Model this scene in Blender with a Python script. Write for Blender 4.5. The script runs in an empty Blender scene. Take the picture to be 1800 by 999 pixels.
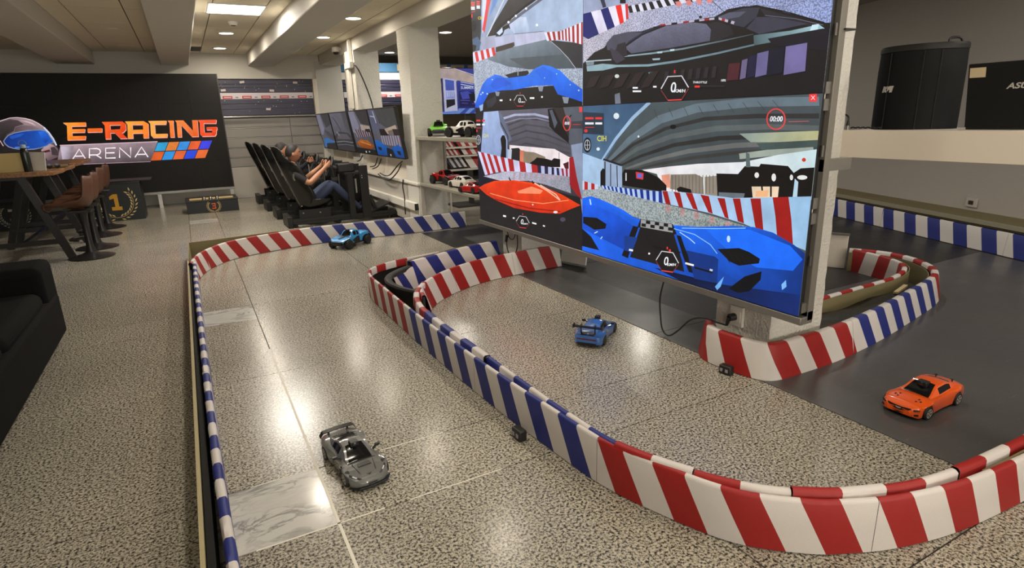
import bpy, bmesh, math, random
from math import sin, cos, pi, radians, hypot, atan2
from mathutils import Vector, Matrix
random.seed(7)
C = bpy.context.scene.collection

# ------------------------------------------------------------------ camera, world, lights, exposure
CAM_F, CAM_P, CAM_R, CAM_YAW, CAM_H = 1034.8, .27586, .0309, .4889, 1.4     # focal length in pixels of an 1800 px wide frame
def cam_axes():
    cp, sp, cy, sy = cos(CAM_P), sin(CAM_P), cos(CAM_YAW), sin(CAM_YAW)
    fwd = Vector((sy*cp, cy*cp, -sp)); right = Vector((cy, -sy, 0)); down = fwd.cross(right)
    c, s = cos(CAM_R), sin(CAM_R)
    return c*right + s*down, -s*right + c*down, fwd
AX, AD, AF = cam_axes()
cam = bpy.data.cameras.new('camera'); camo = bpy.data.objects.new('camera', cam); C.objects.link(camo)
cam.sensor_width = 36; cam.lens = CAM_F/1800*36; cam.clip_start = .02; cam.clip_end = 100
camo.matrix_world = Matrix(((AX.x, -AD.x, -AF.x, 0), (AX.y, -AD.y, -AF.y, 0), (AX.z, -AD.z, -AF.z, CAM_H), (0, 0, 0, 1)))
bpy.context.scene.camera = camo
def ray(px, py): return AX*((px-900)/CAM_F) + AD*((py-499.5)/CAM_F) + AF
def onX(px, py, X): d = ray(px, py); return Vector((0, 0, CAM_H)) + d*(X/d.x)     # design aid: a point of the photo laid onto a wall plane
def onY(px, py, Y): d = ray(px, py); return Vector((0, 0, CAM_H)) + d*(Y/d.y)

vs = bpy.context.scene.view_settings
bpy.context.scene.display_settings.display_device = 'sRGB'
vs.view_transform = 'Standard'; vs.look = 'None'; vs.gamma = 1; vs.use_curve_mapping = False
vs.exposure = 0.0
w = bpy.data.worlds.new('world'); bpy.context.scene.world = w; w.use_nodes = True
w.node_tree.nodes['Background'].inputs[0].default_value = (.95, .85, .72, 1)
w.node_tree.nodes['Background'].inputs[1].default_value = .16
WARM = (1.0, .89, .74); NEUT = (1.0, .94, .85)
def area_light(name, loc, size, power, color=WARM, rot=(0, 0, 0), sizey=None, shape='DISK', spread=180):
    l = bpy.data.lights.new(name, 'AREA'); l.shape = shape if sizey is None else 'RECTANGLE'; l.size = size
    if sizey: l.size_y = sizey
    l.energy = power; l.color = color; l.spread = radians(spread)
    o = bpy.data.objects.new(name, l); C.objects.link(o); o.location = loc; o.rotation_euler = rot
    return o
CEIL = 2.72
LAMPS = [(.79, 10.16), (.8, 12.07), (2.2, 8.34), (2.2, 10.25), (2.2, 6.4), (2.2, 4.45), (2.2, 2.5), (.79, 6.2), (.79, 4.3), (.79, 2.4), (2.2, .55), (.79, .5)]
LAMPS_FAR = [(3.98, 9.5), (3.98, 12.5), (4.7, 6.2), (5.0, 3.4), (4.4, .4), (4.2, -2.2), (7.0, 8.0), (7.0, .6)]
P_LAMP, P_PANEL, P_FAR = 10.0, 62.0, 24.0; P_FILL = 290.0
for x, y in LAMPS: area_light('downlight_lamp', (x, y, CEIL-.03), .23, P_LAMP*(1.6 if y > 10 else 1), WARM)
for x, y in LAMPS_FAR: area_light('far_downlight_lamp', (x, y, CEIL+.01), .23, P_FAR, NEUT)
area_light('panel_lamp', (.77, 8.12, CEIL-.03), .56, P_PANEL, NEUT, sizey=.56)
area_light('panel_lamp', (.77, -1.2, CEIL-.03), .56, 12.0, NEUT, sizey=.56)
area_light('ceiling_fill', (1.5, -3.85, 1.75), 9.0, P_FILL, (1, .93, .84), rot=(radians(133), 0, 0), sizey=1.3)  # added fill behind the camera, tilted up to brighten the ceiling

# ------------------------------------------------------------------ helpers
def lin(c):
    f = lambda u: u/12.92 if u <= .04045 else ((u+.055)/1.055)**2.4
    return tuple(f(u) for u in c[:3])
def hexa(*c): return lin(tuple(u/255 for u in c))
MATS = {}
def mat(name, col=(.5, .5, .5), rough=.5, metal=0., coat=0., spec=.5, emit=None, es=1., bump=0., bdist=.01, bscale=200., var=0., vscale=6., trans=0.):
    if name in MATS: return MATS[name]
    m = bpy.data.materials.new(name); m.use_nodes = True; nt = m.node_tree; b = nt.nodes['Principled BSDF']
    b.inputs['Base Color'].default_value = (*col, 1); b.inputs['Roughness'].default_value = rough; b.inputs['Metallic'].default_value = metal
    b.inputs['Coat Weight'].default_value = coat; b.inputs['Coat Roughness'].default_value = .05; b.inputs['Specular IOR Level'].default_value = spec
    if trans: b.inputs['Transmission Weight'].default_value = trans
    if emit: b.inputs['Emission Color'].default_value = (*emit, 1); b.inputs['Emission Strength'].default_value = es
    tc = None
    if bump or var:
        tc = nt.nodes.new('ShaderNodeTexCoord')
    if bump:
        n = nt.nodes.new('ShaderNodeTexNoise'); n.inputs['Scale'].default_value = bscale; n.inputs['Detail'].default_value = 3
        bp = nt.nodes.new('ShaderNodeBump'); bp.inputs['Strength'].default_value = bump; bp.inputs['Distance'].default_value = bdist
        nt.links.new(tc.outputs['Object'], n.inputs['Vector']); nt.links.new(n.outputs['Fac'], bp.inputs['Height']); nt.links.new(bp.outputs[0], b.inputs['Normal'])
    if var:
        n = nt.nodes.new('ShaderNodeTexNoise'); n.inputs['Scale'].default_value = vscale; n.inputs['Detail'].default_value = 4
        mr = nt.nodes.new('ShaderNodeMapRange'); mr.inputs[3].default_value = 1-var; mr.inputs[4].default_value = 1+var
        mx = nt.nodes.new('ShaderNodeMix'); mx.data_type = 'RGBA'; mx.blend_type = 'MULTIPLY'; mx.inputs[0].default_value = 1
        mx.inputs[6].default_value = (*col, 1)
        nt.links.new(tc.outputs['Object'], n.inputs['Vector']); nt.links.new(n.outputs['Fac'], mr.inputs[0]); nt.links.new(mr.outputs[0], mx.inputs[7]); nt.links.new(mx.outputs[2], b.inputs['Base Color'])
    MATS[name] = m
    return m

def ortho(d):
    d = Vector(d).normalized(); a = Vector((0, 0, 1)) if abs(d.z) < .9 else Vector((1, 0, 0))
    u = d.cross(a).normalized(); return u, d.cross(u).normalized()
class MB:
    def __init__(s): s.v = []; s.f = []; s.m = []; s.mats = []; s.col = None
    def mi(s, m):
        if m not in s.mats: s.mats.append(m)
        return s.mats.index(m)
    def add(s, vs, fs, m):
        o = len(s.v); s.v += [tuple(p) for p in vs]; s.f += [[i+o for i in f] for f in fs]
        if isinstance(m, (list, tuple)): s.m += [s.mi(q) for q in m]
        else: s.m += [s.mi(m)]*len(fs)
        return s
    def box(s, x0, x1, y0, y1, z0, z1, m):
        return s.add([(x0, y0, z0), (x1, y0, z0), (x1, y1, z0), (x0, y1, z0), (x0, y0, z1), (x1, y0, z1), (x1, y1, z1), (x0, y1, z1)],
                     [[0, 3, 2, 1], [4, 5, 6, 7], [0, 1, 5, 4], [1, 2, 6, 5], [2, 3, 7, 6], [3, 0, 4, 7]], m)
    def obox(s, c, size, m, rot=(0, 0, 0)):
        R = Matrix.Rotation(rot[2], 3, 'Z') @ Matrix.Rotation(rot[1], 3, 'Y') @ Matrix.Rotation(rot[0], 3, 'X'); a, b, d = [q/2 for q in size]
        vs = [Vector(c) + R @ Vector(p) for p in ((-a, -b, -d), (a, -b, -d), (a, b, -d), (-a, b, -d), (-a, -b, d), (a, -b, d), (a, b, d), (-a, b, d))]
        return s.add(vs, [[0, 3, 2, 1], [4, 5, 6, 7], [0, 1, 5, 4], [1, 2, 6, 5], [2, 3, 7, 6], [3, 0, 4, 7]], m)
    def bar(s, p0, p1, wd, ht, m, up=(0, 0, 1)):
        p0 = Vector(p0); p1 = Vector(p1); d = (p1-p0).normalized(); u = Vector(up)
        if abs(d.dot(u)) > .95: u = Vector((0, 1, 0))
        x = d.cross(u).normalized(); y = x.cross(d).normalized(); vs = []
        for p in (p0, p1):
            for a, b in ((-1, -1), (1, -1), (1, 1), (-1, 1)): vs.append(p + x*(a*wd/2) + y*(b*ht/2))
        return s.add(vs, [[3, 2, 1, 0], [4, 5, 6, 7], [0, 1, 5, 4], [1, 2, 6, 5], [2, 3, 7, 6], [3, 0, 4, 7]], m)
    def tube(s, pts, r, m, n=8, closed=False, caps=True):
        pts = [Vector(p) for p in pts]; k = len(pts); rs = r if isinstance(r, (list, tuple)) else [r]*k; vs = []; pu = None
        for i, p in enumerate(pts):
            a = pts[(i-1) % k] if (closed or i > 0) else p; b = pts[(i+1) % k] if (closed or i < k-1) else p
            d = (b-a).normalized() if (b-a).length > 1e-9 else Vector((0, 0, 1))
            if pu is None: pu, _ = ortho(d)
            pu = (pu - d*pu.dot(d)); pu = pu.normalized() if pu.length > 1e-6 else ortho(d)[0]
            w_ = d.cross(pu)
            for j in range(n): t = 2*pi*j/n; vs.append(p + (pu*cos(t) + w_*sin(t))*rs[i])
        fs = []
        for i in range(k if closed else k-1):
            for j in range(n): a = i*n; b = ((i+1) % k)*n; fs.append([a+j, a+(j+1) % n, b+(j+1) % n, b+j])
        if caps and not closed: fs += [list(range(n))[::-1], [(k-1)*n+j for j in range(n)]]
        return s.add(vs, fs, m)
    def cyl(s, p0, p1, r, m, n=16, r1=None): return s.tube([p0, p1], [r, r if r1 is None else r1], m, n)
    def lathe(s, prof, m, n=24, c=(0, 0, 0), axis='Z', sx=1, sy=1):
        vs = []; k = len(prof)
        for r, z in prof:
            for j in range(n):
                t = 2*pi*j/n; x, y = r*cos(t)*sx, r*sin(t)*sy
                p = (x, y, z) if axis == 'Z' else ((x, z, y) if axis == 'Y' else (z, x, y)); vs.append((p[0]+c[0], p[1]+c[1], p[2]+c[2]))
        fs = [[i*n+j, i*n+(j+1) % n, (i+1)*n+(j+1) % n, (i+1)*n+j] for i in range(k-1) for j in range(n)]
        fs += [list(range(n))[::-1], [(k-1)*n+j for j in range(n)]]
        return s.add(vs, fs, m)
    def prism(s, poly, fn, d0, d1, m):
        n = len(poly); vs = [fn(a, b, d0) for a, b in poly] + [fn(a, b, d1) for a, b in poly]
        return s.add(vs, [list(range(n))[::-1], list(range(n, 2*n))] + [[i, (i+1) % n, n+(i+1) % n, n+i] for i in range(n)], m)
    def grid(s, P, m, skip=None, cu=False, cv=False):
        nu, nv = len(P), len(P[0]); vs = [p for r in P for p in r]; fs = []; ms = []
        for i in range(nu if cu else nu-1):
            for j in range(nv if cv else nv-1):
                if skip and skip(i, j): continue
                fs.append([i*nv+j, ((i+1) % nu)*nv+j, ((i+1) % nu)*nv+(j+1) % nv, i*nv+(j+1) % nv]); ms.append(m(i, j) if callable(m) else m)
        return s.add(vs, fs, ms)
    def mesh(s, name, smooth=0):
        me = bpy.data.meshes.new(name); me.from_pydata(s.v, [], s.f)
        for q in s.mats: me.materials.append(q)
        me.polygons.foreach_set('material_index', s.m)
        if smooth:
            me.polygons.foreach_set('use_smooth', [True]*len(me.polygons)); me.set_sharp_from_angle(angle=radians(smooth))
        me.update(); return me
    def build(s, name, parent=None, smooth=0, bevel=0, fix=True, loc=None, rz=None, seg=2, sub=0):
        me = s.mesh(name, smooth)
        if fix:
            bm = bmesh.new(); bm.from_mesh(me); bmesh.ops.recalc_face_normals(bm, faces=bm.faces); bm.to_mesh(me); bm.free()
        o = bpy.data.objects.new(name, me); C.objects.link(o)
        if parent is not None: o.parent = parent
        if loc: o.location = loc
        if rz: o.rotation_euler.z = rz
        if sub: md = o.modifiers.new('sub', 'SUBSURF'); md.levels = sub; md.render_levels = sub
        if bevel:
            md = o.modifiers.new('bevel', 'BEVEL'); md.width = bevel; md.segments = seg; md.limit_method = 'ANGLE'; md.angle_limit = radians(40)
            if not smooth: me.polygons.foreach_set('use_smooth', [True]*len(me.polygons)); me.set_sharp_from_angle(angle=radians(35))
        return o
def tag(o, label=None, cat=None, group=None, kind=None):
    if label: o['label'] = label
    if cat: o['category'] = cat
    if group: o['group'] = group
    if kind: o['kind'] = kind
    return o
def thing(name, label, cat, loc=(0, 0, 0), rz=0, group=None):
    o = bpy.data.objects.new(name, None); C.objects.link(o); o.location = loc; o.rotation_euler = (0, 0, rz); o.empty_display_size = .05
    return tag(o, label, cat, group)
def struct(o): o['kind'] = 'structure'; return o
def dup(root, loc, rz, label, group=None):
    def cp(o, par):
        c = o.copy(); C.objects.link(c); c.parent = par
        for ch in list(o.children): cp(ch, c)
        return c
    r = cp(root, None); r.location = loc; r.rotation_euler = (0, 0, rz); r['label'] = label
    if group: r['group'] = group
    return r
def catmull(pts, n=10):
    pts = [Vector(p) for p in pts]; out = []
    for i in range(len(pts)-1):
        p0 = pts[max(i-1, 0)]; p1 = pts[i]; p2 = pts[i+1]; p3 = pts[min(i+2, len(pts)-1)]
        for k in range(n):
            t = k/n; out.append(.5*((2*p1) + (p2-p0)*t + (2*p0-5*p1+4*p2-p3)*t*t + (3*p1-p0-3*p2+p3)*t**3))
    out.append(pts[-1]); return out
def text_geo(body, size=1., shear=0., bold=0.):
    cu = bpy.data.curves.new('t', 'FONT'); cu.body = body; cu.size = size; cu.shear = shear; cu.offset = bold; cu.align_x = 'CENTER'; cu.align_y = 'CENTER'; cu.resolution_u = 3
    o = bpy.data.objects.new('t', cu); C.objects.link(o); dg = bpy.context.evaluated_depsgraph_get(); me = bpy.data.meshes.new_from_object(o.evaluated_get(dg))
    vs = [tuple(v.co) for v in me.vertices]; fs = [list(p.vertices) for p in me.polygons]
    bpy.data.objects.remove(o); bpy.data.curves.remove(cu); bpy.data.meshes.remove(me); return vs, fs

# a lit picture on a flat screen or print: polygons in paint order, each a hair in front of the last, colour per corner
def picture_material(name, strength, led):
    m = bpy.data.materials.new(name); m.use_nodes = True; nt = m.node_tree; b = nt.nodes['Principled BSDF']
    b.inputs['Base Color'].default_value = (.012, .012, .013, 1); b.inputs['Roughness'].default_value = .45; b.inputs['Specular IOR Level'].default_value = .25
    a = nt.nodes.new('ShaderNodeAttribute'); a.attribute_name = 'ink'; k = nt.nodes.new('ShaderNodeAttribute'); k.attribute_name = 'speckle'
    g = nt.nodes.new('ShaderNodeNewGeometry'); n = nt.nodes.new('ShaderNodeTexNoise'); n.inputs['Scale'].default_value = 120; n.inputs['Detail'].default_value = 2
    r = nt.nodes.new('ShaderNodeMapRange'); r.inputs[1].default_value = .42; r.inputs[2].default_value = .56; r.inputs[3].default_value = .5; r.inputs[4].default_value = 1.1
    mx = nt.nodes.new('ShaderNodeMix'); mx.data_type = 'FLOAT'; mx.inputs[2].default_value = 1
    mu = nt.nodes.new('ShaderNodeVectorMath'); mu.operation = 'SCALE'
    nt.links.new(g.outputs['Position'], n.inputs['Vector']); nt.links.new(n.outputs['Fac'], r.inputs[0]); nt.links.new(k.outputs['Fac'], mx.inputs[0]); nt.links.new(r.outputs[0], mx.inputs[3])
    lf = nt.nodes.new('ShaderNodeTexNoise'); lf.inputs['Scale'].default_value = 9; lf.inputs['Detail'].default_value = 6; lr = nt.nodes.new('ShaderNodeMapRange'); lr.inputs[1].default_value = .3; lr.inputs[2].default_value = .7; lr.inputs[3].default_value = .84; lr.inputs[4].default_value = 1.12
    lm = nt.nodes.new('ShaderNodeMath'); lm.operation = 'MULTIPLY'; nt.links.new(g.outputs['Position'], lf.inputs['Vector']); nt.links.new(lf.outputs['Fac'], lr.inputs[0]); nt.links.new(lr.outputs[0], lm.inputs[0]); nt.links.new(mx.outputs[0], lm.inputs[1])
    nt.links.new(a.outputs['Color'], mu.inputs[0]); nt.links.new(lm.outputs[0], mu.inputs['Scale']); nt.links.new(mu.outputs[0], b.inputs['Emission Color']); b.inputs['Emission Strength'].default_value = strength
    return m
class Paint:
    def __init__(s, fn, step=.00005): s.fn = fn; s.v = []; s.f = []; s.c = []; s.k = []; s.z = 0; s.step = step
    def poly(s, pts, col, col2=None, grad=None, spk=0., raw=False):
        """col sRGB; col2 with grad=(x0,y0,x1,y1) blends along that line"""
        s.z += 1; o = len(s.v); d = s.z*s.step
        for p in pts:
            q = s.fn(p[0], p[1], d) if not raw else p
            s.v.append(tuple(q)); cc = col
            if col2:
                x0, y0, x1, y1 = grad; L = (x1-x0)**2+(y1-y0)**2; t = min(1, max(0, ((p[0]-x0)*(x1-x0)+(p[1]-y0)*(y1-y0))/L)); cc = tuple(a+(b-a)*t for a, b in zip(col, col2))
            s.c.append((*lin(cc), 1)); s.k.append(spk)
        s.f.append(list(range(o, o+len(pts)))); return s
    def rect(s, x0, y0, x1, y1, col, **k): return s.poly([(x0, y0), (x1, y0), (x1, y1), (x0, y1)], col, **k)
    def line(s, pts, wd, col, col2=None, grad=None):
        """a stroke of width wd; keeps to one paint layer"""
        s.z += 1; d = s.z*s.step; n = len(pts)
        L = []; R = []
        for i, p in enumerate(pts):
            a = pts[max(i-1, 0)]; b = pts[min(i+1, n-1)]; dx, dy = b[0]-a[0], b[1]-a[1]; l = hypot(dx, dy) or 1; wv = wd[i] if isinstance(wd, (list, tuple)) else wd
            nx, ny = -dy/l*wv/2, dx/l*wv/2; L.append((p[0]+nx, p[1]+ny)); R.append((p[0]-nx, p[1]-ny))
        for i in range(n-1):
            o = len(s.v)
            for p in (L[i], L[i+1], R[i+1], R[i]):
                s.v.append(tuple(s.fn(p[0], p[1], d))); cc = col
                if col2:
                    x0, y0, x1, y1 = grad; LL = (x1-x0)**2+(y1-y0)**2; t = min(1, max(0, ((p[0]-x0)*(x1-x0)+(p[1]-y0)*(y1-y0))/LL)); cc = tuple(a+(b-a)*t for a, b in zip(col, col2))
                s.c.append((*lin(cc), 1)); s.k.append(0)
            s.f.append([o, o+1, o+2, o+3])
        return s
    def ell(s, cx, cy, rx, ry, col, n=20, **k): return s.poly([(cx+rx*cos(2*pi*i/n), cy+ry*sin(2*pi*i/n)) for i in range(n)], col, **k)
    def ring(s, cx, cy, rx, ry, wd, col, n=24): return s.line([(cx+rx*cos(2*pi*i/n), cy+ry*sin(2*pi*i/n)) for i in range(n+1)], wd, col)
    def strip(s, top, bot, cols, n=None, spk=0.):
        """stripes between two polylines of equal parameter"""
        def at(pl, t):
            t *= len(pl)-1; i = min(int(t), len(pl)-2); u = t-i; return (pl[i][0]+(pl[i+1][0]-pl[i][0])*u, pl[i][1]+(pl[i+1][1]-pl[i][1])*u)
        n = n or len(cols)
        for i in range(n):
            s.poly([at(top, i/n), at(top, (i+1)/n), at(bot, (i+1)/n), at(bot, i/n)], cols[i % len(cols)], spk=spk); s.z -= 1
        s.z += 1; return s
    def text(s, body, cx, cy, size, col, shear=.2, bold=.0, sx=1.):
        vs, fs = text_geo(body, 1., shear, bold); s.z += 1; d = s.z*s.step; o = len(s.v)
        for v in vs: s.v.append(tuple(s.fn(cx+v[0]*size*sx, cy-v[1]*size, d))); s.c.append((*lin(col), 1)); s.k.append(0)
        s.f += [[i+o for i in f] for f in fs]; return s
    def build(s, name, parent, m):
        me = bpy.data.meshes.new(name); me.from_pydata(s.v, [], s.f); me.materials.append(m)
        a = me.attributes.new('ink', 'FLOAT_COLOR', 'POINT'); a.data.foreach_set('color', [u for c in s.c for u in c])
        k = me.attributes.new('speckle', 'FLOAT', 'POINT'); k.data.foreach_set('value', s.k)
        o = bpy.data.objects.new(name, me); C.objects.link(o); o.parent = parent; return o

# ------------------------------------------------------------------ surface materials
def terrazzo():
    m = bpy.data.materials.new('terrazzo'); m.use_nodes = True; nt = m.node_tree; b = nt.nodes['Principled BSDF']; N = nt.nodes.new; L = nt.links.new
    g = N('ShaderNodeNewGeometry'); oi = N('ShaderNodeObjectInfo')
    ns = N('ShaderNodeTexNoise'); ns.inputs['Scale'].default_value = 98; ns.inputs['Detail'].default_value = 3.5; ns.inputs['Roughness'].default_value = .68
    r1 = N('ShaderNodeValToRGB'); e = r1.color_ramp.elements
    e[0].position = .37; e[0].color = (*lin((.15, .145, .135)), 1); e[1].position = .60; e[1].color = (*lin((.775, .75, .685)), 1)
    q = e.new(.445); q.color = (*lin((.37, .35, .315)), 1); q = e.new(.485); q.color = (*lin((.63, .605, .54)), 1)
    vo = N('ShaderNodeTexVoronoi'); vo.inputs['Scale'].default_value = 260
    r2 = N('ShaderNodeMapRange'); r2.inputs[3].default_value = .72; r2.inputs[4].default_value = 1.14
    big = N('ShaderNodeTexNoise'); big.inputs['Scale'].default_value = 1.1; big.inputs['Detail'].default_value = 3
    r3 = N('ShaderNodeMapRange'); r3.inputs[1].default_value = .3; r3.inputs[2].default_value = .7; r3.inputs[3].default_value = .88; r3.inputs[4].default_value = 1.08
    ro = N('ShaderNodeMapRange'); ro.inputs[3].default_value = .93; ro.inputs[4].default_value = 1.05
    def mul(a, v):
        x = N('ShaderNodeVectorMath'); x.operation = 'SCALE'; L(a, x.inputs[0]); L(v, x.inputs['Scale']); return x.outputs[0]
    for n in (ns, vo, big): L(g.outputs['Position'], n.inputs['Vector'])
    L(ns.outputs['Fac'], r1.inputs[0]); sx = N('ShaderNodeSeparateColor'); L(vo.outputs['Color'], sx.inputs[0]); L(sx.outputs[0], r2.inputs[0]); L(big.outputs['Fac'], r3.inputs[0]); L(oi.outputs['Random'], ro.inputs[0])
    c = mul(mul(mul(r1.outputs[0], r2.outputs[0]), r3.outputs[0]), ro.outputs[0]); L(c, b.inputs['Base Color'])
    rr = N('ShaderNodeMapRange'); rr.inputs[3].default_value = .17; rr.inputs[4].default_value = .27; L(big.outputs['Fac'], rr.inputs[0]); L(rr.outputs[0], b.inputs['Roughness'])
    b.inputs['Specular IOR Level'].default_value = .30
    return m
def marble():
    m = bpy.data.materials.new('marble'); m.use_nodes = True; nt = m.node_tree; b = nt.nodes['Principled BSDF']; N = nt.nodes.new; L = nt.links.new
    g = N('ShaderNodeNewGeometry'); mp = N('ShaderNodeMapping'); mp.inputs['Rotation'].default_value = (0, 0, .45); mp.inputs['Scale'].default_value = (.55, 1.3, 1)
    ns = N('ShaderNodeTexNoise'); ns.inputs['Scale'].default_value = 9; ns.inputs['Detail'].default_value = 9; ns.inputs['Roughness'].default_value = .62; ns.inputs['Distortion'].default_value = .9
    mk = N('ShaderNodeTexNoise'); mk.inputs['Scale'].default_value = 6; mk.inputs['Detail'].default_value = 3
    r = N('ShaderNodeValToRGB'); e = r.color_ramp.elements; e[0].position = .44; e[0].color = (0, 0, 0, 1); e[1].position = .56; e[1].color = (0, 0, 0, 1); q = e.new(.50); q.color = (1, 1, 1, 1)
    mr = N('ShaderNodeMapRange'); mr.inputs[1].default_value = .42; mr.inputs[2].default_value = .62; mr.inputs[3].default_value = .12; mr.inputs[4].default_value = .85
    ml = N('ShaderNodeMath'); ml.operation = 'MULTIPLY'; mx = N('ShaderNodeMix'); mx.data_type = 'RGBA'; mx.inputs[6].default_value = (*lin((.78, .775, .75)), 1); mx.inputs[7].default_value = (*lin((.47, .47, .46)), 1)
    L(g.outputs['Position'], mp.inputs[0]); L(mp.outputs[0], ns.inputs['Vector']); L(mp.outputs[0], mk.inputs['Vector']); L(ns.outputs['Fac'], r.inputs[0]); L(mk.outputs['Fac'], mr.inputs[0]); L(r.outputs[0], ml.inputs[0]); L(mr.outputs[0], ml.inputs[1]); L(ml.outputs[0], mx.inputs[0]); L(mx.outputs[2], b.inputs['Base Color']); b.inputs['Roughness'].default_value = .14; return m
def scuffed(name, base, rough):
    m = bpy.data.materials.new(name); m.use_nodes = True; nt = m.node_tree; b = nt.nodes['Principled BSDF']; N = nt.nodes.new; L = nt.links.new
    g = N('ShaderNodeNewGeometry'); mp = N('ShaderNodeMapping'); mp.inputs['Rotation'].default_value = (0, 0, .5); mp.inputs['Scale'].default_value = (3, 26, 1)
    ns = N('ShaderNodeTexNoise'); ns.inputs['Scale'].default_value = 2.6; ns.inputs['Detail'].default_value = 8; ns.inputs['Roughness'].default_value = .72
    r = N('ShaderNodeMapRange'); r.inputs[1].default_value = .60; r.inputs[2].default_value = .70; r.inputs[3].default_value = 0; r.inputs[4].default_value = .6
    big = N('ShaderNodeTexNoise'); big.inputs['Scale'].default_value = 1.7; big.inputs['Detail'].default_value = 5
    r2 = N('ShaderNodeMapRange'); r2.inputs[1].default_value = .3; r2.inputs[2].default_value = .7; r2.inputs[3].default_value = rough-.07; r2.inputs[4].default_value = rough+.08
    mx = N('ShaderNodeMix'); mx.data_type = 'RGBA'; mx.inputs[6].default_value = (*base, 1); mx.inputs[7].default_value = (.22, .21, .20, 1)
    L(g.outputs['Position'], mp.inputs[0]); L(mp.outputs[0], ns.inputs['Vector']); L(g.outputs['Position'], big.inputs['Vector']); L(ns.outputs['Fac'], r.inputs[0]); L(r.outputs[0], mx.inputs[0]); L(mx.outputs[2], b.inputs['Base Color'])
    L(big.outputs['Fac'], r2.inputs[0]); L(r2.outputs[0], b.inputs['Roughness'])
    bp = N('ShaderNodeBump'); bp.inputs['Strength'].default_value = .12; bp.inputs['Distance'].default_value = .01; L(big.outputs['Fac'], bp.inputs['Height']); L(bp.outputs[0], b.inputs['Normal']); return m
M_TERR = terrazzo(); M_MARB = marble()
M_GROUT = mat('grout_dark', hexa(58, 50, 42), .8); M_GROUTW = mat('grout_white', hexa(226, 222, 208), .5)
M_MAT = scuffed('rubber_mat', (.074, .072, .072), .36); M_MATD = scuffed('rubber_mat_dark', (.016, .0155, .0155), .45)
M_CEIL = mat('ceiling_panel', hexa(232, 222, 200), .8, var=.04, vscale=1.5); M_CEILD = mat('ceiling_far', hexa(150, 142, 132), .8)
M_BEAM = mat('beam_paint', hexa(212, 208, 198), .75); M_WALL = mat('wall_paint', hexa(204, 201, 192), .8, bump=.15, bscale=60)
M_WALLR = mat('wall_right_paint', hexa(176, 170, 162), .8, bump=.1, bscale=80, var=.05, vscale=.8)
M_PLAST = mat('rough_plaster', hexa(214, 211, 202), .85, bump=1., bdist=.013, bscale=60)
M_LGREY = mat('grey_panel', hexa(188, 182, 172), .55, var=.06, vscale=2)
M_WHITE = mat('white_plastic', hexa(226, 222, 212), .4); M_CREAM = mat('cream_lacquer', hexa(224, 214, 198), .5)
M_BLACK = mat('black_plastic', (.012, .012, .012), .45); M_BLACKG = mat('black_gloss', (.012, .012, .013), .12, coat=.5)
M_METAL = mat('brushed_metal', hexa(170, 168, 162), .35, 1.); M_STEEL = mat('grey_steel', hexa(150, 148, 142), .4, .7); M_DSTEEL = mat('dark_steel', hexa(70, 68, 66), .45, .6)
M_CABLE = mat('cable_rubber', (.014, .013, .013), .5); M_FOAM = mat('black_foam', (.010, .010, .010), .8); M_OLIVE = mat('olive_board', hexa(122, 112, 78), .75, var=.12, vscale=5)
M_GLOW = mat('lamp_diffuser', (.8, .8, .8), .5, emit=(1, .93, .80), es=9.); M_GLOWP = mat('panel_diffuser', (.8, .8, .8), .5, emit=(1, .95, .86), es=7.)
M_WOODL = mat('pale_wood', hexa(206, 184, 140), .6)

# ------------------------------------------------------------------ floor: slabs and inlaid strips, each its own piece
fl = MB().box(-7, 12, -4, 16, -.08, -.004, M_GROUT).build('floor'); struct(fl)
XS = [-.12-1.13*2-.40-1.13*2-.40-1.13, -.12-1.13*2-.40-1.13*2-.40, -.12-1.13*2-.40-1.13*2, -.12-1.13*2-.40-1.13, -.12-1.13*2-.40, -.12-1.13*2, -.12-1.13, -.12, .28, 1.41, 2.54, 2.94, 4.07, 5.20, 5.60, 6.73, 7.86]
YS = [-2.92, -1.92+.145, -.365-.40, -.365, .775, 1.92, 2.325, 3.47, 4.62, 5.02, 6.165, 7.31, 7.71, 8.855, 10.0, 10.4, 11.545, 12.69, 13.0]
SH = {}
def slab(x0, x1, y0, y1):
    g = .003; k = (round(x1-x0, 3), round(y1-y0, 3)); is_m = k[0] < .45 and k[1] < .45
    if k not in SH:
        SH[k] = MB().box(-k[0]/2+g, k[0]/2-g, -k[1]/2+g, k[1]/2-g, -.05, 0, M_MARB if is_m else M_TERR).mesh('slab')
    nm = 'marble_tile' if is_m else 'terrazzo_slab'
    o = bpy.data.objects.new(nm, SH[k]); C.objects.link(o); o.parent = fl; o.location = ((x0+x1)/2, (y0+y1)/2, random.uniform(-.0006, 0))
for i in range(len(XS)-1):
    for j in range(len(YS)-1):
        if XS[i] > 2.9 and YS[j] < 7.0: continue
        slab(XS[i], XS[i+1], YS[j], YS[j+1])
gw = MB()
gw.box(.2745, .2855, -.9, 3.9, -.01, .0006, M_GROUTW); gw.box(.02, .28, 2.3235, 2.3275, -.01, .0006, M_GROUTW); gw.box(.0, .45, 1.9165, 1.9225, -.01, .0006, M_GROUTW); gw.box(.55, .85, 2.323, 2.3275, -.01, .0005, M_GROUTW); gw.box(.55, .95, 1.9175, 1.922, -.01, .0005, M_GROUTW)
gw.build('grout_line', fl)

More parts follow.
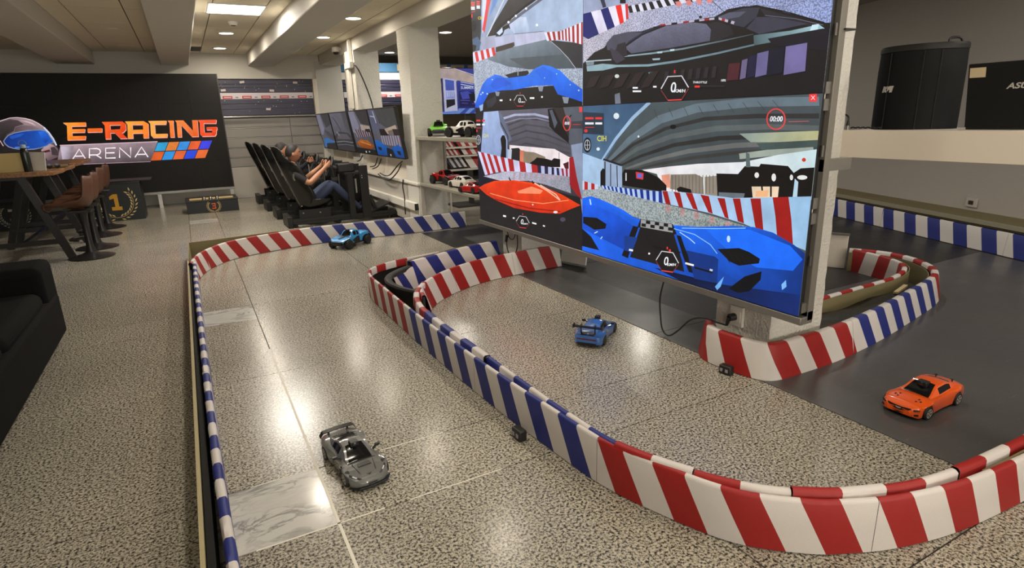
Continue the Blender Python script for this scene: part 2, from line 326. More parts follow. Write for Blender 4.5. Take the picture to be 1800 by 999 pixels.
# black rubber sheets laid over the floor on the right-hand half of the track
def sheet(x0, x1, y0, y1, z, m, label, name='rubber_mat'):
    cut = lambda y: (5.2+.361*y)/.932
    o = MB().prism([(x0, y0), (min(x1, cut(y0)), y0), (min(x1, cut(y1)), y1), (x0, y1)], lambda a, b, d: (a, b, d), .0003, z, m).build(name); tag(o, label, 'floor mat', 'black mats under the track'); return o
sheet(2.52, 9, -.6, 2.768, .0035, M_MAT, 'scuffed dark grey rubber mat under the orange toy car')
sheet(2.525, 3.0, 2.772, 4.60, .0038, M_MAT, 'dark grey rubber mat under the big video wall, beside the blue toy car')
sheet(3.002, 9, 2.772, 4.60, .003, M_MATD, 'black rubber mat in front of the far blue and white barrier')
sheet(2.50, 6.5, 4.604, 7.12, .0042, M_MATD, 'black rubber mat under the wall shelf of toy cars')

# ------------------------------------------------------------------ ceiling, beams, columns
ce = MB().box(-7, 2.66, -4, 13.2, CEIL+.02, CEIL+.12, M_GROUT).build('ceiling'); struct(ce)
BEAMS = [(-3.25, -2.70), (-1.69, -1.15), (-.155, .295), (1.30, 1.78)]
def cpanel(x0, x1, y0, y1):
    MB().box(x0+.006, x1-.006, y0+.006, y1-.006, CEIL, CEIL+.03, M_CEIL).build('ceiling_panel', ce)
bx = [-6.9] + [q for b in BEAMS for q in b] + [2.65]
for k in range(0, len(bx), 2):
    a, b = bx[k], bx[k+1]; cols = [a, a+.22, b-.22, b] if b-a < 1.2 else [a, (a+b)/2, b]
    for i in range(len(cols)-1):
        y = -3.9
        while y < 13.0:
            y2 = min(y+ (1.24 if i == 1 else 2.48), 13.1); cpanel(cols[i], cols[i+1], y, y2); y = y2
for a, b in BEAMS:
    o = MB().box(a, b, -3.9, 12.98, 2.50, CEIL+.02, M_BEAM).build('ceiling_beam', bevel=.012); struct(o)
o = MB().box(2.65, 3.07, -3.9, 12.98, 2.53, 2.92, M_BEAM).build('ceiling_beam', bevel=.012); struct(o)
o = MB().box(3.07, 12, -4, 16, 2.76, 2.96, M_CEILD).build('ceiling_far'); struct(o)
def column(y0, y1, x0=2.65, x1=3.06, h=2.53, n=10):
    """rough plastered pillar: faces cut into a grid and pushed a little in and out"""
    random.seed(int(y0*100)); mb = MB(); ring = []
    for ax, (a, b) in enumerate((((x0, y0), (x1, y0)), ((x1, y0), (x1, y1)), ((x1, y1), (x0, y1)), ((x0, y1), (x0, y0)))):
        for k in range(6): t = k/6; ring.append((a[0]+(b[0]-a[0])*t, a[1]+(b[1]-a[1])*t))
    cx, cy = (x0+x1)/2, (y0+y1)/2; P = []
    nz = 44
    for j in range(nz+1):
        P.append([(cx+(x-cx)*(1+random.uniform(-.014, .014)), cy+(y-cy)*(1+random.uniform(-.014, .014)), h*j/nz) for x, y in ring])
    mb.grid(P, M_PLAST, cv=True); o = mb.build('column', smooth=50); struct(o); return o
for y0, y1, x1 in ((2.0, 2.38, 3.085), (4.76, 5.14, 3.06), (7.55, 7.98, 3.06), (10.25, 10.95, 3.06)): column(y0, y1, x1=x1)
# plaster strips, conduit, camera on the farther pillar
o = MB().box(2.585, 2.64, 10.45, 10.60, 1.62, 2.53, M_BEAM).box(2.57, 2.64, 10.25, 10.62, 2.26, 2.36, M_WHITE).box(2.585, 2.64, 10.30, 10.36, 2.36, 2.7, M_WHITE).build('cable_trunking', bevel=.006); tag(o, 'white cable trunking boxed onto the second farthest pillar', 'trunking')
dc = thing('dome_camera', 'white dome security camera on the beam beside the far pillar', 'camera', (2.58, 11.15, 2.62))
MB().lathe([(.0, .05), (.07, .05), (.07, -.02), (.055, -.03)], M_WHITE, 20).build('housing', dc, smooth=40)
MB().lathe([(.05, -.025), (.045, -.05), (.03, -.068), (.0, -.075)], M_BLACKG, 20).build('lens_dome', dc, smooth=60)
MB().box(0, .07, -.03, .03, .0, .05, M_WHITE).build('bracket', dc)

# ------------------------------------------------------------------ back wall and its dark rolled shutters
YB = 13.0
o = MB().box(-7, 2.64, YB, YB+.25, 2.27, CEIL+.02, M_BEAM).build('wall_back_header'); struct(o)
o = MB().box(-7, .66, YB+.02, YB+.25, 0, 2.27, M_BEAM).build('wall_back'); struct(o)
o = MB().box(.60, 2.64, YB+.03, YB+.25, 0, .60, M_LGREY).build('wall_back_plinth'); struct(o)
wl = MB().box(.66, 2.64, YB+.10, YB+.25, .6, 1.56, M_DSTEEL).build('wall_back_cladding'); struct(wl)
for k in range(5):
    z0 = .605+k*.188
    for x0, x1 in ((.665, 1.95), (1.955, 2.635)):
        MB().box(x0, x1, YB+.06, YB+.11, z0+.008, z0+.176, mat('cladding_grey', hexa(150, 145, 138), .5, var=.08, vscale=3)).build('cladding_panel', wl, bevel=.004)
    MB().box(.665, 2.635, YB+.055, YB+.10, z0-.006, z0+.002, M_METAL).build('metal_strip', wl)
rail = MB().cyl((.66, YB-.02, 1.565), (2.64, YB-.02, 1.565), .022, M_METAL, 12).build('handrail', smooth=40); tag(rail, 'shiny metal rail along the foot of the dark banner', 'rail')
# dark banner: horizontal folds, sponsor band, stickers
M_NAVY = mat('navy_vinyl', hexa(54, 52, 74), .35, spec=.5, var=.1, vscale=3); M_BAND = mat('banner_band', hexa(216, 208, 212), .5); M_REDP = mat('red_print', hexa(200, 48, 44), .5); M_STICK = mat('sticker_print', hexa(214, 200, 196), .5); M_GREYP = mat('grey_print', hexa(130, 124, 140), .5)
def banner(x0, x1, lb):
    bn = thing('track_banner', lb, 'banner', (0, 0, 0), 0, 'navy track banners')
    for k, (z0, z1) in enumerate(((1.59, 1.70), (1.705, 1.80), (1.805, 1.895), (2.015, 2.10), (2.105, 2.165), (2.17, 2.255))):
        MB().box(x0, x1, YB+.02+.006*(k % 2), YB+.06, z0, z1, M_NAVY).build('banner_fold', bn, bevel=.008)
    MB().box(x0, x1, YB+.012, YB+.05, 1.898, 2.012, M_BAND).build('sponsor_band', bn)
    p = MB(); x = x0+.06; k = 0
    while x < x1-.2:
        p.box(x, x+.17, YB+.009, YB+.012, 1.905, 1.955, M_REDP); p.box(x+.022, x+.15, YB+.0075, YB+.009, 1.922, 1.937, M_BAND); p.box(x+.225, x+.275, YB+.009, YB+.012, 1.918, 1.94, M_GREYP); x += .345
    p.build('sponsor_mark', bn)['kind'] = 'stuff'; return bn
bn = banner(.72, 2.46, 'dark navy banner with a white and red band on the back wall'); banner(3.09, 5.6, 'dark navy banner glimpsed between the far pillars')
p = MB(); random.seed(3)
for x, z in ((1.16, 2.21), (2.14, 2.20), (.81, 2.06), (1.68, 2.05), (1.57, 1.70)): p.obox((x, YB+.008, z), (.085, .004, .04), M_STICK, (0, random.uniform(-.3, .3), 0))
for _ in range(34):
    x = random.uniform(.75, 2.45); z = random.choice((random.uniform(1.6, 1.88), random.uniform(2.03, 2.24))); q = random.uniform(.007, .014); p.obox((x, YB+.008, z), (q, .004, q), M_STICK, (0, random.random(), 0))
p.build('sticker', bn)['kind'] = 'stuff'
o = MB().box(2.47, 2.55, YB-.03, YB+.2, 1.58, 2.27, M_CREAM).build('trim_post', bevel=.01); struct(o)
o = MB().box(2.55, 3.07, YB-.02, YB+.25, .0, 2.6, M_WALL).build('wall_back_pier'); struct(o)
# the dark opening of the next room beyond the pillars
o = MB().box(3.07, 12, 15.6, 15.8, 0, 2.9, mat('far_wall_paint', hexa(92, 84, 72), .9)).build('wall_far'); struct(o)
o = MB().box(3.07, 12, YB+.02, YB+.1, 2.26, 2.40, M_BEAM).build('trim_far'); struct(o)
fw = MB().box(3.07, 9, YB+.07, YB+.2, 2.42, 2.60, mat('sky_blue_fascia', hexa(52, 104, 142), .6)).build('fascia_board'); tag(fw, 'light blue fascia board high over the far room', 'board')
for k in range(7):
    MB().box(4.3+k*.42, 4.62+k*.42, YB+.055, YB+.075, 2.445, 2.58, mat('tan_panel', hexa(176, 158, 124), .6)).build('fascia_panel', fw)
o = MB().box(3.5, 6.2, YB-.6, YB-.5, .9, 1.72, mat('brown_screen', hexa(74, 66, 50), .8)).build('partition_panel'); tag(o, 'dull brown partition panel standing beyond the far pillars', 'panel')

# ------------------------------------------------------------------ low wall under the monitors
o = MB().box(2.70, 3.0, 7.98, YB, 0, .575, M_WALL).build('wall_low'); struct(o)
o = MB().box(2.62, 3.04, 7.5, YB, .565, .60, M_WHITE).build('trim_low_wall_cap', bevel=.006); struct(o)
o = MB().box(2.66, 2.72, 7.5, 12.9, .03, .565, M_LGREY).build('wall_low_panelling', bevel=.004); struct(o)
o = MB().box(2.72, 2.76, 8.0, 12.9, .60, .98, M_CREAM).build('wall_low_backboard', bevel=.004); struct(o)
tr = thing('socket_trunking', 'white socket trunking running along the low wall behind the rigs', 'trunking', (2.62, 0, .22))
MB().box(-.02, .04, 7.62, 12.8, 0, .10, M_WHITE).build('duct', tr, bevel=.006); MB().box(-.018, .038, 7.605, 7.622, .005, .095, M_BLACK).build('open_end', tr)
for y in (7.95, 8.75, 9.9): MB().box(-.028, -.018, y-.035, y+.035, .015, .085, M_WHITE).build('socket_plate', tr, bevel=.003)

# ------------------------------------------------------------------ right-hand wall with its ledge
NX, NY = .932, -.361           # wall normal (pointing away from the room) ; tangent runs back along the wall
TX, TY = .361, .932
def rw(d, t, z): return (NX*d+TX*t, NY*d+TY*t, z)      # d across, t along
def rwbox(mb, d0, d1, t0, t1, z0, z1, m):
    v = [rw(d, t, z) for z in (z0, z1) for d, t in ((d0, t0), (d1, t0), (d1, t1), (d0, t1))]
    return mb.add(v, [[0, 3, 2, 1], [4, 5, 6, 7], [0, 1, 5, 4], [1, 2, 6, 5], [2, 3, 7, 6], [3, 0, 4, 7]], m)
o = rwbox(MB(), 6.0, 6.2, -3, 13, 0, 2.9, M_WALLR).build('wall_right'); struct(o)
o = rwbox(MB(), 5.55, 6.0, -3, 9.5, .17, .228, M_OLIVE).build('trim_ledge_top'); struct(o)
o = rwbox(MB(), 5.52, 5.56, -3, 9.5, .195, .236, mat('ledge_edge', hexa(150, 144, 122), .6)).build('trim_ledge_edge'); struct(o)
o = rwbox(MB(), 5.6, 6.0, -3, 9.5, 0, .17, M_FOAM).build('trim_ledge_front'); struct(o)
# left and rear enclosure of the hall
o = MB().box(-7.2, -7, -4, 13.2, 0, 2.9, M_WALL).build('wall_left'); struct(o)
wr_ = MB().box(-7.2, 12, -4.2, -4, 0, 1.05, M_WALL).box(-7.2, 12, -4.2, -4, 2.45, 2.96, M_WALL).box(-7.2, -3.05, -4.2, -4, 1.05, 2.45, M_WALL).box(6.05, 12, -4.2, -4, 1.05, 2.45, M_WALL).build('wall_rear'); struct(wr_)
wn = MB().box(-3.05, 6.05, -4.02, -3.98, 1.05, 1.1, M_WHITE).box(-3.05, 6.05, -4.02, -3.98, 2.4, 2.45, M_WHITE).build('fill_window'); struct(wn)  # unseen window band, added with glowing panes to lift the hall's light
for k in range(6): MB().box(-3.0+k*1.51, -1.5+k*1.51, -4.01, -4.0, 1.1, 2.4, mat('fill_pane_glow', (.8, .8, .8), .2, emit=(1, .95, .88), es=1.6)).build('pane', wn)  # pane glow is added fill light

# ------------------------------------------------------------------ ceiling fittings
def downlight(x, y, z, label):
    t = thing('downlight', label, 'ceiling light', (x, y, z), 0, 'round ceiling downlights')
    MB().lathe([(.115, 0), (.118, -.008), (.10, -.014), (.095, -.006)], M_WHITE, 28).build('rim', t, smooth=40)
    MB().lathe([(.0, -.008), (.094, -.008), (.09, -.012), (.0, -.0125)], M_GLOW, 24).build('diffuser', t, smooth=40)
DL = ['round lit downlight just behind the square ceiling panel', 'round lit downlight nearest the back wall, past the smoke alarm', 'round lit downlight before the nearest beam pillar, third bay', 'round lit downlight close to the dome camera, third bay']
DLX = ['round lit downlight over the far half of the inner lane', 'round lit downlight over the middle of the median barrier', 'round lit downlight above the near pillar side of the inner lane', 'round lit downlight over the far half of the outer lane', 'round lit downlight over the middle of the outer lane', 'round lit downlight above the grey toy coupe', 'round lit downlight over the near bend of the median', 'round lit downlight above the marble tile end of the outer lane']
for i, (x, y) in enumerate(LAMPS): downlight(x, y, CEIL, DL[i] if i < 4 else DLX[i-4])
DLF = ['round lit downlight beyond the pillars, between the third and fourth', 'round lit downlight beyond the pillars, nearest the navy banner', 'round lit downlight over the black mats behind the video wall', 'round lit downlight over the loop barrier bend', 'round lit downlight above the orange toy coupe', 'round lit downlight over the near right end of the track', 'round lit downlight near the right wall, far end', 'round lit downlight near the right wall, near end']
for i, (x, y) in enumerate(LAMPS_FAR): downlight(x, y, 2.76, DLF[i])
t = thing('ceiling_panel_light', 'square white lit ceiling panel between two beams', 'ceiling light', (.77, 8.12, CEIL))
MB().box(-.31, .31, -.31, .31, -.012, 0, M_WHITE).build('frame', t); MB().box(-.29, .29, -.29, .29, -.016, -.011, M_GLOWP).build('diffuser', t)
t = thing('smoke_alarm', 'small round white smoke alarm on the ceiling behind the lit panel', 'smoke alarm', (.806, 9.1, CEIL))
MB().lathe([(.06, 0), (.06, -.02), (.045, -.045), (.0, -.05)], M_WHITE, 20).build('cover', t, smooth=40); MB().lathe([(.03, -.045), (.03, -.052), (.0, -.053)], M_BLACK, 16).build('sensor', t)
t = thing('air_vent', 'small black square vent beside the central beam end', 'vent', (.40, 12.3, CEIL))
MB().box(-.11, .11, -.28, .28, -.006, 0, M_BLACK).build('backing', t)
for k in range(6): MB().box(-.10, .10, -.25+k*.1, -.23+k*.1, -.014, -.004, M_DSTEEL).build('slat', t)
for x, y, lb_ in ((-.62, 10.2, 'unlit round ceiling cover, nearer of two in the bay left of the central beam'), (-.59, 12.1, 'unlit round ceiling cover close to the back wall, left of the central beam'), (-2.0, 12.0, 'unlit round cover on the ceiling in the leftmost bay')):
    o = MB().lathe([(.115, CEIL), (.115, CEIL-.006), (.10, CEIL-.010), (.0, CEIL-.010)], M_CEIL, 28, (x, y, 0)).build('blank_cover', smooth=40); tag(o, lb_, 'cover', 'round blank ceiling covers')

# ------------------------------------------------------------------ striped track barriers
M_RED = mat('red_fabric', hexa(150, 24, 21), .55, bump=.12, bscale=350); M_BLUE = mat('blue_fabric', hexa(30, 42, 118), .55, bump=.12, bscale=350); M_WFAB = mat('white_fabric', hexa(206, 200, 195), .55, bump=.12, bscale=350)
R_, B_, W_ = M_RED, M_BLUE, M_WFAB
class Path:
    def __init__(s, pts, n=10):
        q = catmull([(*p, 0) for p in pts], n); s.p = [q[0]]; s.d = [0.]
        for a in q[1:]:
            l = (a-s.p[-1]).length
            if l > 1e-5: s.d.append(s.d[-1]+l); s.p.append(a)
        s.L = s.d[-1]
    def at(s, t):
        if t <= 0: d = (s.p[1]-s.p[0]).normalized(); p = s.p[0]+d*t
        elif t >= s.L: d = (s.p[-1]-s.p[-2]).normalized(); p = s.p[-1]+d*(t-s.L)
        else:
            lo, hi = 0, len(s.d)-1
            while hi-lo > 1:
                m = (lo+hi)//2
                if s.d[m] <= t: lo = m
                else: hi = m
            u = (t-s.d[lo])/(s.d[hi]-s.d[lo]); p = s.p[lo].lerp(s.p[hi], u)
            tang = lambda i: (s.p[min(i+1, len(s.p)-1)]-s.p[max(i-1, 0)]).normalized()
            d = tang(lo).lerp(tang(hi), u).normalized()
        return p, Vector((-d.y, d.x, 0))
def sleeve(parent, path, s0, s1, stripes, h=.2, t=.035, slant=.1, side=1, lean=0., hang=.05, name='fabric_cover', jit=0.):
    """stripes: list of (start position along the top edge, material); a cloth sleeve hung over the panel edge"""
    prof = [(0, .004, 1), (lean*.5, h*.5, .5), (lean*.97, h-.012, .04), (lean+.004, h-.003, 0), (lean+.010, h, 0), (lean+t-.008, h, 0), (lean+t, h-.008, 0), (lean+t+.002, h-hang, 0)]
    bd = sorted(set([s0-slant] + [q for q, _ in stripes if s0-slant < q < s1] + [s1]))
    rings = []; step = .04
    for a, b in zip(bd[:-1], bd[1:]):
        k = max(1, int(math.ceil((b-a)/step))); mm = None
        for q, m in stripes:
            if q <= a+1e-6: mm = m
        mm = mm or stripes[0][1]
        for i in range(k): rings.append((a+(b-a)*i/k, mm))
    rings.append((s1, None)); P = []
    for s, _ in rings:
        row = []
        for off, z, sh in prof:
            p, nr = path.at(min(max(s+sh*slant, s0), s1)); jj = random.uniform(-jit, jit); row.append(p + nr*side*(off+jj) + Vector((0, 0, z+jj)))
        P.append(row)
    mb = MB(); mb.grid(P, lambda i, j: rings[i][1]); return mb.build(name, parent, smooth=55, fix=False)
def ribbon(parent, name, path, s0, s1, off, th, z0, z1, m, step=.06):
    n = max(2, int((s1-s0)/step)); P = []
    for i in range(n+1):
        p, nr = path.at(s0+(s1-s0)*i/n); P.append([p+nr*off+Vector((0, 0, z0)), p+nr*off+Vector((0, 0, z1)), p+nr*(off+th)+Vector((0, 0, z1)), p+nr*(off+th)+Vector((0, 0, z0))])
    mb = MB(); mb.grid(P, m, cv=True); mb.add(P[0], [[0, 1, 2, 3]], m); mb.add(P[-1], [[3, 2, 1, 0]], m); return mb.build(name, parent, smooth=40)
def alt(s, w, n, a, b): return [(s+i*w, (a, b)[i % 2]) for i in range(n)]
def barrier(label, pts, stripes, cuts, side=1, h=.2, t=.035, slant=.1, lean=0., board=True, foam=True, hang=.05, board_h=None, jit=0., s1=None, group='striped track barriers'):
    P = Path(pts); root = thing('track_barrier', label, 'barrier', group=group); end = s1 or P.L
    cs = [0]+[c for c in cuts if c < end]+[end]
    for a, b in zip(cs[:-1], cs[1:]): sleeve(root, P, a+.001, b-.001, stripes, h, t, slant, side, lean, hang, jit=jit)
    if foam: ribbon(root, 'foam_core', P, .01, end-.01, side*(lean+.006), side*(t-.012), .003, h-.014, M_FOAM)
    if board: ribbon(root, 'backing_board', P, .0, end, side*(lean+t+.012), side*.006, .002, (board_h or h-.03), M_OLIVE)
    return root, P

SW = .123
# outer face of the long curved median, from its far red corner round to the right edge of the photo
med_out = [(1.95, 5.14), (1.71, 5.09), (1.47, 5.03), (1.25, 4.90), (1.155, 4.68), (1.14, 4.22), (1.135, 3.57), (1.145, 2.87), (1.165, 2.32), (1.19, 1.99), (1.225, 1.63), (1.305, 1.36), (1.41, 1.13), (1.57, .975), (1.69, .905), (1.85, .84), (2.09, .785), (2.42, .755), (2.8, .74), (3.3, .74)]
Pm = Path(med_out)
s_blue = min((abs((Pm.at(i*.01)[0]-Vector((1.137, 3.60, 0))).length), i*.01) for i in range(int(Pm.L*100)))[1]
st = []; k = 0; s = s_blue-SW*10
while s < s_blue-.001: st.append((s, (R_, W_)[k % 2])); s += SW; k += 1
st = alt(s_blue-SW*14, SW, 14, R_, W_) + alt(s_blue, SW, 16, B_, W_) + alt(s_blue+16*SW, SW, 24, R_, W_)
st = [(-9, W_)] + st
barrier('long curved red, white and blue barrier facing the grey toy car', med_out, st, [s_blue-SW*9, s_blue, s_blue+SW*8, s_blue+SW*16, s_blue+SW*24], side=1, t=.026, slant=.095, board=False, hang=.06)
# inner face: short panels laid end to end, tops stepping over each other
med_in = [(1.47, 4.16), (1.33, 3.93), (1.265, 3.72), (1.235, 3.5), (1.225, 3.12), (1.235, 2.6), (1.24, 2.13), (1.25, 1.85), (1.275, 1.57), (1.365, 1.34), (1.49, 1.14), (1.63, 1.02), (1.75, .955), (1.95, .885), (2.2, .85), (2.59, .835), (3.3, .835)]
Pi = Path(med_in); rt = thing('track_barrier', 'inner run of red, white and blue barrier right behind the long curved one', 'barrier', group='striped track barriers')
s = 0; k = 0
sl_in = [(.0, R_)] + alt(.0, .11, 9, R_, W_)
sIn = .62
pal = alt(-.2, .12, 8, W_, R_) + alt(.76, .145, 13, B_, W_)
last = .76+13*.145; pal += alt(last, .15, 24, R_, W_)
cuts = [0, .74, 1.63, last, last+.30, last+.60, last+.90, last+1.2, last+1.5, last+1.8, Pi.L]
for i, (a, b) in enumerate(zip(cuts[:-1], cuts[1:])):
    if b > Pi.L: b = Pi.L
    if b <= a: continue
    sleeve(rt, Pi, a+.002, b-.002, pal, .206+.006*(i % 2), .042 if i < 2 else .027 if i < 3 else .030+.003*(i % 2), .06, -1, 0, .07, jit=.0006)
ribbon(rt, 'foam_core', Pi, .72, Pi.L-.01, -.012, -.012, .003, .17, M_FOAM); ribbon(rt, 'backing_board', Pi, last+1.3, Pi.L, -.046, -.008, .003, .19, M_OLIVE)
# red arm of the median bend, sloping towards the track
arm = [(1.345, 3.84), (1.375, 3.98), (1.43, 4.11), (1.53, 4.235), (1.70, 4.38), (1.88, 4.49), (2.06, 4.57), (2.28, 4.63), (2.50, 4.66), (2.78, 4.69), (3.02, 4.69)]
Pa = Path(arm)
def shift(pts, d):
    P_ = Path(pts); return [tuple((P_.at(P_.L*i/24)[0]+P_.at(P_.L*i/24)[1]*d)[:2]) for i in range(25)]
barrier('red and white barrier of the median bend, ending under the video wall', shift(arm, -.05), alt(-.3, .128, 30, R_, W_), [.75, 1.45], side=1, t=.03, slant=.06, lean=.05, board=False, foam=True)
# blue arm behind it, with the black bent gutter
barm = [(1.60, 4.74), (1.74, 4.80), (1.90, 4.86), (2.08, 4.94), (2.30, 5.01), (2.60, 5.08)]
barrier('blue and white leaning barrier in the middle of the median bend', barm, alt(-.1, .135, 16, B_, W_), [], side=1, t=.05, slant=.09, lean=.07, board=True, h=.22, board_h=.22)
b2 = [(1.42, 4.44), (1.50, 4.58), (1.585, 4.66)]
barrier('short blue and white barrier stub beside the black bent gutter', [(1.385, 4.56), (1.47, 4.66), (1.60, 4.72)], [(-1, W_), (.06, B_), (.15, W_)], [], side=1, t=.03, slant=.06, lean=.06, board=False, h=.18)
gut = catmull([(1.36, 4.02, 0), (1.285, 4.20, 0), (1.26, 4.38, 0), (1.30, 4.56, 0), (1.42, 4.70, 0), (1.56, 4.80, 0)], 8)
mb = MB(); P = []
for i, p in enumerate(gut):
    a = gut[max(i-1, 0)]; b = gut[min(i+1, len(gut)-1)]; d = (b-a).normalized(); n = Vector((-d.y, d.x, 0))
    P.append([p+n*o_+Vector((0, 0, z)) for o_, z in ((0, .003), (-.004, .14), (-.018, .155), (-.018, .18), (.0, .188), (.03, .188), (.04, .175), (.034, .15), (.03, .003))])
mb.grid(P, mat('black_gutter', (.02, .02, .019), .35)); o = mb.build('bent_gutter', smooth=50); tag(o, 'black bent plastic gutter strip inside the median bend', 'gutter')
# back run along the far end of the track
back = [(-.09, 6.05), (-.03, 6.40), (.07, 6.66), (.25, 6.93), (.49, 7.08), (.80, 7.18), (1.14, 7.27), (1.45, 7.275), (1.78, 7.26), (2.2, 7.22), (2.6, 7.215), (3.18, 7.24)]
Pb = Path(back); s_b = min(((Pb.at(i*.01)[0]-Vector((1.165, 7.27, 0))).length, i*.01) for i in range(int(Pb.L*100)))[1]
stb = alt(s_b-.25*8, .125, 16, R_, W_) + alt(s_b, .128, 32, B_, W_)
barrier('far barrier at the end of the track, red and white turning blue and white', back, [(-9, W_)]+stb, [.55, s_b-.12, s_b+.9, s_b+1.6], side=1, t=.03, slant=.12, board=False, lean=.02)
ol = thing('edge_board', 'olive board standing behind the far red and white barrier', 'board')
MB().bar((-.13, 7.29, .09), (1.2, 7.46, .09), .012, .18, M_OLIVE).build('long_board', ol); MB().bar((-.13, 7.29, .09), (-.14, 6.3, .09), .012, .18, M_OLIVE).build('short_board', ol)
# left run, seen from above its top edge
left = [(-.075, 6.1), (-.075, 5.0), (-.072, 4.0), (-.068, 3.0), (-.062, 2.2), (-.05, 1.6), (-.045, .6), (-.045, -.6)]
barrier('long blue and white barrier beside the walkway, edge on', left, alt(-.02, .118, 70, W_, B_), [.9, 1.9, 2.9, 3.9, 4.8], side=-1, t=.032, slant=.1, board=False, foam=True, hang=.1, jit=.0015)
lb = thing('edge_board', 'thin tan edged board along the walkway side of the blue and white barrier', 'board')
MB().box(-.146, -.138, -.6, 6.35, .002, .17, M_OLIVE).build('board', lb); MB().box(-.150, -.136, -.6, 6.35, .17, .176, mat('tan_edge', hexa(170, 158, 118), .6)).build('edge_strip', lb); MB().box(-.135, -.112, -.6, 6.3, .002, .14, M_FOAM).build('foam_core', lb)
# loop round the near pillar and out onto the mats
loop = [(2.56, 2.42), (2.485, 2.33), (2.465, 2.24), (2.475, 2.10), (2.50, 1.97), (2.545, 1.90), (2.63, 1.875), (2.80, 1.87), (3.0, 1.868), (3.25, 1.885), (3.67, 1.94), (4.2, 2.04), (4.56, 2.115), (4.80, 2.20), (4.98, 2.33), (5.12, 2.52), (5.18, 2.72), (5.15, 2.92), (5.06, 3.09)]
Pl = Path(loop); near = lambda q: min(((Pl.at(i*.01)[0]-Vector((*q, 0))).length, i*.01) for i in range(int(Pl.L*100)))[1]
sA, sB, sC = near((2.47, 2.17)), near((3.33, 1.895)), near((4.62, 2.13))
stl = [(-9, R_), (.10, W_), (sA-.05, R_), (sA+.10, W_), (sA+.27, R_)] + alt(sA+.42, (sB-sA-.42)/5, 5, W_, R_) + alt(sB, (sC-sB)/12, 12, B_, W_) + alt(sC, .13, 14, R_, W_)
barrier('red, white and blue barrier wrapped round the foot of the near pillar', loop, stl, [sB-.07, sC], side=1, t=.045, slant=.10, lean=.03, board=True, hang=.03, board_h=.17)
lin_ = [(3.30, 2.30), (3.52, 2.32), (3.94, 2.335), (4.31, 2.345), (4.55, 2.39), (4.73, 2.46), (4.85, 2.56), (4.93, 2.70), (4.97, 2.86), (5.0, 3.05)]
barrier('smaller red and white inner loop barrier with an olive back, behind the pillar', lin_, alt(-.08, .128, 30, R_, W_), [], side=-1, t=.035, slant=.05, board=True, foam=False, board_h=.19, hang=.04)
# far run along the right-hand wall
fr0, fr1 = rw(5.25, 9.4, 0), rw(5.25, -1.9, 0)
frp = [tuple(Vector(fr0).lerp(Vector(fr1), i/12)[:2]) for i in range(13)]
barrier('long blue and white barrier along the right wall under the ledge', frp, alt(.02, .165, 80, B_, W_), [1.4, 3.0, 4.6, 6.2, 7.8, 9.4], side=1, t=.03, slant=.07, h=.22, lean=.02, board=False)
# plain boards, slats inside the loop
o = MB().obox((4.84, 3.56, .152), (1.0, .02, .30), M_CREAM, (-.10, 0, -1.134)).build('white_board', bevel=.004); tag(o, 'white board leaning behind the near pillar by the loop barrier', 'board')
o = MB().obox((4.826, 3.554, .312), (1.02, .03, .018), M_STEEL, (0, 0, -1.134)).build('metal_strip'); tag(o, 'grey metal strip along the top of the white board', 'strip')
fr_ = Path([(3.12, 1.945), (3.67, 2.005), (4.2, 2.11), (4.50, 2.19)]); bk_ = Path([(3.12, 2.235), (3.6, 2.26), (4.05, 2.28), (4.46, 2.30)]); random.seed(5); P = []
for i in range(25):
    f, b = fr_.at(fr_.L*i/24)[0], bk_.at(bk_.L*i/24)[0]; P.append([f.lerp(b, k/5)+Vector((0, 0, .145-.040*k/5+.010*sin(i*.55+k)+random.uniform(-.003, .003))) for k in range(6)])
mb = MB(); mb.grid(P, mat('scuffed_sheet', (.022, .021, .020), .33, bump=.4, bscale=30)); o = mb.build('rubber_sheet', smooth=60); md = o.modifiers.new('thickness', 'SOLIDIFY'); md.thickness = .006; tag(o, 'wavy black rubber sheet lying between the two loop barriers', 'sheet')
for p0, p1, lb_ in (((4.20, 2.20, .142), (4.46, 2.275, .135), 'pale wood slat lying inside the loop barrier by its bend'), ((3.16, 2.17, .135), (3.34, 2.205, .135), 'pale wood slat lying inside the loop close to the pillar')):
    o = MB().bar(p0, p1, .026, .014, M_WOODL).build('wood_slat'); tag(o, lb_, 'slat')
# transponder boxes at the barrier feet
def transponder(loc, rz, label):
    t = thing('timing_sensor', label, 'sensor', loc, rz, 'lap timing sensors')
    MB().box(-.036, .036, -.02, .02, 0, .052, M_BLACK).build('case', t, bevel=.006)
    for x in (-.018, .014): MB().box(x-.008, x+.008, -.0225, -.019, .016, .034, mat('sensor_window', hexa(150, 140, 150), .2)).build('sensor_eye', t)
transponder((1.125, 2.09, 0), radians(-87), 'small black sensor box at the foot of the long curved barrier')
transponder((2.435, 2.09, 0), radians(-82), 'small black sensor box at the foot of the pillar barrier')

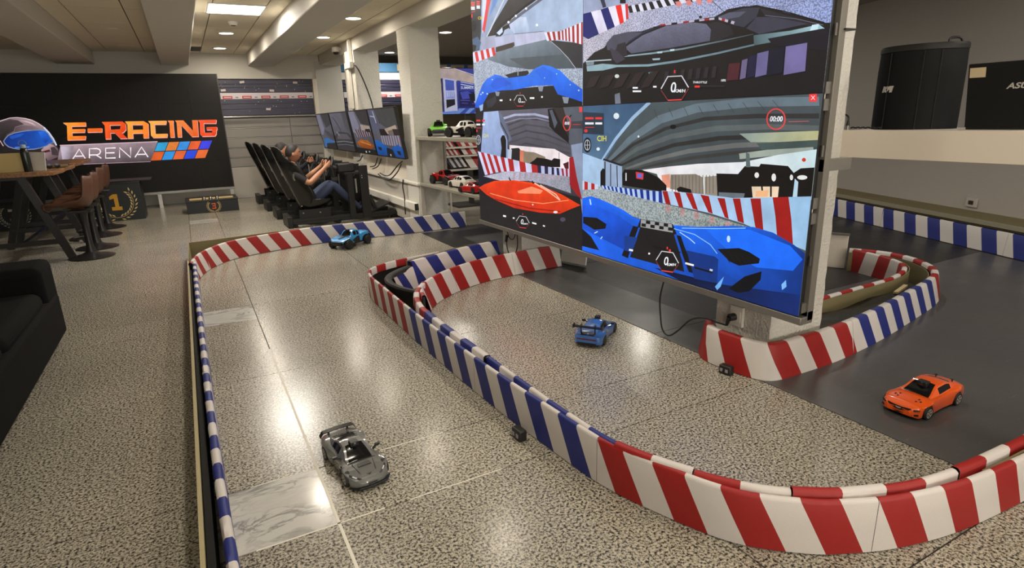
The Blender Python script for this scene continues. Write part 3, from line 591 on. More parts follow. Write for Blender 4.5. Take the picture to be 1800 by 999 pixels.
# ------------------------------------------------------------------ toy cars
M_TYRE = mat('tyre_rubber', (.014, .014, .014), .65); M_GLASS = mat('car_window_dark', (.006, .006, .0065), .12, spec=.25); M_RIMS = mat('rim_silver', hexa(196, 194, 188), .3, .35)
M_RIMB = mat('rim_black', (.02, .02, .02), .3); M_TRIM = mat('car_trim_black', (.012, .012, .012), .3); M_LENS = mat('lamp_lens', hexa(200, 205, 210), .1, coat=.5); M_LAMPD = mat('lamp_dark', (.03, .03, .035), .1, coat=.6)
def interp(tab, x):
    if x <= tab[0][0]: return tab[0][1]
    for (a, va), (b, vb) in zip(tab[:-1], tab[1:]):
        if x <= b: t = (x-a)/(b-a); t = t*t*(3-2*t)*.6+t*.4; return va+(vb-va)*t
    return tab[-1][1]
def paint(name, c, rough=.22, coat=1.): return mat(name, c, rough, coat=coat)
def wheel(parent, x, y, r, wd, rim, spokes=5, name='wheel', steer=0., knob=False):
    t = MB(); s = 1 if y > 0 else -1
    t.lathe([(r*.62, -wd/2), (r*.93, -wd/2), (r, -wd*.36), (r, wd*.36), (r*.93, wd/2), (r*.62, wd/2)], M_TYRE, 28, axis='Y')
    if knob:
        for i in range(22):
            for q in (-.3, .0, .3): a = 2*pi*(i+.5*(q == 0))/22; t.obox((r*cos(a), wd*q, r*sin(a)), (.006, wd*.22, .008), M_TYRE, (0, -a, 0))
    o = t.build(name, parent, smooth=40); o.location = (x, y, r); o.rotation_euler.z = steer
    m = MB(); yo = s*wd/2
    m.lathe([(r*.52, yo*.95), (r*.66, yo*.95), (r*.68, yo*1.02), (r*.60, yo*1.04), (r*.52, yo*.6)], rim, 28, axis='Y')
    m.lathe([(.0, yo*.5), (r*.56, yo*.45), (r*.56, yo*.4), (.0, yo*.3)], M_RIMB, 20, axis='Y')
    for i in range(spokes):
        for dq in (-.10, .10):
            a = 2*pi*i/spokes+.3; m.bar((r*.10*cos(a), yo*.92, r*.10*sin(a)), (r*.60*cos(a+dq), yo*.9, r*.60*sin(a+dq)), r*.075, abs(yo)*.28, rim, up=(0, 1, 0))
    m.lathe([(.0, yo*1.0), (r*.13, yo*.98), (r*.13, yo*.6), (.0, yo*.55)], rim, 12, axis='Y')
    k = m.build('rim', o, smooth=40); return o
def car(name, label, spec, loc, rz, col, cat='toy car', group='toy cars', wheels=True, rim=None, spokes=5):
    S = spec; root = thing(name, label, cat, loc, rz, group); L = S['L']; x0, x1 = S.get('x0', -L/2), S.get('x1', L/2); N = 72
    xs = [x0+(x1-x0)*(.5-.5*cos(pi*i/N))*.35+(x1-x0)*(i/N)*.65 for i in range(N+1)]
    r = S['rw']; ra = r*S.get('arch', 1.16)
    def arch(x):
        z = interp(S['sill'], x)
        for xw in S['wx']:
            d = abs(x-xw)
            if d < ra: z = max(z, r+math.sqrt(ra*ra-d*d)*.98)
        return z
    P = []
    for x in xs:
        wd, zb, cz, zl = interp(S['w'], x), interp(S['belt'], x), interp(S['deck'], x), arch(x); zl = min(zl, zb-.006)
        for xw in S['wx']: wd += S.get('flare', .004)*math.exp(-((x-xw)/(ra*1.1))**2)
        z2 = max(zl+.004, zl+(zb-zl)*.45); half = [(wd*.965, zl), (wd*.995, zl+.003), (wd, z2), (wd*.985, zl+(zb-zl)*.82), (wd*.94, zb), (wd*.80, zb+(cz-zb)*.55), (wd*.5, zb+(cz-zb)*.9), (0, cz)]
        P.append([(x, y, z) for y, z in half] + [(x, -y, z) for y, z in half[-2::-1]])
    mb = MB(); mb.grid(P, col); nv = len(P[0]); h = nv//2
    for i in (0, N):
        o = i*nv
        for j in range(h): f = [o+j, o+j+1, o+nv-2-j, o+nv-1-j]; mb.f.append([q for k, q in enumerate(f) if f.index(q) == k]); mb.m.append(mb.mi(col))
    # cabin
    g0, g1 = S['cab']; NG = 46; G = []; gx = [g0+(g1-g0)*i/NG for i in range(NG+1)]; tum = S.get('tum', .42)
    for x in gx:
        b = min(interp(S['deck'], x), interp(S['belt'], x)+.012)-.003; zr = max(interp(S['roof'], x), b+.0015); hh = zr-b; wb = interp(S['cw'], x)
        half = [(wb, b), (wb-tum*hh*.14, b+.14*hh), (wb-tum*hh*.80, b+.80*hh), (wb-tum*hh*1.02, b+.955*hh), (wb-tum*hh*1.02-.010, b+.985*hh), ((wb-tum*hh)*.5, b+hh*1.0+.0015), (0, b+hh+.003)]
        G.append([(x, y, z) for y, z in half] + [(x, -y, z) for y, z in half[-2::-1]])
    ng = len(G[0]); wsr, rgr, swr = S['ws'], S['rg'], S['sw']
    def kind(i, j):
        x = (gx[i]+gx[i+1])/2; jj = j if j < ng//2 else ng-2-j
        if wsr[0] < x < wsr[1] and jj >= 4: return 'windshield'
        if rgr and rgr[0] < x < rgr[1] and jj >= 4: return 'rear_window'
        for a, b in swr:
            if a < x < b and jj == 1: return 'side_window' if j < ng//2 else 'side_window_'
        return None
    mb.grid(G, col, skip=lambda i, j: kind(i, j) is not None)
    body = mb.build('body_shell', root, smooth=38)
    for nm in ('windshield', 'rear_window', 'side_window', 'side_window_'):
        q = MB(); q.grid(G, M_GLASS, skip=lambda i, j: kind(i, j) != nm)
        if q.f:
            o = q.build(nm.rstrip('_'), root, smooth=60, fix=False); used = set(i for f in q.f for i in f)
            bm = bmesh.new(); bm.from_mesh(o.data); bmesh.ops.delete(bm, geom=[v for v in bm.verts if not v.link_faces], context='VERTS'); bmesh.ops.recalc_face_normals(bm, faces=bm.faces); bm.to_mesh(o.data); bm.free()
    wy = S['track']/2; cb = MB()
    cb.box(min(S['wx'])-r*1.0, max(S['wx'])+r*1.0, -(wy-S['wt']*.6), wy-S['wt']*.6, S.get('clear', .010), S.get('clear', .010)+r*1.2, M_TRIM); cb.build('chassis', root)
    if wheels:
        for k, xw in enumerate(S['wx']):
            for y in (wy, -wy): wheel(root, xw, y, r, S['wt'], rim or M_RIMS, spokes, knob=S.get('knob', False))
    return root
def fpv_camera(root, x, z, s=1.):
    t = MB(); t.box(-.016*s, .016*s, -.019*s, .019*s, 0, .022*s, M_BLACK); o = t.build('camera_mount', root, bevel=.003); o.location = (x, 0, z)
    q = MB(); q.lathe([(.009*s, .016*s), (.010*s, .022*s), (.006*s, .024*s), (.0, .0245*s)], M_BLACKG, 14, (0, 0, .012*s), axis='X'); q.build('lens', o, smooth=40)
def plate(root, name, pts, m, th=.0015):
    """small panel lying on the bodywork: polygon of 3-D points thickened along its normal"""
    v = [Vector(p) for p in pts]; n = (v[1]-v[0]).cross(v[2]-v[1]).normalized()*th; k = len(v)
    return MB().add([p-n for p in v]+[p+n for p in v], [list(range(k))[::-1], list(range(k, 2*k))]+[[i, (i+1) % k, k+(i+1) % k, k+i] for i in range(k)], m).build(name, root)
def mirrored(root, name, pts, m, th=.0015):
    plate(root, name, pts, m, th); plate(root, name, [(x, -y, z) for x, y, z in pts][::-1], m, th)

# grey low sports coupe
SPORT = dict(L=.425, wx=(-.128, .127), rw=.033, wt=.026, track=.166, flare=.007, tum=.62,
    w=[(-.212, .074), (-.20, .085), (-.13, .092), (-.02, .083), (.06, .085), (.13, .091), (.18, .080), (.205, .055), (.2125, .030)],
    sill=[(-.212, .028), (-.19, .016), (.19, .013), (.2125, .022)],
    belt=[(-.212, .072), (-.15, .084), (-.05, .074), (.05, .070), (.13, .066), (.18, .050), (.2125, .034)],
    deck=[(-.212, .080), (-.15, .088), (-.05, .078), (.04, .077), (.12, .066), (.18, .050), (.2125, .036)],
    roof=[(-.175, .084), (-.10, .103), (-.04, .116), (.0, .114), (.085, .073)], cab=(-.175, .09), cw=[(-.175, .052), (-.10, .068), (.0, .072), (.09, .064)],
    ws=(.004, .088), rg=(-.15, -.06), sw=[(-.085, -.004)])
GREY = paint('grey_car_paint', hexa(98, 99, 96), .25)
g = car('toy_sports_car', 'grey low toy sports coupe with a black rear wing in the near lane', SPORT, (.425, 2.265, 0), radians(-83), GREY, rim=M_RIMS, spokes=5)
fpv_camera(g, .012, .108)
plate(g, 'hood_vent', [(.130, -.030, .0675), (.130, .030, .0675), (.108, .026, .0715), (.108, -.026, .0715)], M_TRIM)
plate(g, 'hood_seam', [(.10, -.048, .0715), (.165, -.036, .0585), (.165, -.0335, .0585), (.10, -.045, .0715)], M_TRIM, .0006); plate(g, 'hood_seam', [(.10, .045, .0715), (.165, .0335, .0585), (.165, .036, .0585), (.10, .048, .0715)], M_TRIM, .0006)
mirrored(g, 'headlight', [(.192, .040, .046), (.150, .078, .0585), (.158, .083, .054), (.188, .058, .042)], M_LAMPD, .003)
mirrored(g, 'headlight_lens', [(.180, .054, .0505), (.163, .068, .0555), (.166, .072, .0525), (.180, .060, .0475)], M_LENS, .0035)
plate(g, 'badge', [(.176, -.010, .0535), (.182, 0, .052), (.176, .010, .0535), (.179, .0, .0530)], M_TRIM, .001)
MB().grid([[(x, y, .012) for x, y in ((.18, -.092), (.218, -.06), (.225, 0), (.218, .06), (.18, .092))], [(x*.96, y*.97, .018) for x, y in ((.18, -.092), (.218, -.06), (.225, 0), (.218, .06), (.18, .092))]], M_TRIM).add([(.18, -.092, .014), (.218, -.06, .014), (.225, 0, .014), (.218, .06, .014), (.18, .092, .014)], [[0, 1, 2, 3, 4]], M_TRIM).build('front_splitter', g)
plate(g, 'air_intake', [(.203, -.045, .028), (.213, -.02, .028), (.213, .02, .028), (.203, .045, .028), (.205, .040, .018), (.215, .0, .018), (.205, -.040, .018)], M_TRIM, .003)
for s in (1, -1):
    MB().bar((.045, s*.072, .078), (.040, s*.092, .090), .012, .006, M_TRIM).obox((.038, s*.097, .092), (.012, .022, .012), M_TRIM).build('wing_mirror', g, bevel=.002)
    plate(g, 'side_gill', [(.085, s*.0905, .060), (.060, s*.0895, .060), (.050, s*.088, .040), (.070, s*.090, .035)], M_TRIM, .002)
sp = MB(); P = []
for i in range(13):
    y = -.086+.172*i/12; q = abs(y)/.086; z = .094+.005*(1-q*q)-(.018 if q > .98 else 0); P.append([(-.192, y, z), (-.212, y, z+.006), (-.212, y, z+.003), (-.192, y, z-.003)])
sp.grid(P, M_TRIM, cv=True)
for y in (-.045, .045): sp.box(-.204, -.192, y-.004, y+.004, .074, .099, M_TRIM)
sp.build('rear_wing', g, smooth=40); g.scale = (.94,)*3
# orange coupe
MUSC = dict(L=.43, wx=(-.128, .134), rw=.033, wt=.026, track=.166, flare=.004, tum=.52,
    w=[(-.215, .066), (-.20, .081), (-.13, .090), (0, .086), (.13, .090), (.19, .082), (.207, .066), (.215, .050)],
    sill=[(-.215, .032), (-.19, .018), (.19, .016), (.215, .024)],
    belt=[(-.215, .076), (-.17, .088), (-.10, .087), (.0, .078), (.10, .076), (.18, .068), (.207, .056), (.215, .044)],
    deck=[(-.215, .084), (-.17, .093), (-.10, .090), (.0, .086), (.10, .083), (.18, .074), (.207, .062), (.215, .050)],
    roof=[(-.165, .092), (-.12, .110), (-.06, .124), (.0, .123), (.085, .083)], cab=(-.165, .09), cw=[(-.165, .056), (-.10, .070), (.0, .074), (.09, .068)],
    ws=(.004, .086), rg=(-.160, -.112), sw=[(-.095, .012)])
ORNG = paint('orange_car_paint', hexa(240, 92, 16), .28)
g = car('toy_muscle_car', 'orange toy coupe with chrome wheels on the black mat', MUSC, (2.945, 1.345, 0), radians(181), ORNG, rim=mat('rim_chrome', hexa(236, 234, 228), .15, .35), spokes=5)
fpv_camera(g, .022, .108, 1.15)
plate(g, 'grille', [(.2095, -.052, .058), (.216, -.02, .056), (.216, .02, .056), (.2095, .052, .058), (.213, .042, .044), (.218, .0, .042), (.213, -.042, .044)], M_TRIM, .003)
plate(g, 'grille_badge', [(.2175, -.012, .051), (.2185, 0, .051), (.2175, .012, .051), (.218, .0, .047)], M_RIMS, .0025)
plate(g, 'lower_intake', [(.211, -.056, .033), (.2165, 0, .031), (.211, .056, .033), (.211, .052, .026), (.2165, 0, .024), (.211, -.052, .026)], M_TRIM, .003)
mirrored(g, 'headlight', [(.207, .060, .058), (.192, .081, .060), (.193, .082, .054), (.208, .062, .050)], M_LAMPD, .003)
for s in (1, -1):
    for a, b in ((.125, .042), (.140, .055), (.150, .040)): plate(g, 'hood_clip', [(a, s*b-.006, interp(MUSC['deck'], a)-.002), (a+.010, s*b, interp(MUSC['deck'], a+.01)-.001), (a, s*b+.006, interp(MUSC['deck'], a)-.002), (a-.003, s*b, interp(MUSC['deck'], a)-.001)][::s], M_TRIM, .002)
    plate(g, 'fog_light', [(.205, s*.062, .036), (.196, s*.080, .038), (.197, s*.080, .031), (.205, s*.066, .028)], M_TRIM, .003)
for y in (-.036, .036): MB().cyl((-.172, y, .088), (-.172, y, .106), .003, M_TRIM, 8).cyl((-.172, y, .1035), (-.172, y, .1045), .007, M_TRIM, 10).build('body_post', g)
# blue racing coupe with a tall wing
GT = dict(L=.41, wx=(-.122, .128), rw=.032, wt=.027, track=.166, flare=.006, tum=.60,
    w=[(-.205, .070), (-.19, .084), (-.12, .094), (0, .084), (.12, .090), (.175, .080), (.197, .058), (.205, .040)],
    sill=[(-.205, .028), (-.185, .018), (.18, .014), (.205, .022)],
    belt=[(-.205, .068), (-.17, .080), (-.12, .086), (0, .074), (.12, .074), (.17, .060), (.205, .038)],
    deck=[(-.205, .074), (-.17, .086), (-.10, .088), (0, .080), (.10, .074), (.17, .058), (.205, .040)],
    roof=[(-.195, .076), (-.13, .098), (-.06, .118), (-.01, .124), (.02, .120), (.095, .076)], cab=(-.195, .10), cw=[(-.195, .048), (-.10, .066), (.0, .071), (.1, .066)],
    ws=(.022, .094), rg=None, sw=[(-.10, .030)])
BLUE = paint('blue_car_paint', hexa(50, 96, 160), .25)
g = car('toy_racing_coupe', 'mid blue toy racing coupe with a tall black wing, seen from behind', GT, (2.173, 2.935, 0), radians(37), BLUE, rim=M_RIMB, spokes=5)
fpv_camera(g, .03, .118, .9)
w_ = MB(); w_.bar((-.178, -.092, .128), (-.178, .092, .128), .034, .004, M_TRIM); w_.bar((-.195, -.092, .132), (-.195, .092, .132), .006, .006, M_TRIM)
for y in (-.045, .045): w_.bar((-.172, y, .080), (-.178, y, .128), .014, .004, M_TRIM, up=(0, 1, 0)); w_.tube([(-.175+.012*cos(a), y, .136+.009*sin(a)) for a in [k*2*pi/12 for k in range(12)]], .0022, M_TRIM, 6, closed=True)
for y in (-.093, .093): w_.box(-.198, -.158, y-.002, y+.002, .118, .142, M_TRIM)
w_.build('rear_wing', g)
plate(g, 'engine_grille', [(-.192, .044, .0775), (-.192, -.044, .0775), (-.160, -.042, .0895), (-.160, .042, .0895)], M_TRIM, .002)
plate(g, 'tail_light', [(-.2065, -.062, .060), (-.2065, .062, .060), (-.2065, .062, .054), (-.2065, -.062, .054)], mat('tail_lamp', (.10, .01, .012), .15), .002)
plate(g, 'diffuser', [(-.2065, -.060, .034), (-.2065, .060, .034), (-.204, .056, .016), (-.204, -.056, .016)], M_TRIM, .002)
for s in (1, -1): MB().bar((.045, s*.070, .080), (.044, s*.092, .090), .008, .005, M_TRIM).obox((.042, s*.098, .092), (.014, .022, .013), M_TRIM).build('wing_mirror', g, bevel=.002)
# short course truck and its kin
TRUCK = dict(L=.46, wx=(-.165, .165), rw=.052, wt=.044, track=.235, arch=1.22, flare=.010, tum=.30, knob=True, clear=.035,
    w=[(-.235, .088), (-.18, .104), (-.08, .090), (.03, .090), (.12, .108), (.20, .104), (.225, .085), (.232, .07)],
    sill=[(-.235, .09), (-.20, .075), (-.09, .05), (.09, .05), (.2, .065), (.232, .075)],
    belt=[(-.235, .142), (-.16, .148), (-.07, .130), (.03, .122), (.13, .126), (.20, .112), (.232, .092)],
    deck=[(-.235, .150), (-.16, .150), (-.10, .118), (.0, .126), (.10, .124), (.18, .114), (.232, .094)],
    roof=[(-.105, .128), (-.085, .178), (-.05, .190), (.0, .190), (.02, .186), (.085, .126)], cab=(-.105, .09), cw=[(-.105, .074), (.0, .080), (.09, .078)],
    ws=(.018, .086), rg=(-.103, -.088), sw=[(-.075, -.040), (-.030, .024)])
def truck_details(g, stripe=True, wing=False):
    b = MB(); b.bar((.236, -.070, .072), (.236, .070, .072), .02, .03, M_TRIM); b.bar((.20, -.06, .06), (.20, .06, .06), .05, .02, M_TRIM); b.build('front_bumper', g, bevel=.004)
    for s in (1, -1): plate(g, 'headlight', [(.231, s*.030, .090), (.231, s*.066, .090), (.232, s*.066, .080), (.232, s*.030, .080)][::s], M_LENS, .003)
    MB().bar((-.238, -.075, .085), (-.238, .075, .085), .012, .04, M_TRIM).build('rear_bumper', g, bevel=.004)
    for s in (1, -1): plate(g, 'mud_flap', [(-.226, s*.075, .115), (-.226, s*.115, .115), (-.236, s*.118, .045), (-.236, s*.08, .045)][::s], M_TRIM, .002)
    if stripe: plate(g, 'hood_scoop', [(.11, -.016, .127), (.19, -.013, .114), (.19, .013, .114), (.11, .016, .127)], M_TRIM, .003); fpv_camera(g, .03, .178, 1.)
    for s in (1, -1): plate(g, 'side_stripe', [(.10, s*.0985, .076), (-.02, s*.0925, .115), (-.06, s*.0925, .118), (-.055, s*.0925, .105), (.05, s*.095, .065)][::s], M_TRIM, .0016)
SKY = paint('sky_blue_paint', hexa(58, 152, 218), .25)
g = car('toy_truck', 'light blue toy truck with chunky tyres by the far barrier', TRUCK, (1.54, 6.915, 0), radians(-143), SKY, 'toy truck', rim=M_RIMB); truck_details(g)
# toy cars standing on the wall shelf
ZT, ZL = 1.20, .605
g = car('toy_truck', 'lime green toy truck on the top shelf, front facing out', TRUCK, (2.86, 7.22, ZT), radians(-114), paint('lime_paint', hexa(110, 205, 22), .3), 'toy truck', rim=M_RIMB); truck_details(g, False); g.scale = (.95,)*3; fpv_camera(g, .03, .178, 1.3)
g = car('toy_truck', 'white toy truck with black wheel arches on the top shelf', TRUCK, (2.87, 6.42, ZT), radians(112), paint('white_truck_paint', hexa(226, 222, 214), .35), 'toy truck', rim=M_RIMB); truck_details(g, False); g.scale = (.95,)*3
for xw in TRUCK['wx']:
    for s in (1, -1): MB().tube([(xw+.066*cos(a), s*.118, .052+.066*sin(a)) for a in [radians(-10+k*20) for k in range(11)]], .008, M_TRIM, 6).build('wheel_arch', g, smooth=40)
g = car('toy_truck', 'red toy truck with chunky tyres on the lower shelf', TRUCK, (2.88, 7.12, ZL), radians(-78), paint('red_truck_paint', hexa(160, 18, 18), .2), 'toy truck', rim=M_RIMB); truck_details(g); g.scale = (.92,)*3
SEDAN = dict(L=.43, wx=(-.128, .13), rw=.034, wt=.022, track=.160, flare=.002, tum=.40,
    w=[(-.215, .066), (-.195, .082), (.0, .086), (.19, .082), (.207, .066), (.215, .05)], sill=[(-.215, .032), (-.19, .020), (.19, .018), (.215, .026)],
    belt=[(-.215, .082), (-.15, .092), (.0, .090), (.10, .086), (.18, .074), (.215, .05)], deck=[(-.215, .090), (-.15, .098), (0, .098), (.10, .092), (.18, .080), (.215, .054)],
    roof=[(-.19, .096), (-.11, .130), (-.04, .142), (.02, .138), (.09, .092)], cab=(-.19, .10), cw=[(-.19, .062), (-.05, .076), (.1, .070)], ws=(.024, .088), rg=(-.165, -.09), sw=[(-.10, -.06), (-.05, -.005), (.005, .05)])
g = car('toy_car_shell', 'plain white toy saloon shell on the lower shelf', SEDAN, (2.86, 6.58, ZL), radians(98), paint('white_shell_paint', hexa(226, 220, 208), .4, .4), 'toy car', wheels=True, rim=M_RIMB)
SHELLR = dict(SPORT); g = car('toy_car_shell', 'low red toy sports car shell on the lower shelf, by the video wall', SHELLR, (2.76, 6.05, ZL), radians(100), paint('red_shell_paint', hexa(186, 28, 26), .2), 'toy car', wheels=True, rim=M_RIMB)
# wall shelf between the pillars
sh = thing('wall_shelf', 'grey two-board wall shelf of toy cars between the pillars', 'shelf', (2.66, 0, 0))
MS = mat('grey_laminate', hexa(150, 146, 132), .45, var=.05, vscale=3)
MB().box(0, .40, 5.16, 7.53, ZT-.046, ZT, MS).build('upper_board', sh, bevel=.006); MB().box(0, .40, 5.16, 7.53, ZL-.038, ZL, MS).build('lower_board', sh, bevel=.006)
for x in (.01, .36): MB().box(x, x+.03, 7.48, 7.52, ZL, ZT-.038, MS).build('upright', sh)
MB().box(.36, .39, 5.3, 5.34, ZL, ZT-.038, MS).build('upright', sh)
for z in (ZT, ZL): MB().box(.05, .35, 7.52, 7.56, z-.05, z-.038, M_STEEL).build('bracket', sh); MB().box(.05, .35, 5.13, 5.17, z-.05, z-.038, M_STEEL).build('bracket', sh)
# spare barrier panels racked behind the shelf
def spare(x0, x1, z, y, n, h, cols, label):
    t = thing('spare_barrier_panel', label, 'barrier', ((x0+x1)/2, y, z), 0, 'spare barrier panels'); ln = x1-x0
    for part in (0,):
        mb = MB()
        for i in range(n):
            a, b = -ln/2+ln*i/n, -ln/2+ln*(i+1)/n; m = cols[i % 2]; k = h*.28
            mb.add([(a+k, 0, 0), (b+k, 0, 0), (b, 0, h), (a, 0, h), (b, .016, h), (a, .016, h)], [[0, 1, 2, 3], [3, 2, 4, 5]], m)
        mb.build('fabric_cover', t)
    MB().prism([(-ln/2+h*.28, 0), (ln/2+h*.28, 0), (ln/2, h), (-ln/2, h)], lambda a, b, d: (a, d, b), .003, .016, M_FOAM).build('foam_core', t); t.rotation_euler.x = radians(-38)
NV = mat('dark_navy_fabric', hexa(34, 38, 62), .6); YR = 7.68
spare(3.09, 3.25, 1.035, YR+.02, 5, .11, (R_, W_), 'short red and white spare barrier panel, top tier of the rack behind the shelf')
spare(3.30, 3.80, 1.035, YR+.02, 9, .11, (R_, W_), 'long red and white spare barrier panel, top tier of the rack behind the shelf')
spare(3.09, 3.29, .925, YR-.05, 6, .12, (W_, R_), 'short red and white spare barrier panel, middle tier of the rack behind the shelf')
spare(3.34, 3.86, .925, YR-.05, 8, .12, (W_, R_), 'long red and white spare barrier panel, middle tier of the rack behind the shelf')
spare(3.08, 3.32, .765, YR-.14, 6, .18, (NV, W_), 'navy and white spare barrier panel, bottom tier of the rack behind the shelf')
spare(3.36, 3.90, .745, YR-.15, 5, .21, (W_, R_), 'broad striped red and white spare barrier panel, bottom tier of the rack')
rk = thing('panel_rack', 'stepped white rack holding spare barrier panels behind the shelf', 'rack', (3.07, YR, 0))
for z, d in ((.735, -.18), (.91, -.07), (1.022, 0.)): MB().box(0, .95, d-.02, d+.14, z-.012, z, M_WHITE).build('rack_step', rk); MB().box(0, .95, d-.024, d-.02, z-.012, z+.012, M_WHITE).build('step_lip', rk)
for x in (.0, .93): MB().box(x, x+.02, .12, .14, 0, 1.18, M_WHITE).build('rack_post', rk); MB().box(x, x+.02, -.2, -.18, 0, .735, M_WHITE).build('rack_post', rk)

# ------------------------------------------------------------------ the big video wall on the pillars
M_PIC = picture_material('led_picture', 1.0, True); M_PIC2 = picture_material('monitor_picture', .62, False)
M_FRAME = mat('frame_grey', hexa(122, 118, 110), .5, .2); XL = 2.50; Y0L, Y1L, Z0L, Z1L = 1.735, 5.33, .425, 2.47
vw = thing('video_wall', 'large lit video wall of four race views mounted on the pillars', 'screen', (XL, (Y0L+Y1L)/2, Z0L)); OFF = Vector(vw.location)
def loc_(p): return tuple(Vector(p)-OFF)
def bx(mb, x0, x1, y0, y1, z0, z1, m): return mb.box(x0-OFF.x, x1-OFF.x, y0-OFF.y, y1-OFF.y, z0-OFF.z, z1-OFF.z, m)
bx(MB(), XL, XL+.012, Y0L, Y1L, Z0L, Z1L, M_BLACK).build('module_face', vw)
for j in range(4):
    z0 = Z0L+(Z1L-Z0L)*j/4; z1 = Z0L+(Z1L-Z0L)*(j+1)/4
    bx(MB(), XL+.012, XL+.07, Y0L+.012, Y1L-.012, z0+.02, z1-.02, M_FOAM).build('module_body', vw)
    for zz in (z0+.012, z1-.06): bx(MB(), XL+.012, XL+.045, Y0L-.002, Y0L+.03, zz, zz+.05, M_STEEL).build('module_bracket', vw)
    bx(MB(), XL+.02, XL+.032, Y0L-.012, Y0L, z0+.25, z0+.30, M_METAL).build('latch', vw)
bx(MB(), XL+.045, XL+.088, Y0L-.014, Y1L+.03, Z0L-.03, Z0L+.02, M_STEEL).build('frame_rail', vw, bevel=.003)
bx(MB(), XL-.004, XL+.088, Y0L-.014, Y1L+.03, Z0L-.045, Z0L-.006, M_STEEL).build('bottom_channel', vw, bevel=.004)
bx(MB(), XL+.045, XL+.088, Y0L-.014, Y0L+.02, Z0L-.02, Z1L+.02, M_FRAME).build('frame_post', vw, bevel=.003); bx(MB(), XL+.045, XL+.088, Y1L-.02, Y1L+.03, Z0L-.02, Z1L+.02, M_FRAME).build('frame_post', vw, bevel=.003)
for y in (2.9, 4.1): bx(MB(), XL+.045, XL+.088, y-.02, y+.02, Z0L, Z1L, M_DSTEEL).build('frame_post', vw)
bx(MB(), XL+.07, XL+.15, Y0L+.25, Y0L+.62, .40, Z1L, M_STEEL).build('wall_plate', vw); bx(MB(), XL+.07, XL+.15, 4.80, 5.10, .40, Z1L, M_STEEL).build('wall_plate', vw)
bx(MB(), XL+.045, XL+.25, Y0L-.01, Y0L+.02, 1.118, 1.172, M_STEEL).build('shelf_arm', vw)
bx(MB(), XL+.072, XL+.142, Y0L-.025, Y0L+.02, 1.72, 1.727, M_BLACK).build('cable_tie', vw)
def led(px, py, d): p = onX(px, py, XL); return (-d-.0004, p.y-OFF.y, p.z-OFF.z)
YD = onX(1024.5, 260, XL).y; ZM = (onX(1300, 172, XL).z+onX(930, 191, XL).z)/2
def yz(y, z, d): return (-d-.0004, y-OFF.y, z-OFF.z)
def quad(name, y0, y1, z0, z1, c):
    P = Paint(led); P.z = 1; o = len(P.v)
    for y, z in ((y1, z0), (y0, z0), (y0, z1), (y1, z1)): P.v.append(yz(y, z, P.step)); P.c.append((*lin(c), 1)); P.k.append(0)
    P.f.append([0, 1, 2, 3]); return P
def clip(P, y0, y1, z0, z1):
    """keep a picture inside its own quarter of the screen"""
    bm = bmesh.new(); a = bm.verts.layers.float_color.new('ink'); k = bm.verts.layers.float.new('speckle'); a = bm.verts.layers.float_color['ink']; vs = [bm.verts.new(v) for v in P.v]
    for v, c, q in zip(vs, P.c, P.k): v[a] = c; v[k] = q
    for f in P.f:
        try: bm.faces.new([vs[i] for i in f])
        except ValueError: pass
    for co, no in (((0, y0-OFF.y, 0), (0, -1, 0)), ((0, y1-OFF.y, 0), (0, 1, 0)), ((0, 0, z0-OFF.z), (0, 0, -1)), ((0, 0, z1-OFF.z), (0, 0, 1))):
        bmesh.ops.bisect_plane(bm, geom=bm.verts[:]+bm.edges[:]+bm.faces[:], plane_co=co, plane_no=no, clear_outer=True)
    me = bpy.data.meshes.new('race_view'); bm.to_mesh(me); bm.free(); me.materials.append(M_PIC); o = bpy.data.objects.new('race_view', me); C.objects.link(o); o.parent = vw; return o
DK = (.125, .11, .115); WH = (.96, .96, .98); RD = (.93, .22, .22); LW = (.80, .83, .93)
def hud(P, cx, cy, s, tilt=0., big='0'):
    """speed dial: hexagon, white above and red below"""
    T = lambda u, v: (cx+u*s, cy+v*s+u*s*tilt)
    P.poly([T(-.55, -1), T(.55, -1), T(1.15, 0), T(.55, 1), T(-.55, 1), T(-1.15, 0)], (.09, .085, .09))
    P.line([T(-1.1, 0), T(-.55, -.95), T(.55, -.95), T(1.1, 0)], s*.09, (.85, .85, .88)); P.line([T(-1.1, .1), T(-.55, .95)], s*.06, (.55, .22, .22)); P.line([T(1.1, .1), T(.55, .95)], s*.06, (.55, .22, .22)); P.line([T(-.55, .95), T(.55, .95)], s*.1, (.93, .28, .27))
    P.text(big, cx-s*.15, cy-s*.02, s*1.15, WH, .15, .012, .8); P.text('KM/H', cx+s*.40, cy+s*.25+s*.4*tilt, s*.36, WH, .15, .02)
    P.rect(cx-.06*s, cy-1.45*s, cx+.06*s, cy-1.2*s, RD)
# --- top left: blue car heading for the far corner
P = quad('q', YD, Y1L, ZM, Z1L, (.64, .72, .83))
P.poly([(820, -20), (1030, -20), (1030, 90), (900, 70), (880, 92), (840, 92)], (.70, .78, .89), (.60, .67, .79), (1020, 10, 860, 70))
P.poly([(880, 60), (900, 30), (925, 30), (932, 60)], (.80, .86, .95), (.64, .72, .84), (915, 35, 915, 60)); P.poly([(892, 42), (897, 30), (905, 30), (905, 60)], (.78, .82, .93))
P.poly([(848, 78), (856, 62), (880, 22), (893, 0), (895, -8), (950, -8), (915, 16), (888, 46), (866, 72), (858, 84)], (.24, .23, .24), (.12, .12, .13), (900, 0, 860, 70)); P.line([(849, 78), (862, 52), (880, 12), (888, -5)], 2., (.85, .87, .9))
P.line([(872, 60), (893, 42), (925, 18), (955, -4)], 5, (.40, .40, .46)); P.line([(870, 54), (890, 38), (920, 14), (948, -6)], 4, (.10, .09, .09))
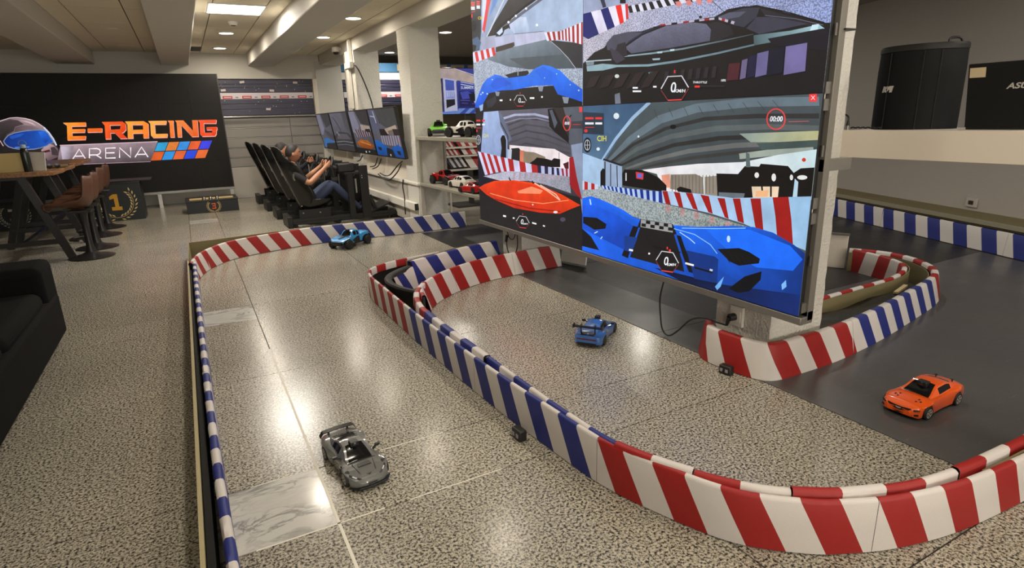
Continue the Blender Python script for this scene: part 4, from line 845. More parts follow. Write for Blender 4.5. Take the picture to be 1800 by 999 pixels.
for a, b, q in ((894, 39, 2), (907, 28, 2), (925, 15, 2), (944, 44, 2.2)): P.ell(a, b, q, q*1.1, (.96, .98, 1), 10)
P.poly([(869, 55), (895, 42), (897, 50), (880, 64), (868, 64)], (.09, .1, .13)); P.poly([(873, 58), (883, 48), (884, 56), (878, 62)], (.82, .88, .96)); P.poly([(887, 53), (895, 49), (895, 58), (884, 62)], (.70, .76, .86))
P.poly([(824, -20), (848, -20), (846, 15), (846, 55), (843, 88), (829, 92)], (.20, .21, .24)); P.poly([(848, -20), (868, -20), (860, 10), (853, 45), (848, 60), (848, 20)], (.85, .87, .95)); P.poly([(857, -20), (868, -20), (860, 12), (852, 58), (848, 52), (854, 15)], (.92, .28, .30)); P.poly([(869, -20), (884, -20), (872, 8), (860, 30), (865, 8)], (.45, .62, .86))
for y, c in ((9, RD), (5, RD), (16, WH), (13, WH)): P.rect(828, y-1.4, 835, y+1.4, c); P.rect(838, y-3.4, 844, y-.6, c)
P.line([(828, 22), (836, 20)], 1, RD); P.rect(828, 25, 831, 31, RD); P.ring(832.5, 46, 3, 9, 1.2, (.06, .06, .07)); P.line([(832.5, 40), (832.5, 52)], .8, (.06, .06, .07)); P.line([(830, 46), (835, 46)], .8, (.06, .06, .07)); P.text('CIH', 845, 32, 7, (.95, .85, .25), 0, .01, .8)
P.poly([(829, 70), (840, 64), (846, 75), (842, 87), (831, 90)], (.30, .40, .52)); P.poly([(830, 78), (838, 80), (836, 90), (831, 90)], (.06, .05, .06))
P.poly([(845, 66), (872, 62), (872, 84), (848, 88)], (.66, .68, .78)); P.poly([(870, 66), (903, 60), (904, 74), (872, 84)], (.72, .74, .85)); P.poly([(872, 83), (904, 74), (905, 80), (900, 85), (872, 92)], (.20, .16, .13))
P.poly([(904, 60), (957, 55), (959, 70), (906, 82)], (.76, .77, .88)); P.line([(904, 60), (957, 55)], 1, (.35, .35, .42))
P.poly([(868, 94), (906, 82), (959, 70), (1030, 78), (1030, 122), (960, 130), (920, 128), (880, 112), (855, 105)], (.47, .53, .58), (.27, .31, .34), (930, 75, 945, 125)); P.poly([(965, 70), (1030, 77), (1030, 121), (1011, 118), (996, 100), (980, 84)], (.18, .18, .2)); P.line([(968, 72), (984, 86), (1000, 103), (1013, 121)], 1, (.75, .76, .8)); P.poly([(895, 103), (990, 96), (1010, 118), (930, 124)], (.30, .34, .37))
P.poly([(828, 112), (855, 103), (885, 116), (930, 122), (1030, 120), (1030, 160), (826, 165)], (.72, .76, .84), spk=1)
P.strip([(957, 57), (985, 55), (1002, 48), (1026, 38)], [(962, 72), (986, 70), (1003, 73), (1026, 79)], [(.93, .92, .98), (.66, .12, .12)]*9); P.strip([(830, 93), (869, 83)], [(833, 111), (872, 97)], [(.90, .90, .98), (.85, .14, .14)]*4)
blue = [(834, 189), (841, 168), (849, 148), (856, 139), (871, 131), (880, 133), (889, 137), (930, 131), (940, 121), (955, 114), (967, 116), (985, 124), (1002, 141), (1026, 158), (1026, 180), (996, 170), (981, 166), (973, 150), (940, 151), (905, 158), (882, 159), (860, 164), (852, 178), (846, 190)]
P.poly([(826, 195), (846, 175), (860, 160), (1000, 148), (1030, 165), (1030, 200), (826, 200)], (.11, .10, .10)); P.poly(blue, (.16, .48, .96), (.10, .36, .88), (900, 120, 900, 180)); P.poly([(862, 150), (872, 137), (886, 137), (900, 148), (870, 158)], (.10, .36, .86)); P.poly([(940, 125), (955, 117), (975, 128), (985, 150), (960, 146)], (.12, .41, .93))
P.poly([(888, 132), (905, 127), (928, 124), (931, 129), (925, 133), (895, 137)], (.10, .10, .11)); P.line([(911, 126), (911, 133)], 1, (.8, .85, .9))
for a, b, q in ((849, 163, 1.5), (846, 166, 1.2), (857, 165, 1.4), (979, 130, 1), (1018, 159, 1.5), (1003, 149, 1), (958, 137, .9), (866, 140, 1)): P.ell(a, b, q, q, (.8, .9, 1), 8)
for a, b, c in ((875, 165, 4), (951, 156, 5), (995, 176, 6)): P.poly([(a-c, b-c), (a+c, b-c*.8), (a+c*.6, b+c), (a-c*.5, b+c*.9)], (.55, .58, .64)); 
P.poly([(843, 186), (850, 183), (849, 194), (845, 196)], (.62, .74, .9)); P.poly([(855, 178), (872, 168), (874, 178), (866, 188), (858, 190)], (.19, .19, .24))
hud(P, 915, 177, 10); P.rect(879, 175, 884, 178, WH); P.rect(932, 171, 940, 174, WH); P.rect(952, 169, 955, 172, WH); P.rect(897, 174, 899, 177, WH)
clip(P, YD+.002, Y1L, ZM+.002, Z1L)
# --- top right: dark car bonnet on pale speckled floor
P = quad('q', Y0L, YD, ZM, Z1L, (.78, .77, .83)); P.k[:] = [1]*4
P.poly([(1024, -60), (1475, -260), (1475, 60), (1024, 110)], (.80, .78, .84), (.60, .66, .86), (1100, 0, 1450, 0), spk=1); P.line([(1248, -2), (1272, 20)], 1.2, (.25, .24, .28)); P.line([(1300, 8), (1380, 12), (1465, -14)], 1, (.45, .45, .55))
P.poly([(1024, -40), (1105, -40), (1104, 6), (1082, 10), (1024, 24)], (.62, .66, .78)); P.poly([(1060, -10), (1066, 12), (1060, 14), (1052, -10)], (.2, .2, .3)); P.rect(1090, -4, 1100, 6, (.05, .05, .06))
for q, c in (([(1022, 25), (1039, 21), (1053, 60), (1034, 69), (1022, 62)], (.06, .10, .42)), ([(1039, 21), (1056, 17), (1068, 53), (1053, 60)], (.90, .88, .96)), ([(1056, 17), (1069, 12.5), (1081, 47), (1068, 53)], (.06, .10, .42)), ([(1069, 12.5), (1082, 10), (1092, 42), (1081, 47)], (.92, .90, .97)), ([(1082, 10), (1092, 8), (1097, 39), (1090, 43)], (.92, .16, .12)), ([(1092, 8), (1099, 7.5), (1102, 35), (1097, 39)], (.92, .90, .97)), ([(1099, 7.5), (1104, 7), (1105, 33), (1101, 35)], (.80, .18, .2))): P.poly(q, c)
P.strip([(1104, 11), (1140, 4), (1180, -4), (1240, -14)], [(1107, 23), (1145, 17), (1187, 8), (1250, -2)], [(.06, .06, .09), (.88, .87, .94)]*9)
for i in range(4): P.poly([(1187+i*18, 3-i*2), (1196+i*18, 2-i*2), (1199+i*18, 10-i*2), (1191+i*18, 12-i*2)], (.88, .52, .50))
P.poly([(1022, 115), (1045, 92), (1062, 84), (1075, 66), (1090, 60), (1104, 56), (1128, 55), (1160, 44), (1215, 36), (1258, 29), (1280, 16), (1308, 11), (1332, 11), (1375, 20), (1450, 40), (1470, 40), (1470, 200), (1022, 200)], (.105, .095, .10))
P.poly([(1066, 76), (1078, 62), (1104, 56), (1130, 57), (1112, 68), (1090, 88), (1068, 88)], (.30, .30, .36)); P.poly([(1098, 84), (1130, 62), (1170, 46), (1215, 39), (1242, 42), (1250, 52), (1248, 72), (1180, 84), (1110, 94)], (.44, .44, .53), (.34, .34, .42), (1150, 50, 1160, 90), spk=.25)
P.poly([(1245, 41), (1262, 38), (1284, 46), (1290, 60), (1262, 72), (1248, 72), (1250, 52)], (.16, .15, .17)); P.poly([(1284, 22), (1308, 14), (1336, 13), (1330, 30), (1308, 48), (1290, 44), (1268, 32)], (.22, .22, .27)); P.poly([(1262, 30), (1282, 22), (1312, 20), (1300, 30), (1275, 34)], (.33, .34, .41)); P.poly([(1336, 14), (1380, 26), (1446, 44), (1440, 50), (1345, 28)], (.17, .16, .19)); P.line([(1290, 16), (1330, 10), (1380, 20), (1450, 40)], 2, (.05, .05, .06)); P.line([(1345, 27), (1400, 33), (1448, 44)], 1.2, (.4, .4, .46))
P.poly([(1330, 30), (1360, 30), (1420, 42), (1335, 60), (1312, 50)], (.24, .24, .3))
P.strip([(1160, 43), (1215, 36), (1262, 30), (1292, 38)], [(1160, 46), (1215, 39), (1262, 34), (1290, 43)], [(.6, .14, .16), (.75, .7, .78), (.1, .1, .14), (.75, .7, .78)]*4); P.line([(1105, 74), (1130, 58), (1158, 46)], 2, (.16, .18, .3))
P.poly([(1030, 108), (1045, 106), (1044, 114), (1032, 116)], (.5, .56, .6)); P.line([(1030, 108), (1075, 105)], 2, (.7, .78, .82))
P.line([(1098, 99), (1145, 94), (1200, 86), (1270, 72), (1325, 60)], [2.5, 3, 3, 2.5, 1.5], (.55, .66, .70), (.28, .30, .33), (1150, 90, 1325, 60)); P.line([(1032, 121), (1060, 118), (1085, 116), (1140, 115), (1190, 108), (1260, 94), (1325, 79), (1370, 66)], [9, 12, 4, 4, 4, 3.5, 3, 3], (.56, .68, .72), (.40, .48, .52), (1080, 0, 1300, 0))
P.poly([(1325, 62), (1390, 54), (1440, 43), (1450, 50), (1430, 66), (1380, 70), (1326, 80)], (.30, .38, .40), (.66, .80, .84), (1330, 70, 1440, 50)); P.poly([(1428, 44), (1440, 42), (1438, 52), (1432, 56), (1440, 62), (1430, 70), (1422, 60)], (.80, .92, .96)); P.poly([(1350, 68), (1448, 50), (1470, 60), (1470, 90), (1360, 80)], (.11, .10, .14))
for a, b, q, c in ((1154, 104, 7, (.62, .72, .76)), (1160, 92, 5, (.75, .86, .9)), (1182, 88, 4, (.8, .9, .95)), (1144, 128, 4, (.4, .48, .52))): P.poly([(a-q, b-1), (a+q, b-2), (a+q*.9, b+1.5), (a-q*.8, b+2)], c)
P.ell(1085, 134, 4, 3.4, (.85, .88, .88), 12); P.poly([(1081, 166), (1090, 163), (1092, 184), (1082, 186)], (.45, .47, .52)); P.ell(1232, 30, 3, 2.6, (.16, .08, .08), 8); P.ell(1152, 49, 3, 2.4, (.12, .1, .12), 8)
P.poly([(1086, 78), (1100, 74), (1104, 98), (1096, 100), (1082, 92)], (.17, .15, .18)); P.poly([(1072, 84), (1086, 90), (1100, 104), (1085, 112), (1078, 104)], (.24, .22, .27))
for i, (a, c) in enumerate(((1282, (.30, .13, .16)), (1305, (.42, .38, .52)), (1317, (.13, .12, .24)), (1332, (.42, .40, .58)), (1352, (.10, .10, .17)), (1382, (.46, .42, .62)))):
    wd = (20, 10, 14, 20, 28, 38)[i]; P.poly([(a, 112-i*6), (a+wd, 110-i*7), (a+wd-4, 140-i*3), (a-4, 142-i*2)], c)
for i in range(7): P.poly([(1170+i*14, 126-i*1.5), (1177+i*14, 125-i*1.5), (1174+i*14, 142-i), (1167+i*14, 143-i)], (.19, .16, .18))
for i in range(5): P.poly([(1040+i*26, 135-i*2), (1056+i*26, 132-i*2), (1046+i*24, 152), (1030+i*24, 156)], (.18, .14, .15))
hud(P, 1187, 155, 22, -.05); P.rect(1113, 153, 1122, 156, WH); P.rect(1113, 159, 1128, 162, WH); P.rect(1149, 151, 1155, 154, WH); P.text('THROTTLE', 1231, 145, 5, WH, .2, .015); P.rect(1222, 150.5, 1231, 154, RD); P.rect(1231, 150, 1275, 153, (.16, .15, .15)); P.text('18%', 1272, 141.5, 5.5, WH, .2, .015)
clip(P, Y0L, YD-.002, ZM+.002, Z1L)
# --- bottom left: orange bonnet, bend in front
P = quad('q', YD, Y1L, Z0L, ZM, (.12, .11, .12))
P.poly([(870, 190), (1030, 183), (1030, 350), (870, 310)], (.40, .39, .44), (.22, .21, .23), (940, 190, 950, 262))
for i in range(5): P.line([(893-i*1, 220+i*11), (925, 208+i*11), (960, 212+i*12), (1003, 238+i*8)], 3, (.27+.03*(i % 2), .26+.03*(i % 2), .29+.03*(i % 2)))
P.line([(880, 210), (905, 202), (940, 201), (966, 207)], 4, (.68, .70, .82)); P.line([(884, 217), (912, 209), (944, 208), (968, 214)], 2, (.52, .53, .62))
P.poly([(850, 197), (876, 195), (881, 222), (894, 246), (893, 285), (842, 268), (846, 230)], (.66, .74, .90), (.55, .63, .80), (860, 200, 880, 280)); P.poly([(876, 195), (884, 204), (900, 245), (894, 250), (880, 222)], (.40, .43, .52)); P.line([(880, 215), (893, 240), (893, 262)], 1.5, (.15, .15, .18))
P.poly([(994, 187), (1030, 183), (1030, 300), (1004, 300), (1003, 262), (1000, 230), (998, 205)], (.34, .36, .40)); P.poly([(1004, 255), (1030, 250), (1030, 430), (1020, 345), (1006, 274)], (.55, .60, .70)); P.poly([(963, 192), (974, 190), (984, 212), (1000, 240), (1000, 252), (975, 232), (966, 222)], (.09, .08, .09)); P.poly([(966, 194), (971, 193), (980, 216), (975, 226)], (.34, .36, .42)); P.poly([(973, 190), (990, 188), (1000, 222), (1001, 240), (984, 212)], (.20, .17, .17)); P.poly([(1002, 214), (1030, 212), (1030, 226), (1002, 226)], (.25, .25, .28))
P.poly([(896, 255), (930, 258), (975, 262), (1004, 278), (1005, 300), (896, 286)], (.95, .90, .91)); P.line([(983, 268), (983, 290)], 1, (.4, .38, .4))
P.poly([(899, 261), (912, 260), (917, 266), (914, 285), (898, 283)], (.13, .12, .13)); P.poly([(914, 264), (922, 265), (920, 286), (914, 285)], (.85, .50, .38)); P.poly([(921, 266), (940, 268), (959, 276), (957, 290), (920, 287)], (.56, .50, .42)); P.poly([(930, 288), (940, 281), (944, 277), (960, 279), (970, 282), (974, 278), (985, 280), (985, 294), (950, 294)], (.06, .05, .06)); P.poly([(893, 263), (900, 263), (899, 280), (893, 279)], (.75, .78, .85)); P.poly([(880, 244), (883, 238), (887, 238), (890, 246), (890, 280), (880, 277), (882, 260)], (.09, .07, .08))
P.poly([(990, 288), (1000, 284), (1000, 298), (995, 300)], (.30, .10, .14))
P.poly([(834, 262), (852, 270), (870, 330), (834, 335)], (.10, .09, .16)); P.poly([(850, 310), (895, 300), (945, 303), (1001, 310), (1004, 340), (960, 325), (930, 318), (880, 318)], (.78, .78, .86), (.62, .62, .68), (930, 300, 960, 330), spk=.8)
for i in range(9): P.line([(905+i*10, 303), (903+i*10, 316)], 3, (.70, .60, .64))
P.strip([(840, 266), (865, 272), (895, 279), (945, 291)], [(853, 308), (875, 303), (898, 301), (946, 304)], [(.84, .84, .96), (.70, .15, .15)]*7); P.strip([(945, 291), (970, 294), (987, 296)], [(946, 304), (970, 307), (989, 309)], [(.13, .13, .26), (.74, .76, .90)]*4); P.strip([(987, 296), (1002, 297)], [(989, 309), (1002, 311)], [(.6, .13, .18), (.8, .78, .9)]*2)
P.poly([(1001, 278), (1008, 275), (1014, 310), (1024, 352), (1012, 340), (1002, 325)], (.62, .10, .14))
org = [(842, 330), (852, 324), (870, 318), (905, 317), (935, 321), (960, 330), (988, 342), (1021, 361), (1003, 368), (985, 376), (950, 374), (905, 366), (872, 352), (855, 342)]
P.poly(org, (.98, .30, .08), (.80, .16, .06), (930, 318, 920, 375)); P.poly([(870, 321), (905, 319), (945, 327), (958, 336), (905, 338), (868, 332)], (.90, .22, .07)); P.poly([(910, 336), (935, 328), (955, 335), (950, 341), (912, 340)], (1, .58, .42)); P.line([(940, 322), (962, 335), (985, 352)], 2.5, (.99, .72, .60)); P.line([(950, 325), (978, 342), (985, 352)], 1.5, (1, .82, .74)); P.line([(862, 340), (905, 352), (955, 358), (1000, 352)], 1.4, (1, .60, .42)); P.line([(870, 350), (930, 366), (985, 372)], 2, (.60, .08, .05))
P.line([(895, 312), (898, 318)], 2, (.1, .05, .05)); P.line([(936, 318), (938, 323)], 2, (.1, .05, .05)); P.ell(977, 373, 4, 2.2, (.95, .9, .88), 10); P.ell(937, 360, 1.4, 1.4, (1, .9, .8), 8); P.ell(990, 386, 5, 4, (.30, .28, .36), 10)
hud(P, 919.5, 390.5, 10.5, .14); P.poly([(885, 378), (890, 379), (890, 382), (885, 381)], WH); P.poly([(902, 382), (905, 382.5), (905, 385), (902, 384.5)], WH); P.poly([(936, 390.5), (943.5, 392.5), (943.5, 395), (936, 393)], WH); P.poly([(955, 395.5), (958.5, 396.5), (958.5, 399), (955, 398)], WH)
P.poly([(834, 197), (851, 196), (848, 236), (846, 268), (838, 262)], (.12, .11, .13))
for y, c in ((212, RD), (219, WH)): P.rect(838, y-1.5, 845, y+1.5, c); P.rect(848, y-1.5, 853, y+1.5, c)
P.line([(838, 225), (847, 225)], 1, RD); P.rect(838, 228, 840, 232, RD); P.ring(841.5, 246, 3.4, 8, 1, (.8, .82, .86)); P.line([(841.5, 240), (841.5, 252)], .8, (.8, .82, .86)); P.line([(839, 246), (844, 246)], .8, (.8, .82, .86)); P.text('CIH', 854.5, 239, 8, (.95, .90, .30), 0, .01, .7)
P.ring(997.5, 217, 6.3, 12.6, 1.6, (.92, .27, .26)); P.text('00:00', 997.5, 217, 7, WH, .2, .03, .55); P.line([(1008, 219), (1022, 219)], .8, RD); P.rect(1019, 188, 1026, 197, (.92, .27, .28)); P.line([(1005, 202), (1002, 206)], 2, (.08, .08, .1))
clip(P, YD+.002, Y1L, Z0L, ZM-.002)
# --- bottom right: blue bonnet on the straight
P = quad('q', Y0L, YD, Z0L, ZM, (.30, .33, .34))
P.poly([(1022, 186), (1450, 160), (1440, 300), (1022, 290)], (.31, .36, .38), (.25, .27, .28), (1200, 180, 1230, 290))
P.poly([(1022, 186), (1140, 179), (1105, 215), (1062, 285), (1022, 275)], (.22, .34, .47), (.34, .46, .58), (1100, 185, 1040, 270))
for i, (pts, wd, c) in enumerate((([(1058, 282), (1082, 245), (1112, 208), (1142, 180)], [3, 5, 6, 6], (.62, .74, .86)), ([(1068, 285), (1108, 245), (1160, 210), (1225, 190), (1320, 180), (1440, 178)], [5, 11, 15, 16, 16, 16], (.40, .46, .50)), ([(1070, 288), (1112, 255), (1170, 226), (1240, 209), (1330, 204), (1440, 204)], [4, 5, 6, 7, 8, 9], (.20, .20, .20)), ([(1080, 290), (1120, 262), (1180, 240), (1260, 226), (1350, 223), (1440, 226)], [4, 7, 9, 10, 10, 10], (.36, .39, .39)), ([(1085, 294), (1125, 275), (1185, 255), (1265, 243), (1350, 240), (1440, 244)], [3, 5, 7, 8, 8, 8], (.18, .18, .175)), ([(1100, 297), (1150, 280), (1210, 266), (1290, 256), (1370, 252), (1440, 254)], [3, 6, 8, 9, 9, 9], (.42, .43, .42)), ([(1110, 300), (1160, 288), (1220, 277), (1300, 268), (1400, 262)], [3, 5, 6, 6, 6], (.24, .24, .23)), ([(1300, 275), (1360, 268), (1430, 262)], [10, 12, 14], (.62, .66, .62)))): P.line(pts, wd, c)
for i in range(9): P.line([(1150+i*26, 192-i*2), (1156+i*27, 208-i*2)], .8, (.22, .23, .24))
P.poly([(1300, 235), (1440, 230), (1440, 250), (1320, 250)], (.55, .62, .60), (.75, .74, .55), (1300, 240, 1430, 240)); P.poly([(1330, 252), (1440, 246), (1440, 258), (1340, 264)], (.27, .33, .32))
P.poly([(1128, 299), (1175, 293), (1228, 288), (1306, 285), (1370, 272), (1440, 262), (1440, 352), (1300, 348), (1165, 336), (1155, 306)], (.95, .93, .94), (.80, .90, .92), (1250, 300, 1430, 280))
P.poly([(1179, 307), (1223, 306), (1236, 312), (1238, 345), (1178, 332)], (.55, .51, .46)); P.poly([(1239, 311), (1261, 309), (1262, 346), (1239, 342)], (.60, .56, .50))
for i in range(13): P.line([(1182+i*6, 308), (1182+i*6, 340)], 1.2, (.42, .39, .35))
P.poly([(1163, 308), (1178, 306), (1179, 330), (1166, 330)], (.92, .62, .52)); P.poly([(1094, 306), (1098, 298), (1130, 299), (1158, 312), (1172, 326), (1172, 338), (1095, 326)], (.06, .055, .06)); P.poly([(1118, 302), (1132, 304.5), (1131, 316), (1119, 314)], (.85, .22, .25)); P.poly([(1121, 305), (1129, 306), (1128.5, 313), (1121, 312)], (.35, .45, .85)); P.line([(1101, 304), (1101, 318)], 2, (.9, .9, .92)); P.poly([(1190, 332), (1196, 328), (1215, 333), (1217, 340), (1192, 337)], (.06, .05, .06))
P.poly([(1022, 268), (1061, 282), (1061, 334), (1022, 322)], (.66, .78, .90)); P.poly([(1061, 280), (1094, 291), (1094, 330), (1061, 330)], (.60, .68, .80)); P.line([(1061, 280), (1094, 291)], 3.5, (.14, .13, .15)); P.line([(1064, 284), (1064, 330)], 2, (.12, .12, .14)); P.line([(1074, 288), (1074, 330)], 1.6, (.2, .2, .22)); P.line([(1085, 291), (1086, 330)], 1.6, (.16, .16, .18)); P.poly([(1056, 302), (1060, 296), (1063, 297), (1064, 310), (1063, 329), (1056, 329)], (.08, .07, .08))
P.poly([(1260, 305), (1298, 306), (1310, 292), (1335, 293), (1338, 288), (1352, 289), (1386, 292), (1396, 304), (1408, 296), (1440, 294), (1440, 350), (1262, 348)], (.065, .055, .055)); P.poly([(1264, 338), (1310, 340), (1308, 348), (1264, 347)], (.42, .46, .50)); P.poly([(1312, 268), (1318, 270), (1320, 294), (1312, 294)], (.36, .42, .42))
for q in ([(1322, 328), (1370, 328), (1368, 348), (1324, 348)],): P.poly(q, (.92, .82, .70))
for a, b, rx, ry in ((1331, 308, 4, 5), (1361, 312, 4, 7), (1392, 312, 3, 5), (1411, 312, 9, 4)): P.ell(a, b, rx, ry, (.93, .93, .92), 14)
P.poly([(1398, 314), (1404, 320), (1402, 348), (1394, 348)], (.75, .88, .95)); P.line([(1340, 328), (1342, 346)], 3, (.06, .05, .05)); P.line([(1356, 328), (1356, 346)], 3, (.06, .05, .05)); P.ell(1414, 281, 3.6, 3.6, (.82, .25, .14), 12); P.poly([(1330, 336), (1352, 334), (1350, 346), (1328, 346)], (.95, .72, .52))
P.poly([(1022, 328), (1062, 328), (1163, 357), (1240, 376), (1320, 400), (1290, 402), (1190, 400), (1140, 390), (1090, 372), (1050, 355), (1022, 352)], (.70, .74, .76), (.58, .62, .60), (1100, 340, 1250, 395), spk=1)
P.strip([(1022, 317), (1052, 325)], [(1022, 334), (1052, 333)], [(.82, .84, .93), (.72, .15, .15), (.82, .84, .93), (.72, .15, .15), (.82, .84, .93)])
P.strip([(1058, 326), (1085, 329), (1120, 333), (1164, 337)], [(1060, 331), (1087, 338), (1122, 347), (1164, 357)], [(.72, .83, .97), (.10, .18, .58)]*12)
P.poly([(1164, 335), (1232, 341), (1289, 348), (1359, 347), (1440, 345), (1440, 450), (1396, 432), (1310, 394), (1246, 374), (1166, 357)], (.70, .80, .92), (.60, .76, .90), (1170, 350, 1430, 400))
for q in ([(1165, 336), (1174, 336), (1180, 360), (1171, 358)], [(1185, 337), (1196, 339), (1202, 365), (1194, 363)], [(1206, 339), (1218, 340), (1228, 370), (1219, 367)], [(1232, 342), (1247, 345), (1254, 376), (1246, 373)], [(1262, 348), (1275, 349), (1282, 385), (1275, 382)], [(1289, 349), (1302, 349), (1309, 393), (1298, 389)], [(1320, 349), (1338, 349), (1343, 406), (1329, 401)], [(1359, 347), (1387, 346), (1392, 385), (1395, 431), (1367, 417), (1364, 380)]): P.poly(q, (.62, .10, .09))
for i, q in enumerate(((1171, 360), (1196, 366), (1221, 372), (1248, 379), (1276, 388))): P.poly([(q[0], q[1]), (q[0]+9, q[1]+2), (q[0]+8, q[1]+14), (q[0], q[1]+12)], (.72, .58, .58), spk=.6)
bl = [(1022, 349), (1040, 345), (1055, 350), (1078, 360), (1098, 370), (1115, 382), (1128, 386), (1186, 396), (1230, 399), (1290, 397), (1325, 399), (1360, 409), (1396, 430), (1425, 452), (1425, 570), (1022, 440)]
P.poly(bl, (.10, .42, .98), (.03, .16, .42), (1200, 400, 1230, 515)); P.poly([(1022, 360), (1050, 362), (1090, 380), (1118, 400), (1100, 440), (1060, 420), (1022, 400)], (.09, .38, .94), (.05, .26, .70), (1050, 370, 1060, 430)); P.poly([(1240, 402), (1320, 404), (1390, 432), (1412, 456), (1395, 476), (1330, 470), (1280, 440)], (.10, .43, .98))
P.poly([(1022, 400), (1040, 416), (1054, 440), (1022, 432)], (.05, .06, .09)); P.poly([(1150, 470), (1270, 500), (1420, 520), (1420, 570), (1250, 520)], (.02, .06, .17), (.04, .17, .45), (1200, 500, 1400, 500)); P.poly([(1282, 507), (1310, 486), (1340, 477), (1338, 492), (1318, 512), (1298, 515)], (.02, .03, .06))
P.poly([(1026, 381), (1050, 383), (1067, 394), (1065, 402), (1046, 404), (1026, 392)], (.05, .05, .06)); P.poly([(1262, 438), (1300, 436), (1318, 443), (1337, 455), (1335, 463), (1300, 467), (1284, 460)], (.045, .045, .055))
for i in range(6): P.line([(1270+i*11, 440+i*2.6), (1284+i*9, 462)], .8, (.12, .12, .13)); P.line([(1030+i*6, 383+i*1.5), (1042+i*4, 402)], .7, (.11, .11, .12))
P.poly([(1127, 385), (1184, 394), (1190, 409), (1204, 478), (1102, 450)], (.10, .095, .10)); P.poly([(1128, 386), (1182, 394), (1184, 409), (1127, 399)], (.62, .62, .62))
for i in range(7):
    for j in range(2):
        if (i+j) % 2: a, b = 1129+i*7.8, 386.5+i*1.15+j*6; P.poly([(a, b), (a+7.6, b+1), (a+7.4, b+6.6), (a-.3, b+5.6)], (.07, .07, .08)); P.z -= 1
P.z += 1
P.poly([(1114, 397), (1123, 399), (1105, 454), (1094, 449)], (.06, .06, .07)); P.poly([(1190, 413), (1198, 415), (1206, 438), (1226, 482), (1212, 478), (1198, 440)], (.06, .06, .07)); P.line([(1125, 400), (1107, 452)], 3, (.10, .36, .86)); P.line([(1188, 412), (1207, 474)], 4, (.09, .33, .78))
P.line([(1186, 402), (1222, 412), (1250, 430), (1262, 446)], 1.4, (.55, .78, 1)); P.line([(1196, 408), (1214, 420), (1223, 428)], 1.4, (.75, .9, 1)); P.line([(1200, 401), (1260, 402), (1312, 401)], 1.4, (.55, .80, 1)); P.ell(1282, 420, 3, 6, (.8, .92, 1), 10); P.poly([(1375, 500), (1383, 492), (1384, 504), (1376, 510)], (.5, .74, .98)); P.poly([(1258, 504), (1274, 486), (1268, 504), (1262, 510)], (.45, .70, .96)); P.line([(1038, 350), (1040, 360)], 2, (.8, .92, 1)); P.line([(1046, 410), (1052, 407)], 1.6, (.75, .88, 1)); P.line([(1057, 420), (1060, 416)], 1.4, (.75, .88, 1))
P.poly([(1099, 414), (1122, 418), (1112, 444), (1099, 440)], (.07, .24, .55)); P.poly([(1208, 440), (1258, 451), (1264, 456), (1262, 498), (1222, 490)], (.05, .20, .50))
P.line([(1107, 439), (1114, 440.5)], 3.4, WH); P.line([(1141, 445.5), (1144, 446)], 3, WH); P.line([(1206, 462.5), (1221, 466.5)], 3.4, WH); P.line([(1222, 470), (1254, 479)], 3, (.06, .06, .07)); P.line([(1249, 474), (1254, 475.5)], 3.4, (.8, .86, .95)); P.line([(1150, 434), (1198, 444)], 2, (.06, .06, .07))
hud(P, 1174.5, 460, 18, .14); P.ell(1179, 440.5, 2, 2.4, RD, 10)
P.poly([(1026, 197), (1063, 199), (1063, 237), (1026, 235)], (.16, .22, .28))
for y, c in ((208, RD), (217, WH)): P.rect(1030, y-1.8, 1045, y+1.8, c); P.rect(1048, y-1.8, 1060, y+1.8, c)
P.line([(1030, 224), (1046, 224)], 1, RD); P.ell(1031.5, 230, 3.2, 3, RD, 12); P.ell(1034, 255, 7, 13.5, (.10, .11, .13), 24); P.ring(1034, 255, 4.6, 9, 1.1, (.8, .83, .86)); P.line([(1034, 246), (1034, 264)], .9, (.8, .83, .86)); P.line([(1029.6, 255), (1038.4, 255)], .9, (.8, .83, .86)); P.text('CIH', 1059.5, 244, 13.5, (.93, .90, .30), 0, .012, .75)
for a, b, rx, ry in ((1085, 204, 5, 5.5), (1053, 262, 3, 3), (1124, 240, 1.6, 2)): P.ell(a, b, rx, ry, (.90, .95, .97), 12)
P.ell(1185, 223, 5.5, 4, (.06, .055, .07), 14)
P.ring(1366, 209.5, 16, 18, 2.2, (.92, .27, .26)); P.text('00:00', 1366, 209.5, 13, WH, .2, .02, .78); P.line([(1388, 214), (1424, 213)], 1.1, (.80, .36, .36)); P.rect(1424.5, 164.5, 1438, 179, (.93, .24, .25)); P.line([(1428, 168), (1434.5, 175.5)], .8, WH); P.line([(1434.5, 168), (1428, 175.5)], .8, WH)
clip(P, Y0L, YD-.002, Z0L, ZM-.002)
# cables and socket on the near pillar
sk = thing('wall_socket', 'white wall socket with a black plug on the near pillar', 'socket', (2.645, 2.217, .262))
MB().box(-.016, .004, -.045, .045, -.06, .06, M_WHITE).build('plate', sk, bevel=.004); MB().box(-.020, -.014, -.034, .034, -.034, .034, M_WHITE).build('insert', sk, bevel=.003)
pc = thing('power_cable', 'black power cable plugged into the near pillar, looping down from the video wall', 'cable', (0, 0, 0))
MB().cyl((2.630, 2.225, .258), (2.596, 2.235, .256), .022, M_CABLE, 14).cyl((2.600, 2.238, .256), (2.595, 2.25, .205), .014, M_CABLE, 10, .008).build('plug', pc, smooth=40)
pts = [(2.595, 2.25, .205), (2.575, 2.30, .21), (2.545, 2.38, .222), (2.52, 2.46, .19), (2.525, 2.56, .09), (2.545, 2.66, .02), (2.56, 2.735, .035), (2.565, 2.765, .12), (2.565, 2.775, .25), (2.57, 2.74, .40)]
MB().tube(catmull(pts, 6), .0055, M_CABLE, 8).build('cord', pc, smooth=60)
